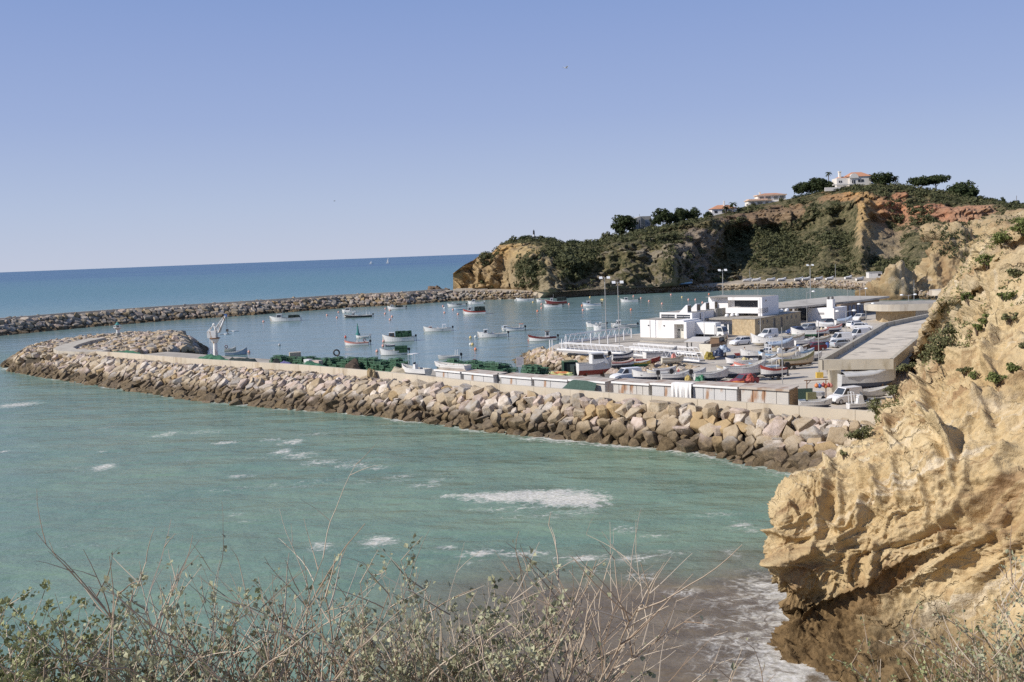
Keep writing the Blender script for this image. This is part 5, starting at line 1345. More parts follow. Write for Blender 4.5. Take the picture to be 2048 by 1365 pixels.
load('net_heap', 'dark net heap on the boat left of the white cruiser', on(c, PI, -1.2, .5), PI, 2.2, 1.6, .8, MAT_DPOT, 3, group=LG)
moored(936, 967, 610, 'white cruiser with sloped cabin, upper of the group left of the headland reflection', kind='cabin_cruiser', fb=.85, bottom='navy', cab=(.2, 2.3, 1.6, .6, 1.4, 'white', .7), fore=True, ob='white')
_, c, L = moored(926, 972, 630, 'white fishing boat with red gunwale and huge dark net load', h=-.04, B=3.0, fb=1.1, stripe='red', bottom='navy', cab=(1.0, 2.6, 1.7, .7, 1.9), mast=(.8, 4.2))
load('trap_load', 'tall dark netted load on the red gunwaled boat', on(c, PI-.04, -L*.24, .9), PI-.04, L*.46, 2.3, 1.9, MAT_DPOT, 4, group=LG)
moored(908, 925, 621, 'tiny pale green dinghy beside the red gunwaled boat', kind='dinghy', cat='dinghy', fb=.4, thwarts=2, side='lblue', draft=.15, B=1.4)
moored(847, 903, 664, 'white open boat with flag at the stern, alone in mid basin', h=.03, fb=.85, bottom='black', cab=(1.6, 2.6, 1.2, .5, 1.0, 'pink'), console=True, ob='black', mast=(-3.0, 3.3, -.3), arch=(-2, 1.9))
_, c, L = moored(765, 829, 684, 'grey white boat with brown wheelhouse and tall green trap stack', h=.05, B=3.1, fb=1.05, bottom='grey', cab=(1.0, 2.5, 1.7, .6, 1.7, 'brown', .1), ob='black', mast=(.2, 4.2))
load('trap_load', 'tall green trap stack on the boat with brown wheelhouse', on(c, PI+.05, -1.4, .6), PI+.05, 4.2, 2.3, 2.1, MAT_POT, 5, group=LG)
moored(770, 790, 694, 'dark dinghy floating between the two boats with green traps', kind='dinghy', cat='dinghy', fb=.4, side='navy', bottom='black', thwarts=2, draft=.15, B=1.4)
_, c, L = moored(760, 815, 711, 'white boat with green traps astern, lower of the two trap boats', h=.06, fb=.9, bottom='black', console=True, ob='black', thwarts=1)
load('trap_load', 'green trap stack on the lower of the two trap boats', on(c, PI+.06, -1.7, .5), PI+.06, 2.9, 2.0, 1.5, MAT_POT, 6, group=LG)
moored(689, 738, 692, 'white open boat with pink gunwale and round hauler, below the small dinghy', fb=.75, stripe='pink', bottom='grey', ob='black', console=True, wheelp=True, thwarts=1)
moored(712, 738, 677, 'small plain white dinghy below the green channel mark', kind='dinghy', cat='dinghy', fb=.45, thwarts=2, ob='grey', draft=.15, B=1.5)
moored(876, 919, 719, 'grey inflatable boat with arch and pale raft at its bow, closest to the green traps', kind='inflatable_boat', fb=.6, side='grey', bottom='sand', hoop=True, ob='black', thwarts=1, h=.08, bowrise=.5)
moored(955, 1014, 676, 'white boat with two white cabins, at the centre right of the basin', h=.08, fb=.9, bottom='black', cab=(1.2, 2.7, 1.5, .6, 1.5, 'white', .4), console=True, ob='black', fore=True)
moored(1003, 1048, 663, 'white boat with orange box astern, behind the two cabin boat', h=.06, fb=.85, stripe='bluegrey', cab=(1.6, 2.8, 1.3, .5, 1.0), ob='black', arch=(-2.4, 1.8), canopyc='orange')
moored(1056, 1113, 683, 'white boat with dark red gunwale and small wheelhouse, off the rock bank', h=.03, fb=.9, stripe='maroon', bottom='black', cab=(-1.8, -.7, 1.3, .4, 1.9, 'white', .05, 'brown'), ob='black', thwarts=1)
moored(1032, 1068, 603, 'white open boat near the far shore, leftmost of its cluster', fb=.8, bottom='lblue', cab=(1.6, 2.6, 1.2, .5, .8), ob='black')
moored(1073, 1092, 605, 'white half hidden boat just behind the dark red hull', kind='cabin_cruiser', fb=.7, cab=(.2, 1.4, 1.2, .4, 1.0, 'white', .5), B=1.8)
_, c, L = moored(1090, 1134, 609, 'dark red hulled boat with big dark green load', h=-.03, B=2.9, fb=1.05, side='maroon', bottom='maroon', cab=(1.2, 2.6, 1.6, .6, 1.7, 'white'), mast=(1.0, 4.0))
load('trap_load', 'big dark green netted load on the dark red hull', on(c, PI, -L*.26, .9), PI, L*.44, 2.3, 1.8, MAT_DPOT, 7, group=LG)
_, c, L = moored(1087, 1124, 616, 'white boat with a brown pile amidships, in front of the dark red hull', fb=.75, bottom='lblue', ob='black', cab=(1.5, 2.5, 1.2, .5, .7))
load('net_heap', 'brown net heap on the boat in front of the dark red hull', on(c, PI, -.9, .5), PI, 2.6, 1.6, .9, M('brown_net', (.07, .05, .035), .95, .4, 5), 8, group=LG)
moored(1165, 1202, 614, 'white and blue cabin boat left of the tall lamp masts', kind='cabin_cruiser', fb=.9, bottom='blue', stripe='bluegrey', cab=(.6, 2.2, 1.5, .5, 1.5), ob='black')
moored(1172, 1187, 621, 'tiny white dinghy below the white and blue cabin boat', kind='dinghy', cat='dinghy', fb=.4, thwarts=1, draft=.15, B=1.3)
moored(1241, 1276, 606, 'white cruiser with flat roofed cabin, right of the tall lamp masts', kind='cabin_cruiser', fb=.85, bottom='grey', cab=(.6, 2.2, 1.5, .5, 1.4), ob='black')
moored(1172, 1211, 656, 'white open boat with standing gear, between the lamp masts and the upper gangway', fb=.85, bottom='green', console=True, ob='black', thwarts=1, arch=(1.9, 1.7), canopyc='grey', mast=(-2.0, 3.6))
moored(1222, 1273, 657, 'white cabin boat with dark low hull behind the standing gangway', kind='cabin_cruiser', fb=.8, side='grey', bottom='black', cab=(.8, 3.0, 1.8, .5, 1.6, 'white', .8), ob='black', fore=True)
moored(1187, 1212, 663, 'white cruiser peeping over the standing gangway', kind='cabin_cruiser', fb=.9, cab=(-.4, 1.0, 1.5, .6, 1.6, 'white', .7), fore=True, B=2.0)
# boats at the crane
moored(450, 472, 703.5, 'pale skiff with dark rollers tied beside the crane', kind='skiff', rz=.25, fb=.6, side='cream', wheelp=True, thwarts=2, B=1.9)
moored(452, 494, 711, 'grey pointed skiff moored under the crane', kind='skiff', rz=.2, fb=.7, side='bluegrey', bottom='teal', thwarts=2, bowrise=1.6, B=2.0)
# sails on the horizon
for px, py, h_, lab in ((776, 522, 17, 'white sailing yacht far out on the horizon'), (742, 520.5, 9, 'tiny sail far out left of the yacht on the horizon')):
    p = D(px, py, 2600); p.z = 0
    r = thing('sailing_yacht', lab, 'yacht', p)
    hull_parts(r, 11, 3, 1.1, P['white'], P['navy']); k = h_/17
    MB().tube([(.5, 0, .5), (.5, 0, 15*k)], .12, 5).build('mast', MAT_ALU, r)
    MB().add([(.4, .05, 2), (-4.5, .2, 2), (.4, .05, 14.5*k), (.4, -.05, 2), (-4.5, .1, 2), (.4, -.05, 14.5*k)], [(0, 1, 2), (5, 4, 3)]).build('sail', P['white'], r)
# ------------------------------------------------------------------ buoys
BU = [(527, 645, 'p'), (654, 632, 'p'), (674, 637, 'p'), (677, 626, 'p'), (691, 676, 'r'), (559, 692, 'g'), (771, 619, 'p'), (780, 622, 'p'), (770, 629, 'p'), (784, 635, 'p'), (886, 614, 'p'), (889, 618, 'w'), (906, 621, 'p'), (889, 627, 'p'), (916, 630, 'p'), (767, 685, 'p'), (766, 694, 'p'), (754, 705, 'p'), (941, 677, 'y'), (951, 676, 'w'), (941, 691, 'w'), (945, 691, 'y'), (951, 701, 'o'), (1066, 606, 'y'), (1075, 624, 'o'), (1083, 610, 'p'), (1083, 618, 'p'), (1138, 610, 'p'), (1164, 613, 'o'), (1166, 622, 'p'), (1203, 601, 'y'), (1206, 601, 'y'), (1180, 596, 'y'), (1262, 621, 'o'), (1267, 594, 'p'), (1282, 598, 'p'), (1298, 604, 'p'), (1324, 609, 'p'), (1342, 591, 'p'), (1364, 596, 'y'), (1377, 601, 'p'), (1391, 601, 'p'), (1405, 607, 'p'), (1418, 590, 'o'), (1058, 682, 'r'), (1031, 602, 'w'), (498, 706, 'p'), (1237, 595, 'y'), (1426, 611, 'p'), (780, 641, 'p')]
BCOL = {'p': ('pink', M('buoy_pink', (.72, .38, .30), .4, .1, 2)), 'r': ('red', M('buoy_red', (.60, .12, .08), .4, .1, 2)), 'o': ('orange', M('buoy_orange', (.72, .26, .14), .4, .1, 2)), 'y': ('yellow', M('buoy_yellow', (.70, .52, .22), .4, .1, 2)), 'w': ('white', M('buoy_white', (.75, .74, .7), .4, .1, 2)), 'g': ('grey', P['grey'])}
def nearname(x, y):
    L_ = [(571, 640, 'the big black bottomed boat'), (711, 634, 'the all black boat'), (794, 617, 'the small boat under the far arm'), (916, 614, 'the boat left of the white cruiser'), (950, 628, 'the red gunwaled boat'), (797, 680, 'the brown wheelhouse boat'), (788, 707, 'the lower trap boat'), (985, 672, 'the two cabin boat'), (1085, 680, 'the dark red gunwaled boat'), (1110, 606, 'the dark red hull'), (1184, 612, 'the white and blue cabin boat'), (1258, 603, 'the flat roofed cruiser'), (1350, 606, 'the roof cowls'), (1410, 600, 'the office block'), (715, 688, 'the pink gunwaled boat with hauler'), (470, 706, 'the crane'), (1048, 601, 'the leftmost far shore boat')]
    q = min(L_, key=lambda a: (a[0]-x)**2+(2*(a[1]-y))**2)
    return f"{'left' if x < q[0]-12 else 'right' if x > q[0]+12 else 'close'} {'of' if abs(x-q[0]) > 12 else 'to'} {q[2]}"
for x, y, k in BU:
    p = G(x, y, 0); rr = .40 if k != 'g' else .3
    if y > 660: rr = .34
    b_ = MB(); b_.ball(0, 0, .22, rr, 12); b_.cyl(0, 0, rr+.15, rr+.35, .1, n=6)
    o = b_.build('mooring_buoy', BCOL[k][1], smooth=True, loc=(p.x, p.y, 0))
    tag(o, f'{BCOL[k][0]} mooring buoy {nearname(x, y)}', 'buoy', 'mooring buoys in the basin')
p = G(716, 671, 0); r = thing('channel_buoy', 'slim green channel mark standing in the basin above the small dinghy', 'buoy', p)
MB().cyl(0, 0, -.3, .6, .7, .6, 12).build('float', P['teal'], r); MB().cyl(0, 0, .6, 2.6, .38, .2, 8).build('tower', P['teal'], r); MB().cyl(0, 0, 2.6, 3.4, .12, .08, 6).build('lantern', P['green'], r)
# ------------------------------------------------------------------ lamp posts
def mast_lamp(px, top, basey, lab, arms=2, r=.09, z=Q, style='flood', ang=0.0, grp='lamp posts on the quay'):
    p = G(px, basey, z); hgt = p.y/F*(basey-top)*1.01
    t = thing('lamp_post', lab, 'lamp post', p, ang, grp)
    r *= .7; MB().tube([(0, 0, 0), (0, 0, hgt)], r*1.25, 8, r1=r*.75).build('pole', MAT_STEEL, t)
    for k in range(arms):
        sg = 1 if k == 0 else -1
        if style == 'flood':
            MB().tube([(0, 0, hgt-.1), (sg*.75, 0, hgt-.1)], .045, 5).build('arm', MAT_STEEL, t)
            MB().hexa([(sg*.75-.32, -.3, hgt-.28), (sg*.75+.32, -.3, hgt-.28), (sg*.75+.32, .3, hgt-.02), (sg*.75-.32, .3, hgt-.02), (sg*.75-.32, -.2, hgt-.08), (sg*.75+.32, -.2, hgt-.08), (sg*.75+.32, .3, hgt+.18), (sg*.75-.32, .3, hgt+.18)]).build('lamp_head', M('lamp_white', (.72, .72, .70), .4, .05), t)
        else:
            MB().tube([(0, 0, hgt-.35), (sg*.45, 0, hgt-.12), (sg*1.35, 0, hgt)], .05, 5).build('arm', MAT_STEEL, t)
            MB().lathe([(.02, hgt+.2), (.32, hgt+.12), (.42, hgt-.08), (.30, hgt-.16), (.02, hgt-.18)], sg*1.5, 0, 10).build('lamp_head', M('lamp_white', (.72, .72, .70), .4, .05), t)
    return t
mast_lamp(1213, 556, 684, 'tall thin mast with floodlights, left one of the pair before the white hall', 2, .11)
mast_lamp(1239, 565, 694, 'tall thin mast with floodlights, right one of the pair before the white hall', 2, .11)
mast_lamp(1447, 541, 640, 'tall floodlight mast rising behind the white office block', 2, .13)
mast_lamp(1621, 531, 605, 'tallest floodlight mast, rising behind the market hall roof', 2, .16)
mast_lamp(1521, 597, 674, 'plain slim pole against the stone wing wall', 0, .09)
mast_lamp(1409, 622, 690, 'plain slim pole before the parked white truck', 0, .07)
mast_lamp(1614, 584, 648, 'lamp post with one white lamp beside the glass fronted hall end', 1, .08, style='round')
mast_lamp(1565, 655, 772, 'plain tall pole standing among the laid up boats', 0, .08)
mast_lamp(1638, 643, 755, 'plain pole at the left edge of the canopy with a yellow block', 0, .09)
mast_lamp(1692, 622, 686, 'double lamp post behind the canopy parapet with a lamp over the wall', 2, .08, style='round')
mast_lamp(1696, 577, 632, 'tall slim mast before the chimney wall, over the white hatchback', 0, .09)
mast_lamp(1720, 578, 630, 'tall slim mast with a lamp at the shaded shutters', 1, .09, style='round')
mast_lamp(1732, 608, 650, 'double lamp post beside the rounded roof rim', 2, .08, style='round')
mast_lamp(1817, 590, 640, 'double lamp post before the rounded stone building', 2, .08, style='round')
mast_lamp(1731, 577, 604, 'slim mast at the far end of the market hall roof', 0, .09)
mast_lamp(1347, 538, 572, 'short pole at the foot of the headland, left of the bowl', 0, .14, z=3.0, grp='poles along the shore road')
mast_lamp(1500, 539, 566, 'pole on the shore road in front of the dark bowl', 0, .14, z=3.0, grp='poles along the shore road')
mast_lamp(1671, 529, 561, 'pole on the shore road left of the white cabin', 0, .14, z=3.0, grp='poles along the shore road')
mast_lamp(1828, 560, 603, 'pole in front of the rock stack', 0, .1, z=2.0, grp='poles along the shore road')
b_ = MB().rbox(0, 0, 0, .9, .6, .75); p = G(1639, 756, Q)
tag(b_.build('ballast_block', P['yellow'], loc=tuple(p)), 'yellow block at the foot of the pole by the canopy', 'block')
# bollard posts along the gangway bank
for k, (px, y0, y1) in enumerate([(1100, 680, 701), (1105, 680, 701), (1124, 678, 698), (1133, 672, 698), (1165, 676, 692), (1182, 667, 690), (1199, 668, 690), (1216, 670, 688), (1232, 668, 686), (1248, 664, 682), (1263, 657, 677)]):
    p = G(px, y1, Q); hh = p.y/F*(y1-y0)
    o = MB().cyl(0, 0, 0, hh, .11, .09, 8).build('bank_post', MAT_ALU, loc=tuple(p))
    tag(o, 'slim white post on the bank at the left end of the long gangway' if px < 1130 else 'slim white post along the apron edge between the long and the standing gangway', 'post', 'white posts on the gangway bank')
# ------------------------------------------------------------------ cars
CARB = {}
def car_parts(r, L, Wd, Hh, col, style, wheelr=.31):
    hw = Wd/2; zb = .22; belt = Hh*.60
    if style == 'van': prof = [(-L/2, .62, Hh), (-L*.49, .62, Hh), (L*.10, .62, Hh), (L*.26, .66, belt+.02), (L*.46, .55, belt-.18), (L/2, .5, .55)]
    # lower body
    st = {'hatch': [(-.5, .45, .80), (-.47, .24, .95), (-.2, .20, .97), (.2, .20, .97), (.33, .20, .90), (.46, .24, .74), (.5, .36, .60)], 'van': [(-.5, .40, 1.0), (-.48, .24, 1.06), (0, .20, 1.06), (.2, .20, 1.04), (.36, .20, .96), (.47, .24, .78), (.5, .36, .62)], 'suv': [(-.5, .45, .95), (-.47, .26, 1.04), (0, .22, 1.05), (.2, .22, 1.02), (.40, .24, .95), (.48, .28, .80), (.5, .40, .64)]}[style]
    rings = []
    for fx, z0, z1 in st:
        e = .93 if abs(fx) > .46 else 1
        rings.append([(fx*L, -hw*.92*e, z0), (fx*L, -hw*e, z0+.18), (fx*L, -hw*e, z1-.10), (fx*L, -hw*.88*e, z1), (fx*L, hw*.88*e, z1), (fx*L, hw*e, z1-.10), (fx*L, hw*e, z0+.18), (fx*L, hw*.92*e, z0)])
    bd = MB().loft(rings).build('body', col, r, smooth=False)
    zb0 = st[2][2]-.02
    if style == 'van': gh = [(-.49, zb0, 0), (-.485, Hh-.08, 1), (.08, Hh, 1), (.24, zb0, 0)]
    elif style == 'suv': gh = [(-.48, zb0, 0), (-.44, Hh-.06, 1), (.08, Hh, 1), (.24, zb0, 0)]
    else: gh = [(-.46, zb0, 0), (-.33, Hh-.05, 1), (.06, Hh, 1), (.23, zb0, 0)]
    x0, x1, x2, x3 = [g_[0]*L for g_ in gh]; w0, w1 = hw*.90, hw*.76
    c = MB(); c.hexa([(x0, -w0, zb0), (x3, -w0, zb0), (x3, w0, zb0), (x0, w0, zb0), (x1, -w1, Hh-.02), (x2, -w1, Hh), (x2, w1, Hh), (x1, w1, Hh-.02)])
    top = c.build('cabin', col, r)
    e = .012
    def side_pt(x, t, sg):   # t 0 at the belt, 1 at the roof
        return (x, sg*(lerp(w0, w1, t)+e), lerp(zb0, Hh, t))
    for sg in (-1, 1):
        fb_ = lambda t: lerp(x3, x2, t)-.12; rb2 = lambda t: lerp(x0, x1, t)+.12
        if style == 'van': cuts = [(L*.0, None)]
        else: cuts = [(-L*.02, None), (None, -L*.05)]
        if style == 'van':
            MB().quad(side_pt(-L*.02, .1, sg), side_pt(fb_(.1), .1, sg), side_pt(fb_(.85), .85, sg), side_pt(-L*.02, .85, sg)).build('window', MAT_GLASS, top)
        else:
            MB().quad(side_pt(.0, .1, sg), side_pt(fb_(.1), .1, sg), side_pt(fb_(.85), .85, sg), side_pt(.0, .85, sg)).build('window', MAT_GLASS, top)
            MB().quad(side_pt(rb2(.1), .1, sg), side_pt(-.08, .1, sg), side_pt(-.08, .85, sg), side_pt(rb2(.85), .85, sg)).build('window', MAT_GLASS, top)
    fx = lambda t: lerp(x3, x2, t)+.018; yy_ = lambda t: lerp(w0, w1, t)-.08
    MB().quad((fx(.06), -yy_(.06), lerp(zb0, Hh, .06)), (fx(.06), yy_(.06), lerp(zb0, Hh, .06)), (fx(.9), yy_(.9), lerp(zb0, Hh, .9)), (fx(.9), -yy_(.9), lerp(zb0, Hh, .9))).build('windscreen', MAT_GLASS, top)
    bx = lambda t: lerp(x0, x1, t)-.018
    if style != 'van' or True:
        MB().quad((bx(.2), yy_(.2), lerp(zb0, Hh, .2)), (bx(.2), -yy_(.2), lerp(zb0, Hh, .2)), (bx(.85), -yy_(.85), lerp(zb0, Hh, .85)), (bx(.85), yy_(.85), lerp(zb0, Hh, .85))).build('rear_window', MAT_GLASS, top)
    for sx in (-L*.30, L*.31):
        for sg in (-1, 1):
            wv = MB().wheel(sx, sg*(hw-.09), wheelr, wheelr, .2).build('wheel', MAT_RUBBER, r)
            MB().wheel(sx, sg*(hw+.0), wheelr, wheelr*.6, .06, 10).build('rim', P['silver'], wv)
    for sg in (-1, 1):
        MB().rbox(L*.475, sg*hw*.68, .56, .12, .34, .15).build('headlight', M('lamp_glass', (.7, .7, .68), .1, .02), r)
        MB().rbox(-L*.488, sg*hw*.80, .72, .06, .16, .24).build('tail_light', P['red'], r)
    MB().box(L*.47, L*.508, -hw*.9, hw*.9, .26, .42).build('bumper', MAT_RUBBER if style == 'van' else col, r)
def car(kind, lab, px, py, deg, L, Wd, Hh, colname, style, cat='car', grp='cars and vans parked on the quay'):
    p = G(px, py, Q+.002)
    r = thing(kind, lab, cat, p, math.radians(deg), grp)
    rough = {'white': .25}.get(colname, .22)
    col = M('car_'+colname, {'white': (.76, .75, .74), 'blue': (.045, .07, .16), 'silver': (.42, .44, .46), 'maroon': (.17, .02, .025), 'grey': (.16, .17, .18), 'sand': (.5, .46, .4), 'darkred': (.24, .035, .04)}[colname], rough, .04, .6)
    car_parts(r, L, Wd, Hh, col, style, .33 if style != 'hatch' else .30); return r
car('parked_van', 'white small van parked nearest, in front of the canopy column', 1689, 806, 205, 4.1, 1.68, 1.80, 'white', 'van', 'van')
car('parked_van', 'white van with a roof rack beside the stone wing', 1536, 677, 215, 4.3, 1.75, 1.85, 'white', 'van', 'van')
car('parked_car', 'white hatchback on the kerb in front of the stone wing', 1482, 690, 205, 4.1, 1.72, 1.45, 'white', 'hatch')
car('parked_car', 'dark blue hatchback in the shade of the stone wing', 1590, 668, 215, 4.0, 1.7, 1.42, 'blue', 'hatch')
car('parked_car', 'silver grey estate car behind the dark blue hatchback', 1614, 663, 220, 4.4, 1.75, 1.55, 'silver', 'suv')
car('parked_car', 'white hatchback far back beside the chimney wall', 1719, 641, 225, 4.1, 1.75, 1.5, 'white', 'hatch')
car('parked_car', 'white car seen from the side near the canopy parapet', 1723, 660, -8, 4.2, 1.75, 1.48, 'white', 'hatch')
car('parked_car', 'white estate standing behind the white car seen from the side', 1714, 656, 20, 4.3, 1.75, 1.5, 'white', 'suv')
car('parked_van', 'white van with dark windscreen facing left, next to the dark grey car', 1678, 687, 190, 4.4, 1.78, 1.9, 'white', 'van', 'van')
car('parked_van', 'white van half hidden by the canopy parapet, right of the other van', 1716, 678, 200, 4.4, 1.78, 1.95, 'white', 'van', 'van')
car('parked_car', 'silver saloon with dark rear window nosed against the white van', 1684, 695, 20, 4.2, 1.72, 1.42, 'silver', 'hatch')
car('parked_car', 'maroon hatchback with many small windows among the boats', 1627, 702, 195, 4.3, 1.72, 1.45, 'maroon', 'hatch')
car('parked_car', 'white car with dark windscreen behind the long white boats', 1538, 713, 205, 4.2, 1.72, 1.45, 'white', 'hatch')
car('parked_car', 'dark red car just behind the storage sheds', 1488, 771, 205, 3.9, 1.65, 1.5, 'darkred', 'hatch')
car('parked_van', 'pale van with sloping windscreen behind the rust streaked shed', 1252, 761, 200, 4.4, 1.75, 1.75, 'white', 'van', 'van')
car('parked_car', 'dark grey car under the slab roof beyond the stone wing', 1658, 650, 30, 4.2, 1.72, 1.45, 'grey', 'hatch')
# truck at the white hall
p = FO+FU*13.4+FV*4.6; tr_ = thing('box_truck', 'white box truck parked against the white hall', 'truck', p, FRZ)
MB().box(-3.3, 1.9, -1.1, 1.1, .75, 3.05).build('cargo_box', MAT_TRIM, tr_)
c = MB(); c.hexa([(2.0, -1.0, .5), (3.7, -1.0, .5), (3.7, 1.0, .5), (2.0, 1.0, .5), (2.05, -.95, 2.3), (3.1, -.95, 2.3), (3.1, .95, 2.3), (2.05, .95, 2.3)]); cb_ = c.build('cab', P['white'], tr_)
MB().quad((3.66, -.85, 1.35), (3.66, .85, 1.35), (3.2, .82, 2.15), (3.2, -.82, 2.15)).build('windscreen', MAT_GLASS, cb_)
MB().quad((2.2, -1.005, 1.35), (3.35, -1.005, 1.35), (3.05, -.965, 2.1), (2.2, -.965, 2.1)).build('window', MAT_GLASS, cb_)
MB().box(-3.3, 3.5, -.45, .45, .45, .74).build('chassis', MAT_DSTEEL, tr_)
for x in (-2.2, 2.8):
    for y in (-.95, .95): MB().wheel(x, y, .42, .42, .25).build('wheel', MAT_RUBBER, tr_)
# flat sun shelter on posts
pts = [G(x, y, Q+2.3) for x, y in [(1368, 684), (1408, 684), (1430, 674), (1386, 674)]]
o0 = pts[0]; sh_ = thing('sun_shelter', 'flat pale shelter roof on dark posts before the truck', 'shelter', (o0.x, o0.y, Q))
MB().hexa([tuple(Vector((q.x-o0.x, q.y-o0.y, 2.2))) for q in pts]+[tuple(Vector((q.x-o0.x, q.y-o0.y, 2.32))) for q in pts]).build('roof', M('shelter_roof', (.62, .58, .52), .8, .1, .5), sh_)
for q in (pts[0].lerp(pts[1], .15), pts[1].lerp(pts[2], .8), pts[1].lerp(pts[2], .1), pts[0].lerp(pts[3], .8)):
    MB().cyl(q.x-o0.x, q.y-o0.y, 0, 2.2, .12, n=8).build('post', MAT_DSTEEL, sh_)
# ------------------------------------------------------------------ boats on the hard
YG = 'boats laid up on the quay'
def yard(px, py, L, deg, lab, kind='laid_up_boat', lift=.55, cradle='trailer', **k):
    L *= .84 if 'trawler' in lab or 'under the canopy' in lab else .80 if L < 5 else .72
    if k.get('B'): k['B'] *= .82
    k['fb'] = k.get('fb', .75)*.85
    lift *= .85; p = G(px, py, Q); d = k.get('draft', .35); p.z = Q+lift+d
    k.setdefault('group', YG); r = boat(kind, lab, p, math.radians(deg), L=L, **k); B = k.get('B') or L*.32; zg = -(lift+d)
    c = MB()
    if cradle == 'trailer':
        for y in (-B*.32, B*.32): c.tube([(-L*.38, y, zg+.38), (L*.25, y, zg+.38), (L*.46, 0, zg+.42)], .05, 4)
        for x in (-L*.3, L*.1): c.box(x-.06, x+.06, -B*.4, B*.4, zg+.38, -d*.45)
        t = c.build('trailer', MAT_DSTEEL, r)
        for y in (-B*.42, B*.42): MB().wheel(-L*.12, y, zg+.3, .3, .18, 10).build('wheel', MAT_RUBBER, t)
    else:
        for x in (-L*.28, L*.22):
            c.box(x-.12, x+.12, -B*.36, B*.36, zg, zg+.22); c.box(x-.08, x+.08, -B*.30, -B*.22, zg+.2, -.05); c.box(x-.08, x+.08, B*.22, B*.30, zg+.2, -.05); c.box(x-.1, x+.1, -.1, .1, zg+.2, -d*.8)
        c.build('cradle', P['brown'], r)
    return r
yard(1190, 754, 7.2, 12, 'white cabin boat with red bottom and dark lettering, at the head of the slipway', bottom='red', fb=1.15, B=2.6, cab=(-.6, 1.9, 1.8, .9, 1.5, 'white', .5), cradle='blocks', lift=.35, draft=.75, fore=True)
yard(1246, 726, 5.2, 15, 'white skiff with navy stripe and outboard, at the foot of the rock bank', stripe='navy', ob='black', fb=.7, obtilt=1)
yard(1246, 741, 4.6, 8, 'white rowing boat with red inside below the navy striped skiff', fb=.55, stripe='pink', thwarts=2, inner=None) if False else yard(1246, 741, 4.6, 8, 'white rowing boat with pink gunwale below the navy striped skiff', fb=.55, stripe='pink', thwarts=2)
yard(1278, 738, 5.4, 4, 'low dull yellow punt with green bottom beside the pink gunwaled rowing boat', side='yellow', bottom='green', fb=.45, thwarts=2, lift=.4)
yard(1296, 730, 5.4, -6, 'low red boat lying under the big white boat by the gangway', side='red', bottom='maroon', stripe='red', fb=.5, thwarts=1, lift=.2, cradle='blocks')
yard(1322, 722, 8.0, 15, 'big white open boat with coloured ring at the bow, close to the gangway', fb=1.0, stripe='grey', B=2.6, thwarts=2, wheelp=False, cradle='blocks', lift=.35)
yard(1346, 733, 5.0, 8, 'small cream dinghy on a red trailer, right end of the front boats', fb=.6, side='cream', bottom='cream', stripe='sand', thwarts=2)
yard(1208, 743, 2.6, 5, 'tiny blue grey tender beside the red bottomed cabin boat', kind='tender', side='bluegrey', bottom='navy', fb=.4, draft=.15, thwarts=1, B=1.2)
yard(1433, 716, 9.5, 52, 'large cluttered brown white trawler on blocks beside the gangway end', fb=1.5, B=3.3, bottom='maroon', side='cream', stripe='brown', draft=.9, cradle='blocks', lift=.4, cab=(-.6, 1.6, 1.7, .9, 1.25, 'brown', .15, 'sand'), mast=(-.5, 4.2))
yard(1424, 704, .1, 0, '', ) if False else None
yard(1533, 696, 7.6, 172, 'long white boat with sharp raised prow, behind the lamp post, pointing left', fb=.95, side='white', bottom='cream', thwarts=2, bowrise=1.3, draft=.4)
yard(1580, 691, 8.4, 15, 'long pale boat full of gear behind the maroon hatchback', fb=.8, stripe='sand', thwarts=3, bottom='cream')
yard(1607, 678, 6.5, 170, 'white rowing boat with green hull boat beside it, below the silver estate', fb=.8, bottom='green', thwarts=3, bowrise=1.2)
yard(1586, 683, 4.5, 5, 'dark green flat punt left of the white green bottomed boat', side='green', bottom='green', stripe='green', fb=.45, thwarts=1, lift=.2)
yard(1638, 694, 6.2, 12, 'slim white boat with striped side above the maroon hatchback roof', fb=.75, stripe='sand', thwarts=2)
yard(1560, 706, 7.0, 8, 'grey covered boat with white arch frames in the middle of the yard', fb=.9, side='grey', cover='bluegrey', hoop=True)
yard(1593, 712, 6.6, 8, 'low white boat with brown stripe right of the arch framed boat', fb=.7, stripe='brown', bottom='maroon', thwarts=2)
yard(1561, 724, 7.2, 6, 'white boat with tall white roll bar left of the blue inside boat', fb=.8, hoop=True, console=True, ob='black')
yard(1604, 722, 5.6, 5, 'pale blue and white boat with white console in the yard', fb=.75, stripe='lblue', console=True, ob='black', thwarts=1)
yard(1511, 722, 6.8, 178, 'white boat with yellow heap aboard next to the walking person', fb=.75, stripe='white', thwarts=2)
yard(1545, 727, 6.0, 172, 'white boat with pale blue rim behind the sand coloured boat', fb=.7, stripe='lblue', thwarts=2, ob='grey')
yard(1592, 738, 8.2, 12, 'old sand coloured wooden boat with upswept bow on small wheels', fb=.85, side='sand', bottom='brown', stripe='olive', thwarts=3, bowrise=1.4, B=2.2)
yard(1483, 738, 6.5, 175, 'slim white boat lying in front of the white boat with yellow heap', fb=.6, thwarts=2, ob='black')
yard(1497, 748, 5.6, 165, 'white skiff tilted beside the bicycle', fb=.6, thwarts=1, stripe='pink')
yard(1538, 742, 4.4, 20, 'overturned looking pale cream boat under a cover right of the slim white boat', fb=.55, side='cream', cover='cream')
yard(1491, 762, 7.8, 4, 'white boat with navy lower hull and red bundle, in the front row', fb=1.0, bottom='navy', B=2.5, draft=.6, thwarts=2, bowrise=1.0)
yard(1545, 760, 4.9, 200, 'white motor boat with broad red band and black engine, in the front row', fb=.85, stripe='red', ob=(0, 'black', 1.15), fore=True, arch=(-.8, 2.0), B=2.0)
yard(1423, 768, 6.6, 6, 'white boat with brown oars laid across, behind the grey door shed', fb=.8, thwarts=3, ob='black')
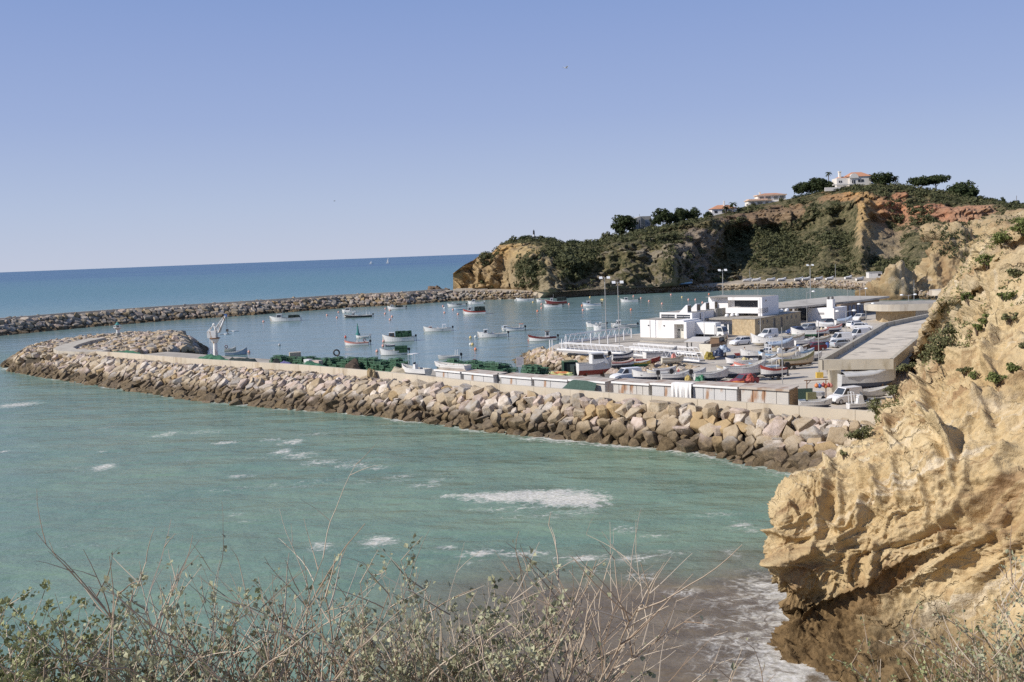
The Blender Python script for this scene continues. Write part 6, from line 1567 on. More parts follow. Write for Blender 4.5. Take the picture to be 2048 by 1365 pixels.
yard(1381, 766, 6.2, 8, 'pale boat with yellow hood and black engine behind the hung sheet', fb=.75, thwarts=2, ob='black', arch=None)
yard(1300, 766, 6.8, 175, 'long white boat with dark bundle behind the plain white shed', fb=.7, thwarts=3)
yard(1330, 755, 4.2, 5, 'small white tender with red cushion between the white boats and the trailer', fb=.5, thwarts=1, B=1.5)
yard(1632, 822, 4.6, 3, 'white skiff just behind the parapet wall, nearest of all boats', fb=.6, thwarts=2, lift=.3, ob=None, console=False, bowrise=.5)
yard(1722, 825, 3.8, 10, 'small white motor boat with cream outboard beside the cliff bushes', fb=.55, thwarts=1, lift=.25, console=True, hoop=True)
yard(1735, 783, 8.6, 5, 'large grey white boat with sagging pale cover, stored under the canopy', fb=1.25, B=3.0, cover='silver', side='silver', draft=.7, cradle='blocks', lift=.5, bowrise=1.1)
yard(1735, 800, 6.0, 3, 'low white hull lying behind the nearest van under the canopy edge', fb=.6, side='silver', bottom='silver', lift=.3)
yard(1688, 655, 5.5, 10, 'white boat with grey cover far back near the double lamp post', fb=.8, cover='bluegrey')
yard(1668, 668, 5.0, 12, 'pale open boat with clutter aboard, left of the white car seen from the side', fb=.7, thwarts=2, stripe='pink')
yard(1650, 662, 4.6, 170, 'white boat with domed cover behind the silver estate', fb=.65, cover='white')
# overturned boat on the left shed
for px, py, L_, dg, lab, kw in ((1506, 745, 5.5, 10, 'small white skiff with grey rim among the boats behind the bicycle', dict(stripe='grey', thwarts=2)), (1528, 751, 5.8, 170, 'white skiff with pale blue rim left of the red banded motor boat', dict(stripe='lblue', thwarts=2, ob='black')), (1576, 729, 5.6, 6, 'white skiff with tan cover above the old wooden boat', dict(cover='sand')), (1622, 728, 5.0, 10, 'white skiff with grey outboard nearest the canopy pole', dict(ob='grey', thwarts=2)),
                          (1460, 756, 5.2, 172, 'plain white skiff left of the navy bottomed boat', dict(thwarts=2, stripe='sand')), (1528, 735, 5.4, 8, 'cream skiff with white console among the yard boats', dict(side='cream', console=True)), (1566, 714, 5.2, 175, 'white skiff behind the roll bar boat', dict(thwarts=2, stripe='brown')), (1610, 697, 5.0, 8, 'white skiff tucked left of the maroon hatchback', dict(thwarts=2)), (1352, 768, 5.6, 4, 'white skiff just left of the ochre hood', dict(thwarts=2, ob='black')), (1320, 764, 5.0, 178, 'low pale skiff left of the small tender', dict(thwarts=1, side='cream')),
                          (1640, 676, 5.2, 10, 'white skiff between the striped boat and the pale open boat', dict(thwarts=2, stripe='pink')), (1560, 693, 5.4, 172, 'white skiff right of the long sharp prowed boat', dict(thwarts=2, stripe='blue'))):
    yard(px, py, L_, dg, lab, fb=.65, **kw)
for k_, (px, py, mat_, lab) in enumerate([(1472, 741, P['pink'], 'pink gear pile beside the bicycle'), (1521, 745, M('tan_heap', (.42, .36, .26), .95), 'tan gear pile between the white skiffs'), (1543, 733, P['bluegrey'], 'blue grey gear pile among the yard boats'), (1618, 711, M('brown_net', (.07, .05, .035), .95), 'brown net pile under the maroon hatchback'), (1655, 681, P['brown'], 'brown gear pile before the white vans'), (1672, 664, P['blue'], 'blue gear pile before the white car seen from the side'), (1646, 668, P['sand'], 'sandy gear pile before the slab roofed hall'), (1358, 761, P['red'], 'red cushion pile left of the ochre hood'), (1400, 771, P['green'], 'green crate pile beside the hung sheet'), (1296, 757, P['brown'], 'brown gear pile left of the trailer')]):
    p = G(px, py, Q); tag(boulder_mesh((0, 0, .4), .8, .6, .75, 200+k_, 14).build('gear_heap', mat_, loc=tuple(p)), lab, 'heap')
p = wall_pt(wall_s(870, 753), 3.6); r = boat('upturned_boat', 'white boat lying on the roof of the leftmost shed', (p.x, p.y, Q+2.15), math.atan2(-.68, .73)+PI, L=7.0, B=1.9, fb=.45, side='white', bottom='white', group=None, thwarts=2, bowrise=.7)
# loads on the trawler and others
for px, py, zz, sz_, mat, lab, sd in ((1418, 712, Q+1.9, (2.0, 1.5, 1.0), M('yellow_heap', (.35, .27, .06), .9, .5, 3), 'yellow net heap on the stern of the cluttered trawler', 21), (1437, 706, Q+2.3, (2.2, 1.6, .9), P['navy'], 'dark blue bundle on the deck of the cluttered trawler', 22), (1447, 698, Q+2.3, (2.4, 1.8, .8), P['bluegrey'], 'pale blue tarpaulin heap at the bow of the cluttered trawler', 23), (1491, 722, Q+1.2, (1.6, 1.2, .8), M('cream_heap', (.5, .42, .22), .9, .3, 3), 'yellow cream heap on the boat next to the walking person', 24), (1376, 758, Q+1.4, (1.1, .9, 1.0), M('ochre_hood', (.48, .36, .12), .9, .3, 3), 'pointed ochre hood on the pale boat behind the hung sheet', 25),
                              (1500, 754, Q+1.9, (1.2, .9, .7), P['red'], 'red bundle on the navy bottomed boat', 26), (1556, 698, Q+1.5, (2.6, 1.2, .6), M('tan_heap', (.42, .36, .26), .95, .4, 3), 'tan heap of gear on the long pale boat', 27), (1347, 712, Q+1.6, (.9, .7, .7), P['pink'], 'pink ring bundle on the big white open boat', 28)):
    p = G(px, py, zz); b_ = boulder_mesh((0, 0, .5), sz_[0]*.36, sz_[1]*.36, sz_[2]*.5-.5, sd, 16)
    tag(b_.build('gear_heap', mat, loc=tuple(p)), lab, 'heap')
# kayak, traps, nets, trailer in front
p = G(1446, 768, Q+1.15); r = thing('kayak', 'orange kayak with red middle resting on the sheds side boats', 'kayak', p, .06)
k_ = MB(); rings = []
for i in range(13):
    t = i/12; w = .42*math.sin(PI*min(.97, max(.03, t)))**.6; rings.append([(-2.7+5.4*t, w*math.cos(a), .26*math.sin(a)*(1 if w > .2 else .5)+.12*(2*t-1)**2) for a in [2*PI*q/10 for q in range(10)]])
k_.loft(rings).build('hull', P['orange'], r); MB().box(-.7, 1.2, -.2, .2, .22, .30).build('seat', P['red'], r)
# person with a red wheelbarrow
p = G(1490.5, 716, Q); per = thing('person', 'person in pale shirt and dark trousers walking with a red wheelbarrow', 'person', p, PI)
def skin_body(name, verts, edges, radii, mat, parent):
    me_ = bpy.data.meshes.new(name); me_.from_pydata(verts, edges, []); me_.update(); o = bpy.data.objects.new(name, me_); COL.objects.link(o)
    o.modifiers.new('Skin', 'SKIN'); 
    if not me_.skin_vertices: me_.attributes  # layer is made with the modifier below
    bpy.context.view_layer.objects.active = o
    bm = bmesh.new(); bm.from_mesh(me_); ly = bm.verts.layers.skin.verify(); bm.verts.ensure_lookup_table()
    for v, rr in zip(bm.verts, radii): v[ly].radius = (rr, rr)
    bm.verts[0][ly].use_root = True; bm.to_mesh(me_); bm.free()
    sd = o.modifiers.new('Sub', 'SUBSURF'); sd.levels = sd.render_levels = 1
    dg = bpy.context.evaluated_depsgraph_get(); ev = o.evaluated_get(dg); m2 = bpy.data.meshes.new_from_object(ev); m2.name = name
    bpy.data.objects.remove(o); o2 = bpy.data.objects.new(name, m2); m2.materials.clear(); 
    for mm in (mat if isinstance(mat, list) else [mat]): m2.materials.append(mm)
    COL.objects.link(o2); o2.parent = parent; return o2
V_ = [(0, 0, .92), (0.02, 0, 1.15), (.05, 0, 1.38), (.07, 0, 1.50), (.09, 0, 1.58), (.10, 0, 1.70), (.05, .18, 1.40), (.12, .24, 1.14), (.40, .20, 1.02), (.50, .20, 1.0), (.05, -.18, 1.40), (.12, -.24, 1.14), (.40, -.20, 1.02), (.50, -.20, 1.0), (0, .09, .86), (.18, .10, .48), (.12, .10, .07), (.26, .10, .03), (0, -.09, .86), (-.06, -.10, .46), (-.38, -.10, .12), (-.30, -.10, .04)]
E_ = [(0, 1), (1, 2), (2, 3), (3, 4), (4, 5), (2, 6), (6, 7), (7, 8), (8, 9), (2, 10), (10, 11), (11, 12), (12, 13), (0, 14), (14, 15), (15, 16), (16, 17), (0, 18), (18, 19), (19, 20), (20, 21)]
R_ = [.15, .14, .16, .06, .085, .075, .065, .05, .038, .035, .065, .05, .038, .035, .095, .07, .05, .04, .095, .07, .05, .04]
bo = skin_body('body', V_, E_, R_, [M('shirt_cream', (.62, .56, .44), .9), M('trousers_dark', (.04, .05, .08), .9), M('skin_tone', (.45, .27, .18), .6)], per)
for f_ in bo.data.polygons:
    c = f_.center; f_.material_index = 1 if c.z < .95 else (2 if c.z > 1.48 or (c.x > .22 and c.z < 1.2) else 0)
MB().ball(.09, 0, 1.70, .105, 10).build('hair', M('hair_dark', (.03, .022, .018), .8), per)
p2 = p+Vector((-1.15, 0, 0)); wbar = thing('wheelbarrow', 'red wheelbarrow pushed by the walking person', 'wheelbarrow', p2, PI)
MB().hexa([(-.35, -.28, .48), (.35, -.22, .42), (.35, .22, .42), (-.35, .28, .48), (-.5, -.4, .82), (.62, -.36, .78), (.62, .36, .78), (-.5, .4, .82)]).build('tray', P['red'], wbar)
MB().wheel(.55, 0, .2, .2, .09, 12).build('wheel', MAT_RUBBER, wbar)
MB().tube([(.55, .06, .2), (-.3, .22, .5), (-.7, .22, 1.0)], .025, 4).tube([(.55, -.06, .2), (-.3, -.22, .5), (-.7, -.22, 1.0)], .025, 4).tube([(-.25, .2, .45), (-.3, .2, .02)], .025, 4).tube([(-.25, -.2, .45), (-.3, -.2, .02)], .025, 4).build('frame', MAT_DSTEEL, wbar)
# bicycle
p = G(1464, 746, Q+.0); bi = thing('bicycle', 'bicycle standing among the white skiffs', 'bicycle', p, .1)
for x in (-.52, .52):
    w = MB()
    for k in range(16): a0, a1 = 2*PI*k/16, 2*PI*(k+1)/16; w.tube([(x+.34*math.cos(a0), 0, .34+.34*math.sin(a0)), (x+.34*math.cos(a1), 0, .34+.34*math.sin(a1))], .035, 5)
    for k in range(6): w.tube([(x, 0, .34), (x+.33*math.cos(k*PI/3), 0, .34+.33*math.sin(k*PI/3))], .008, 3)
    w.build('wheel', MAT_RUBBER, bi)
MB().tube([(-.52, 0, .34), (-.05, 0, .32), (.36, 0, .82), (-.18, 0, .82), (-.05, 0, .32)], .025, 5).tube([(-.18, 0, .82), (-.52, 0, .34)], .02, 5).tube([(.52, 0, .34), (.34, 0, .95)], .025, 5).build('frame', P['brown'], bi)
MB().rbox(-.2, 0, .9, .26, .14, .06).build('saddle', MAT_RUBBER, bi); MB().tube([(.36, -.25, .98), (.34, 0, .95), (.36, .25, .98)], .02, 5).build('handlebar', MAT_DSTEEL, bi)
# clutter near the nearest van
p = G(1580, 815, Q); 
o = MB().box(0, 3.4, 0, .06, 0, 1.75); tag(o.build('screen_net', M('green_net', (.055, .095, .075), .95), loc=(p.x-.2, p.y+2.2, Q)), 'dark green screen net beside the rusty shed end', 'net')
p = G(1607, 806, Q); o = MB().hexa([(0, 0, 0), (1.2, .4, 0), (1.2, .46, 0), (0, .06, 0), (0, 0, 1.3), (1.2, .4, 1.6), (1.2, .46, 1.6), (0, .06, 1.3)]); tag(o.build('plywood_board', P['brown'], loc=tuple(p)), 'brown plywood board leaning beyond the green screen net', 'board')
p = G(1614, 804, Q); fr = thing('net_rack', 'rusty steel rack hung with orange and red floats', 'rack', p, .1)
r_b = MB()
for x in (0, 2.3): r_b.tube([(x, 0, 0), (x, 0, 2.5)], .06, 5)
r_b.tube([(-.3, 0, 2.5), (2.6, 0, 2.5)], .06, 5); r_b.tube([(0, 0, 2.0), (.5, 0, 2.5)], .04, 4); r_b.build('frame', M('rusty_steel', (.22, .11, .05), .8, .3, 3), fr)
for k, (x, z, cn) in enumerate([(1.1, 1.85, 'orange'), (1.45, 1.8, 'blue'), (1.9, 1.9, 'red'), (2.15, 1.75, 'orange'), (2.5, 1.85, 'red'), (2.75, 1.8, 'pink')]):
    q = p+Vector((x, -.12, z)); o = MB().ball(0, 0, 0, .26, 10).cyl(0, 0, .2, .34, .06, n=6).build('fishing_float', P[cn], smooth=True, loc=tuple(q)); tag(o, f'{cn} float, {["first", "second", "third", "fourth", "fifth", "sixth"][k]} from the left on the rusty rack', 'float', 'floats on the rusty rack')
p = G(1622, 807, Q); o = MB().rbox(0, 0, 0, 1.1, .5, 1.3, .2); tag(o.build('green_locker', P['olive'], loc=tuple(p)), 'yellow green metal locker under the rusty rack', 'locker')
p = G(1636, 800, Q); bt = thing('handcart', 'grey steel handcart with wheels beside the locker', 'cart', p)
MB().box(-.6, .7, -.4, .4, .5, .95).build('tray', P['silver'], bt)
for x in (-.4, .5): MB().wheel(x, -.42, .25, .25, .1, 10).build('wheel', MAT_RUBBER, bt)
p = G(1604, 815, Q+.5); cool = thing('cool_box', 'white and blue cool box on the skiff behind the parapet', 'box', (p.x, p.y, Q+.75))
MB().rbox(0, 0, 0, .7, .45, .5).build('box', P['white'], cool); MB().rbox(0, 0, .503, .74, .49, .1).build('lid', P['bluegrey'], cool)
p = G(1681, 774, Q); o = boulder_mesh((0, 0, 0), 1.1, .9, 2.2, 31, 20); tag(o.build('blue_tarp', M('blue_tarp', (.10, .20, .55), .6, .15, 2), loc=tuple(p)), 'bright blue tarpaulin heap beside the canopy column', 'tarpaulin')
for px, py, cn, lab in ((1655, 696, 'blue', 'blue plastic drum in the yard right of the maroon hatchback'), (1597, 701, 'blue', 'small blue drum left of the maroon hatchback')):
    p = G(px, py, Q); r = thing('plastic_drum', lab, 'drum', p); MB().lathe([(.26, 0), (.3, .1), (.3, .85), (.25, .93)], n=14).build('barrel', P[cn], r); MB().cyl(0, 0, .93, .97, .24, n=14).build('lid', P['navy'], r)
# parachute like yellow green nets on the quay
def cloth_patch(name, poly_px, mats, lab, z=Q, amp=.35, seed=0):
    c = [G(x, y, z) for x, y in poly_px]; b_ = MB(); n = 18; grid = []
    for i in range(n+1):
        for j in range(n+1):
            u, v = i/n, j/n; p = c[0].lerp(c[1], u).lerp(c[3].lerp(c[2], u), v)
            e = min(u, 1-u, v, 1-v)*6; jig = Vector((noise.noise((u*4, v*4, seed)), noise.noise((u*4, v*4, seed+5)), 0))*.8
            grid.append(p+jig+Vector((0, 0, .06+amp*min(1, e)*(.7+.9*noise.noise((u*5, v*5, seed+9))))))
    b_.v = [tuple(p) for p in grid]
    for i in range(n):
        for j in range(n):
            b_.f.append([i*(n+1)+j, (i+1)*(n+1)+j, (i+1)*(n+1)+j+1, i*(n+1)+j+1])
            k = noise.noise((i*.22, j*.22, seed+3)); b_.m.append(0 if k < -.05 else 1 if k < .2 else 2)
    return tag(b_.build(name, mats), lab, 'net')
cloth_patch('spread_net', [(1078, 757), (1140, 758), (1146, 746), (1098, 745)], [M('lime_net', (.46, .52, .22), .95, .3, 4), M('yellow_net', (.58, .46, .16), .95, .3, 4), M('orange_net', (.60, .22, .08), .95, .3, 4)], 'lime yellow and orange nets spread out left of the red bottomed boat', seed=4)
cloth_patch('spread_net', [(1230, 768), (1290, 770), (1290, 760), (1225, 758)], [M('lead_net', (.10, .13, .17), .95, .3, 4), M('blue_net', (.08, .12, .2), .95, .3, 4), M('brown_net', (.07, .05, .035), .95, .4, 5)], 'dark blue grey nets piled in front of the pale van', seed=8)
cloth_patch('spread_net', [(1390, 778), (1440, 778), (1436, 768), (1385, 768)], [M('green_net', (.055, .095, .075), .95), M('green_net', (.055, .095, .075), .95), M('dark_green_net', (.03, .06, .045), .95)], 'dark green nets behind the grey door shed beside the kayak', seed=12)
# signs
p = G(950, 753, Q); r = thing('road_sign', 'round blue no stopping sign with red rim on a post', 'sign', p, .1); hh = p.y/F*(753-724)
MB().cyl(0, 0, 0, hh, .04, n=6).build('post', MAT_STEEL, r)
d = MB(); d.loft([[(rr*math.cos(2*PI*k/24), y, hh+rr*math.sin(2*PI*k/24)) for k in range(24)] for rr, y in ((.01, -.06), (.45, -.06), (.45, -.03), (.01, -.03))]); ds = d.build('disc', P['red'], r)
MB().loft([[(rr*math.cos(2*PI*k/24), y, hh+rr*math.sin(2*PI*k/24)) for k in range(24)] for rr, y in ((.01, -.066), (.36, -.066), (.36, -.061), (.01, -.061))]).build('face', P['blue'], ds)
for sg in (1, -1): MB().hexa([(q[0], yy2, hh+q[1]) for yy2 in (-.072, -.067) for q in [(-.24*sg-.03, -.24), (-.24*sg+.03, -.27), (.24*sg+.03, .24), (.24*sg-.03, .27)]]).build('cross_bar', P['red'], ds)
p = G(1041, 752, 1.6); r = thing('notice_board', 'tall pale rectangular notice board on two posts at the slipway', 'sign', p); hh = p.y/F*(752-715)
for x in (-.45, .45): MB().cyl(x, 0, 0, hh-.5, .05, n=6).build('post', MAT_DSTEEL, r)
nb_ = MB().box(-.62, .62, -.06, -.0, hh-1.55, hh+.1).build('panel', M('notice_face', (.52, .50, .50), .6, .08), r)
for k in range(6): MB().box(-.5, .5-.12*(k % 3), -.068, -.061, hh-.1-.22*k, hh-.02-.22*k).build('text_line', M('notice_text', (.30, .30, .34), .7), nb_)
# ------------------------------------------------------------------ green trap stacks on the narrow quay
MAT_CAGE = M('trap_green', (.075, .17, .095), .7, .35, 3)
MAT_CAGED = M('trap_netting', (.05, .09, .055), .95, .5, 8)
def cage_mesh():
    b_ = MB(); x, y, z = .62, .45, .42; e = .035
    for a in (-x, x):
        for c in (-y, y): b_.box(a-e, a+e, c-e, c+e, 0, z)
    for zz in (0, z):
        for c in (-y, y): b_.box(-x, x, c-e, c+e, zz-e, zz+e)
        for a in (-x, x): b_.box(a-e, a+e, -y, y, zz-e, zz+e)
    for k in range(4):
        a = -x+2*x*(k+.5)/4; b_.box(a-.018, a+.018, -y-.01, -y+.01, 0, z); b_.box(a-.018, a+.018, -y, y, z-.01, z+.012)
    for zz in (.14, .28): b_.box(-x, x, -y-.012, -y+.008, zz-.016, zz+.016)
    b_.box(-x*.8, x*.8, -y*.7, y*.7, .03, z*.7, 1)
    me_ = b_.mesh('fish_trap'); me_.materials.append(MAT_CAGE); me_.materials.append(MAT_CAGED); me_.polygons.foreach_set('material_index', b_.m); return me_
CAGE = cage_mesh(); rg = random.Random(3); ntrap = 0; TR = []
for x0, x1, topy, lab in ((497, 533, 710, 'green wire trap in the stack right of the crane'), (545, 585, 713, 'green wire trap in the stack behind the violet nets'), (590, 626, 716, 'green wire trap in the low stack behind the white crates'), (630, 662, 716, 'green wire trap in the stack left of the biggest stacks'), (662, 706, 717, 'green wire trap in the stack with brown floats'), (683, 716, 716, 'green wire trap in the left half of the stack left of the white cockpit'), (714, 748, 719, 'green wire trap in the right half of the stack left of the white cockpit'), (800, 845, 722, 'green wire trap in the stack right of the white cockpit'), (838, 884, 719, 'green wire trap in the long stack above the shed with the boat'), (884, 930, 724, 'green wire trap at the low right end of the long stack'), (956, 1010, 728, 'green wire trap in the lone stack right of the road sign')):
    s0, s1 = wall_s(x0, wall_top_y(x0)), wall_s(x1, wall_top_y(x1)); off = 5.0 if x0 < 790 else 7.5
    s = s0+.6
    while s < s1-.2:
        for o_ in (off, off+1.05, off+2.1):
            p = wall_pt(s, o_); sx = CX+p.x/p.y*F
            want = (H-(topy+rg.uniform(-1, 5)-(540-.0386*sx))/F*p.y)-Q
            edge = min(1, .45+min(s-s0, s1-s)/2.2)
            n = max(1, min(6, int(want*edge/.46+.5)))
            if o_ > off: n = min(n, 5)
            for k in range(n):
                if k and rg.random() < .06: break
                TR.append((p.length+(2 if o_ > off else 0)+(8 if o_ > off+2 and k < n-1 else 0)+(6 if k == 0 else 0), Vector((p.x+rg.uniform(-.12, .12), p.y+rg.uniform(-.12, .12), Q+.04+k*.46)), (rg.uniform(-.12, .12), rg.uniform(-.12, .12), -.75+rg.uniform(-.5, .5)+(PI/2 if rg.random() < .2 else 0)), rg.uniform(.95, 1.1), lab)); ntrap += 1
        s += 1.32
print('traps', ntrap)
TR.sort(key=lambda a: a[0])
for _, lo_, ro_, sc_, lab in TR[:290]:
    o = bpy.data.objects.new('fish_trap', CAGE); COL.objects.link(o); o.location = lo_; o.rotation_euler = ro_; o.scale = (sc_,)*3
    tag(o, lab, 'fish trap', 'green wire traps stacked on the narrow quay')
b_ = MB(); cv = [v.co.copy() for v in CAGE.vertices]; cf = [tuple(f.vertices) for f in CAGE.polygons]; cm = [f.material_index for f in CAGE.polygons]
for _, lo_, ro_, sc_, lab in TR[290:]:
    mt = Matrix.Translation(lo_) @ Matrix.Rotation(ro_[2], 4, 'Z') @ Matrix.Scale(sc_, 4); o_ = len(b_.v)
    b_.v.extend([tuple(mt @ v) for v in cv]); b_.f.extend([[i+o_ for i in f] for f in cf]); b_.m.extend(cm)
if b_.v: tag(b_.build('fish_traps', [MAT_CAGE, MAT_CAGED]), 'green wire traps at the bottom and back of the stacks on the narrow quay', 'fish traps', kind='stuff')
# green box frame trap behind the red bottomed boat
p = G(1140, 748, Q-.6); r = thing('trap_cage', 'big square green net cage beside the red bottomed cabin boat', 'cage', p, .1)
c = MB(); e = .06
for a in (-1.1, 1.1):
    for b2 in (-.8, .8): c.box(a-e, a+e, b2-e, b2+e, 0, 2.0)
    c.box(a-e, a+e, -.8, .8, 1.94, 2.04)
for b2 in (-.8, .8): c.box(-1.1, 1.1, b2-e, b2+e, 1.94, 2.05)
c.build('frame', MAT_CAGE, r); MB().box(-1.06, 1.06, -.76, .76, .1, 1.9).build('netting', MAT_DPOT, r)
load('net_heap', 'dark green trap heap right of the square net cage', G(1160, 749, Q-.3), .2, 2.4, 2.2, 1.5, MAT_DPOT, 41)
# low green nets along the wall
def net_heap(x0, x1, off, h, w, lab, mat, seed, name='net_heap'):
    s0, s1 = wall_s(x0, wall_top_y(x0)), wall_s(x1, wall_top_y(x1)); b_ = MB(); n = max(6, int((s1-s0)/.7)); rings = []
    for i in range(n+1):
        t = i/n; c = wall_pt(s0+(s1-s0)*t, off); nn = (wall_pt(s0+(s1-s0)*t, off+1)-c); e = math.sin(PI*max(.04, min(.96, t)))**.4
        ring = []
        for k in range(9):
            a = PI*k/8; rr = 1+.45*noise.noise((i*.5, k*.7, seed))
            ring.append(c+nn*(-math.cos(a)*w*e*rr)+Vector((0, 0, Q-.05+math.sin(a)*h*e*rr)))
        rings.append(ring)
    b_.loft(rings, closed=False, cap=False)
    return tag(b_.build(name, mat), lab, 'net')
MAT_GNET = M('bright_net', (.05, .15, .085), .95, .5, 5, bump=.03)
net_heap(196, 272, 1.6, 1.35, 1.2, 'long low green net heap at the left end of the parapet', MAT_GNET, 1)
net_heap(360, 425, 3.5, 1.5, 1.6, 'low green net heap left of the crane', MAT_GNET, 2)
net_heap(430, 500, 2.2, 1.5, 1.4, 'dark net heap at the foot of the crane', MAT_DPOT, 3)
net_heap(536, 590, 6.5, 1.5, 1.8, 'grey green net heap under the mooring davit', M('grey_net', (.16, .19, .15), .95, .5, 4), 4)
net_heap(572, 640, 1.8, 1.5, 1.2, 'flat bright green net along the parapet right of the white crates', MAT_GNET, 5)
net_heap(536, 566, 2.2, 1.35, .8, 'violet blue net heap next to the parapet', M('violet_net', (.13, .12, .26), .95, .4, 4), 6)
net_heap(520, 540, 2.6, 1.5, .8, 'black tarred net heap between green traps and violet nets', M('black_net', (.02, .022, .022), .95, .4, 4), 7)
net_heap(660, 690, 3.0, 2.1, 1.2, 'heap of brown and black floats between the green traps', M('brown_net', (.07, .05, .035), .95, .4, 5), 8)
net_heap(748, 775, 3.6, 1.6, 1.3, 'grey brown gear heap left of the white cockpit', M('tan_heap', (.42, .36, .26), .95), 9)
p = wall_pt(wall_s(590, 729), 3.2); r = thing('fish_crate', 'white fish crate stack beside the flat green net', 'crate', (p.x, p.y, Q), -.75)
for k in range(3): MB().rbox(0, 0, k*.6, 1.3, .9, .52, .04*k, taper=1.06).build('crate', P['white'], r)
p = wall_pt(wall_s(606, 729.5), 3.4); r = thing('fish_crate', 'pale pink crate stack right of the white crates', 'crate', (p.x, p.y, Q), -.75)
for k in range(3): MB().rbox(0, 0, k*.55, 1.6, .9, .47, .05*k, taper=1.05).build('crate', M('pale_pink', (.62, .48, .42), .7), r)
p = wall_pt(wall_s(516, 725), 8.5); tag(MB().rbox(0, 0, 0, 2.0, 1.4, 1.2, .3).build('cardboard_bale', P['sand'], loc=(p.x, p.y, Q+.9)), 'tan bale on top of the gear right of the crane', 'bale')
p = wall_pt(wall_s(596, 729), 9.5); r = thing('davit', 'dark davit with a tyre hung on it at the quay edge', 'davit', (p.x, p.y, Q)); MB().tube([(0, 0, 0), (0, 0, 1.8), (.9, 0, 1.2)], .13, 6).build('arm', MAT_DSTEEL, r)
t_ = MB()
for k in range(14): a0, a1 = 2*PI*k/14, 2*PI*(k+1)/14; t_.tube([(-.2+.5*math.cos(a0), 0, 2.2+.5*math.sin(a0)), (-.2+.5*math.cos(a1), 0, 2.2+.5*math.sin(a1))], .15, 6)
t_.build('tyre', MAT_RUBBER, r)
# white boat cockpit standing on the quay
p = wall_pt(wall_s(788, 746), 4.2); boat('laid_up_boat', 'white boat with T shaped sunshade on the narrow quay between green traps', (p.x, p.y, Q+.7), 2.4, L=6.0, fb=.7, B=2.0, group=None, console=True, arch=(.2, 2.9), thwarts=1)
# rock lying against the wall foot
p = wall_pt(wall_s(748, 743), -.7); tag(boulder_mesh((0, 0, 0), .8, .6, 1.3, 77, 20).build('loose_boulder', bpy.data.materials['stack_rock'], loc=(p.x, p.y, 3.9)), 'single grey boulder propped against the seaward side of the parapet wall', 'boulder')
# ------------------------------------------------------------------ crane
p = G(432, 716, Q); pm = p.y/F; cr_ = thing('harbour_crane', 'white pillar crane with lattice jib and hook on the narrow quay', 'crane', p)
MC = M('crane_white', (.76, .74, .70), .6, .12, 1.5, stain=(.33, .2, .1), stain_amt=.3)
MB().lathe([(.85, 0), (.75, .3), (.48, .6), (.42, 2.9), (.8, 3.5), (.85, 3.8)], n=14).build('pillar', MC, cr_)
MB().lathe([(1.05, 3.8), (1.1, 3.95), (.8, 4.0)], n=14).build('slewing_ring', M('rusty_steel', (.22, .11, .05), .8), cr_)
MB().box(-1.25, .45, -.75, .75, 4.0, 5.3).build('machine_house', MC, cr_)
f_ = MB(); f_.tube([(-1.1, -.5, 5.3), (.0, 0, 6.5)], .1, 5); f_.tube([(-1.1, .5, 5.3), (.0, 0, 6.5)], .1, 5); f_.tube([(.35, -.5, 5.3), (.0, 0, 6.5)], .1, 5); f_.tube([(.35, .5, 5.3), (.0, 0, 6.5)], .1, 5); f_.ball(.0, 0, 6.55, .3, 8); f_.build('mast_frame', MC, cr_)
tipx, tipz = (457-432)*pm, pm*(716-632); j = MB()
for y, z0 in ((-.45, 4.9), (.45, 4.9)): j.tube([(.9, y, z0), (tipx, y*.2, tipz)], .15, 5); j.tube([(.45, y, 5.9), (tipx-.1, y*.2, tipz+.1)], .11, 5)
for k in range(7):
    t0, t1 = k/7, (k+1)/7; A1 = Vector((.9, -.45, 4.9)).lerp(Vector((tipx, -.09, tipz)), t0); B1 = Vector((.9, .45, 4.9)).lerp(Vector((tipx, .09, tipz)), t1); j.tube([A1, B1], .075, 4); C1 = Vector((.45, -.45, 5.9)).lerp(Vector((tipx-.1, -.09, tipz+.1)), t1); j.tube([A1, C1], .075, 4)
j.build('jib', MC, cr_); MB().rbox(tipx, 0, tipz-.3, .5, .4, .6).build('sheave', P['blue'], cr_)
MB().tube([(.0, 0, 6.6), (tipx, 0, tipz+.1)], .03, 4).build('stay_cable', MAT_DSTEEL, cr_)
MB().tube([(tipx+.1, 0, tipz-.2), (tipx+.1, 0, pm*(716-660))], .03, 4).build('hoist_cable', MAT_DSTEEL, cr_)
hz = pm*(716-660); MB().rbox(tipx+.1, 0, hz-.4, .45, .3, .5).tube([(tipx+.1, 0, hz-.4), (tipx+.1, 0, hz-.75), (tipx+.3, 0, hz-.9), (tipx+.35, 0, hz-.7)], .07, 5).build('hook', MAT_DSTEEL, cr_)
ld = MB()
for x in (-.8, -.45): ld.tube([(x, -.75, 0), (x, -.75, 4.0)], .03, 4)
for k in range(10): ld.tube([(-.8, -.75, .3+k*.38), (-.45, -.75, .3+k*.38)], .02, 4)
ld.build('ladder', MC, cr_)
# two pale floating rings moored behind
for px, py, lab in ((451, 669.5, 'white four lobed float floating right of the crane jib, nearer one'), (467, 663.5, 'white four lobed float floating right of the crane jib, farther one')):
    p = G(px, py, 0); fr = thing('floating_cross', lab, 'float', p)
    for a in range(4): MB().rbox(1.1*math.cos(a*PI/2+.4), 1.1*math.sin(a*PI/2+.4), -.1, 1.3, .5, .35, a*PI/2+.4).build('float', P['white'], fr)
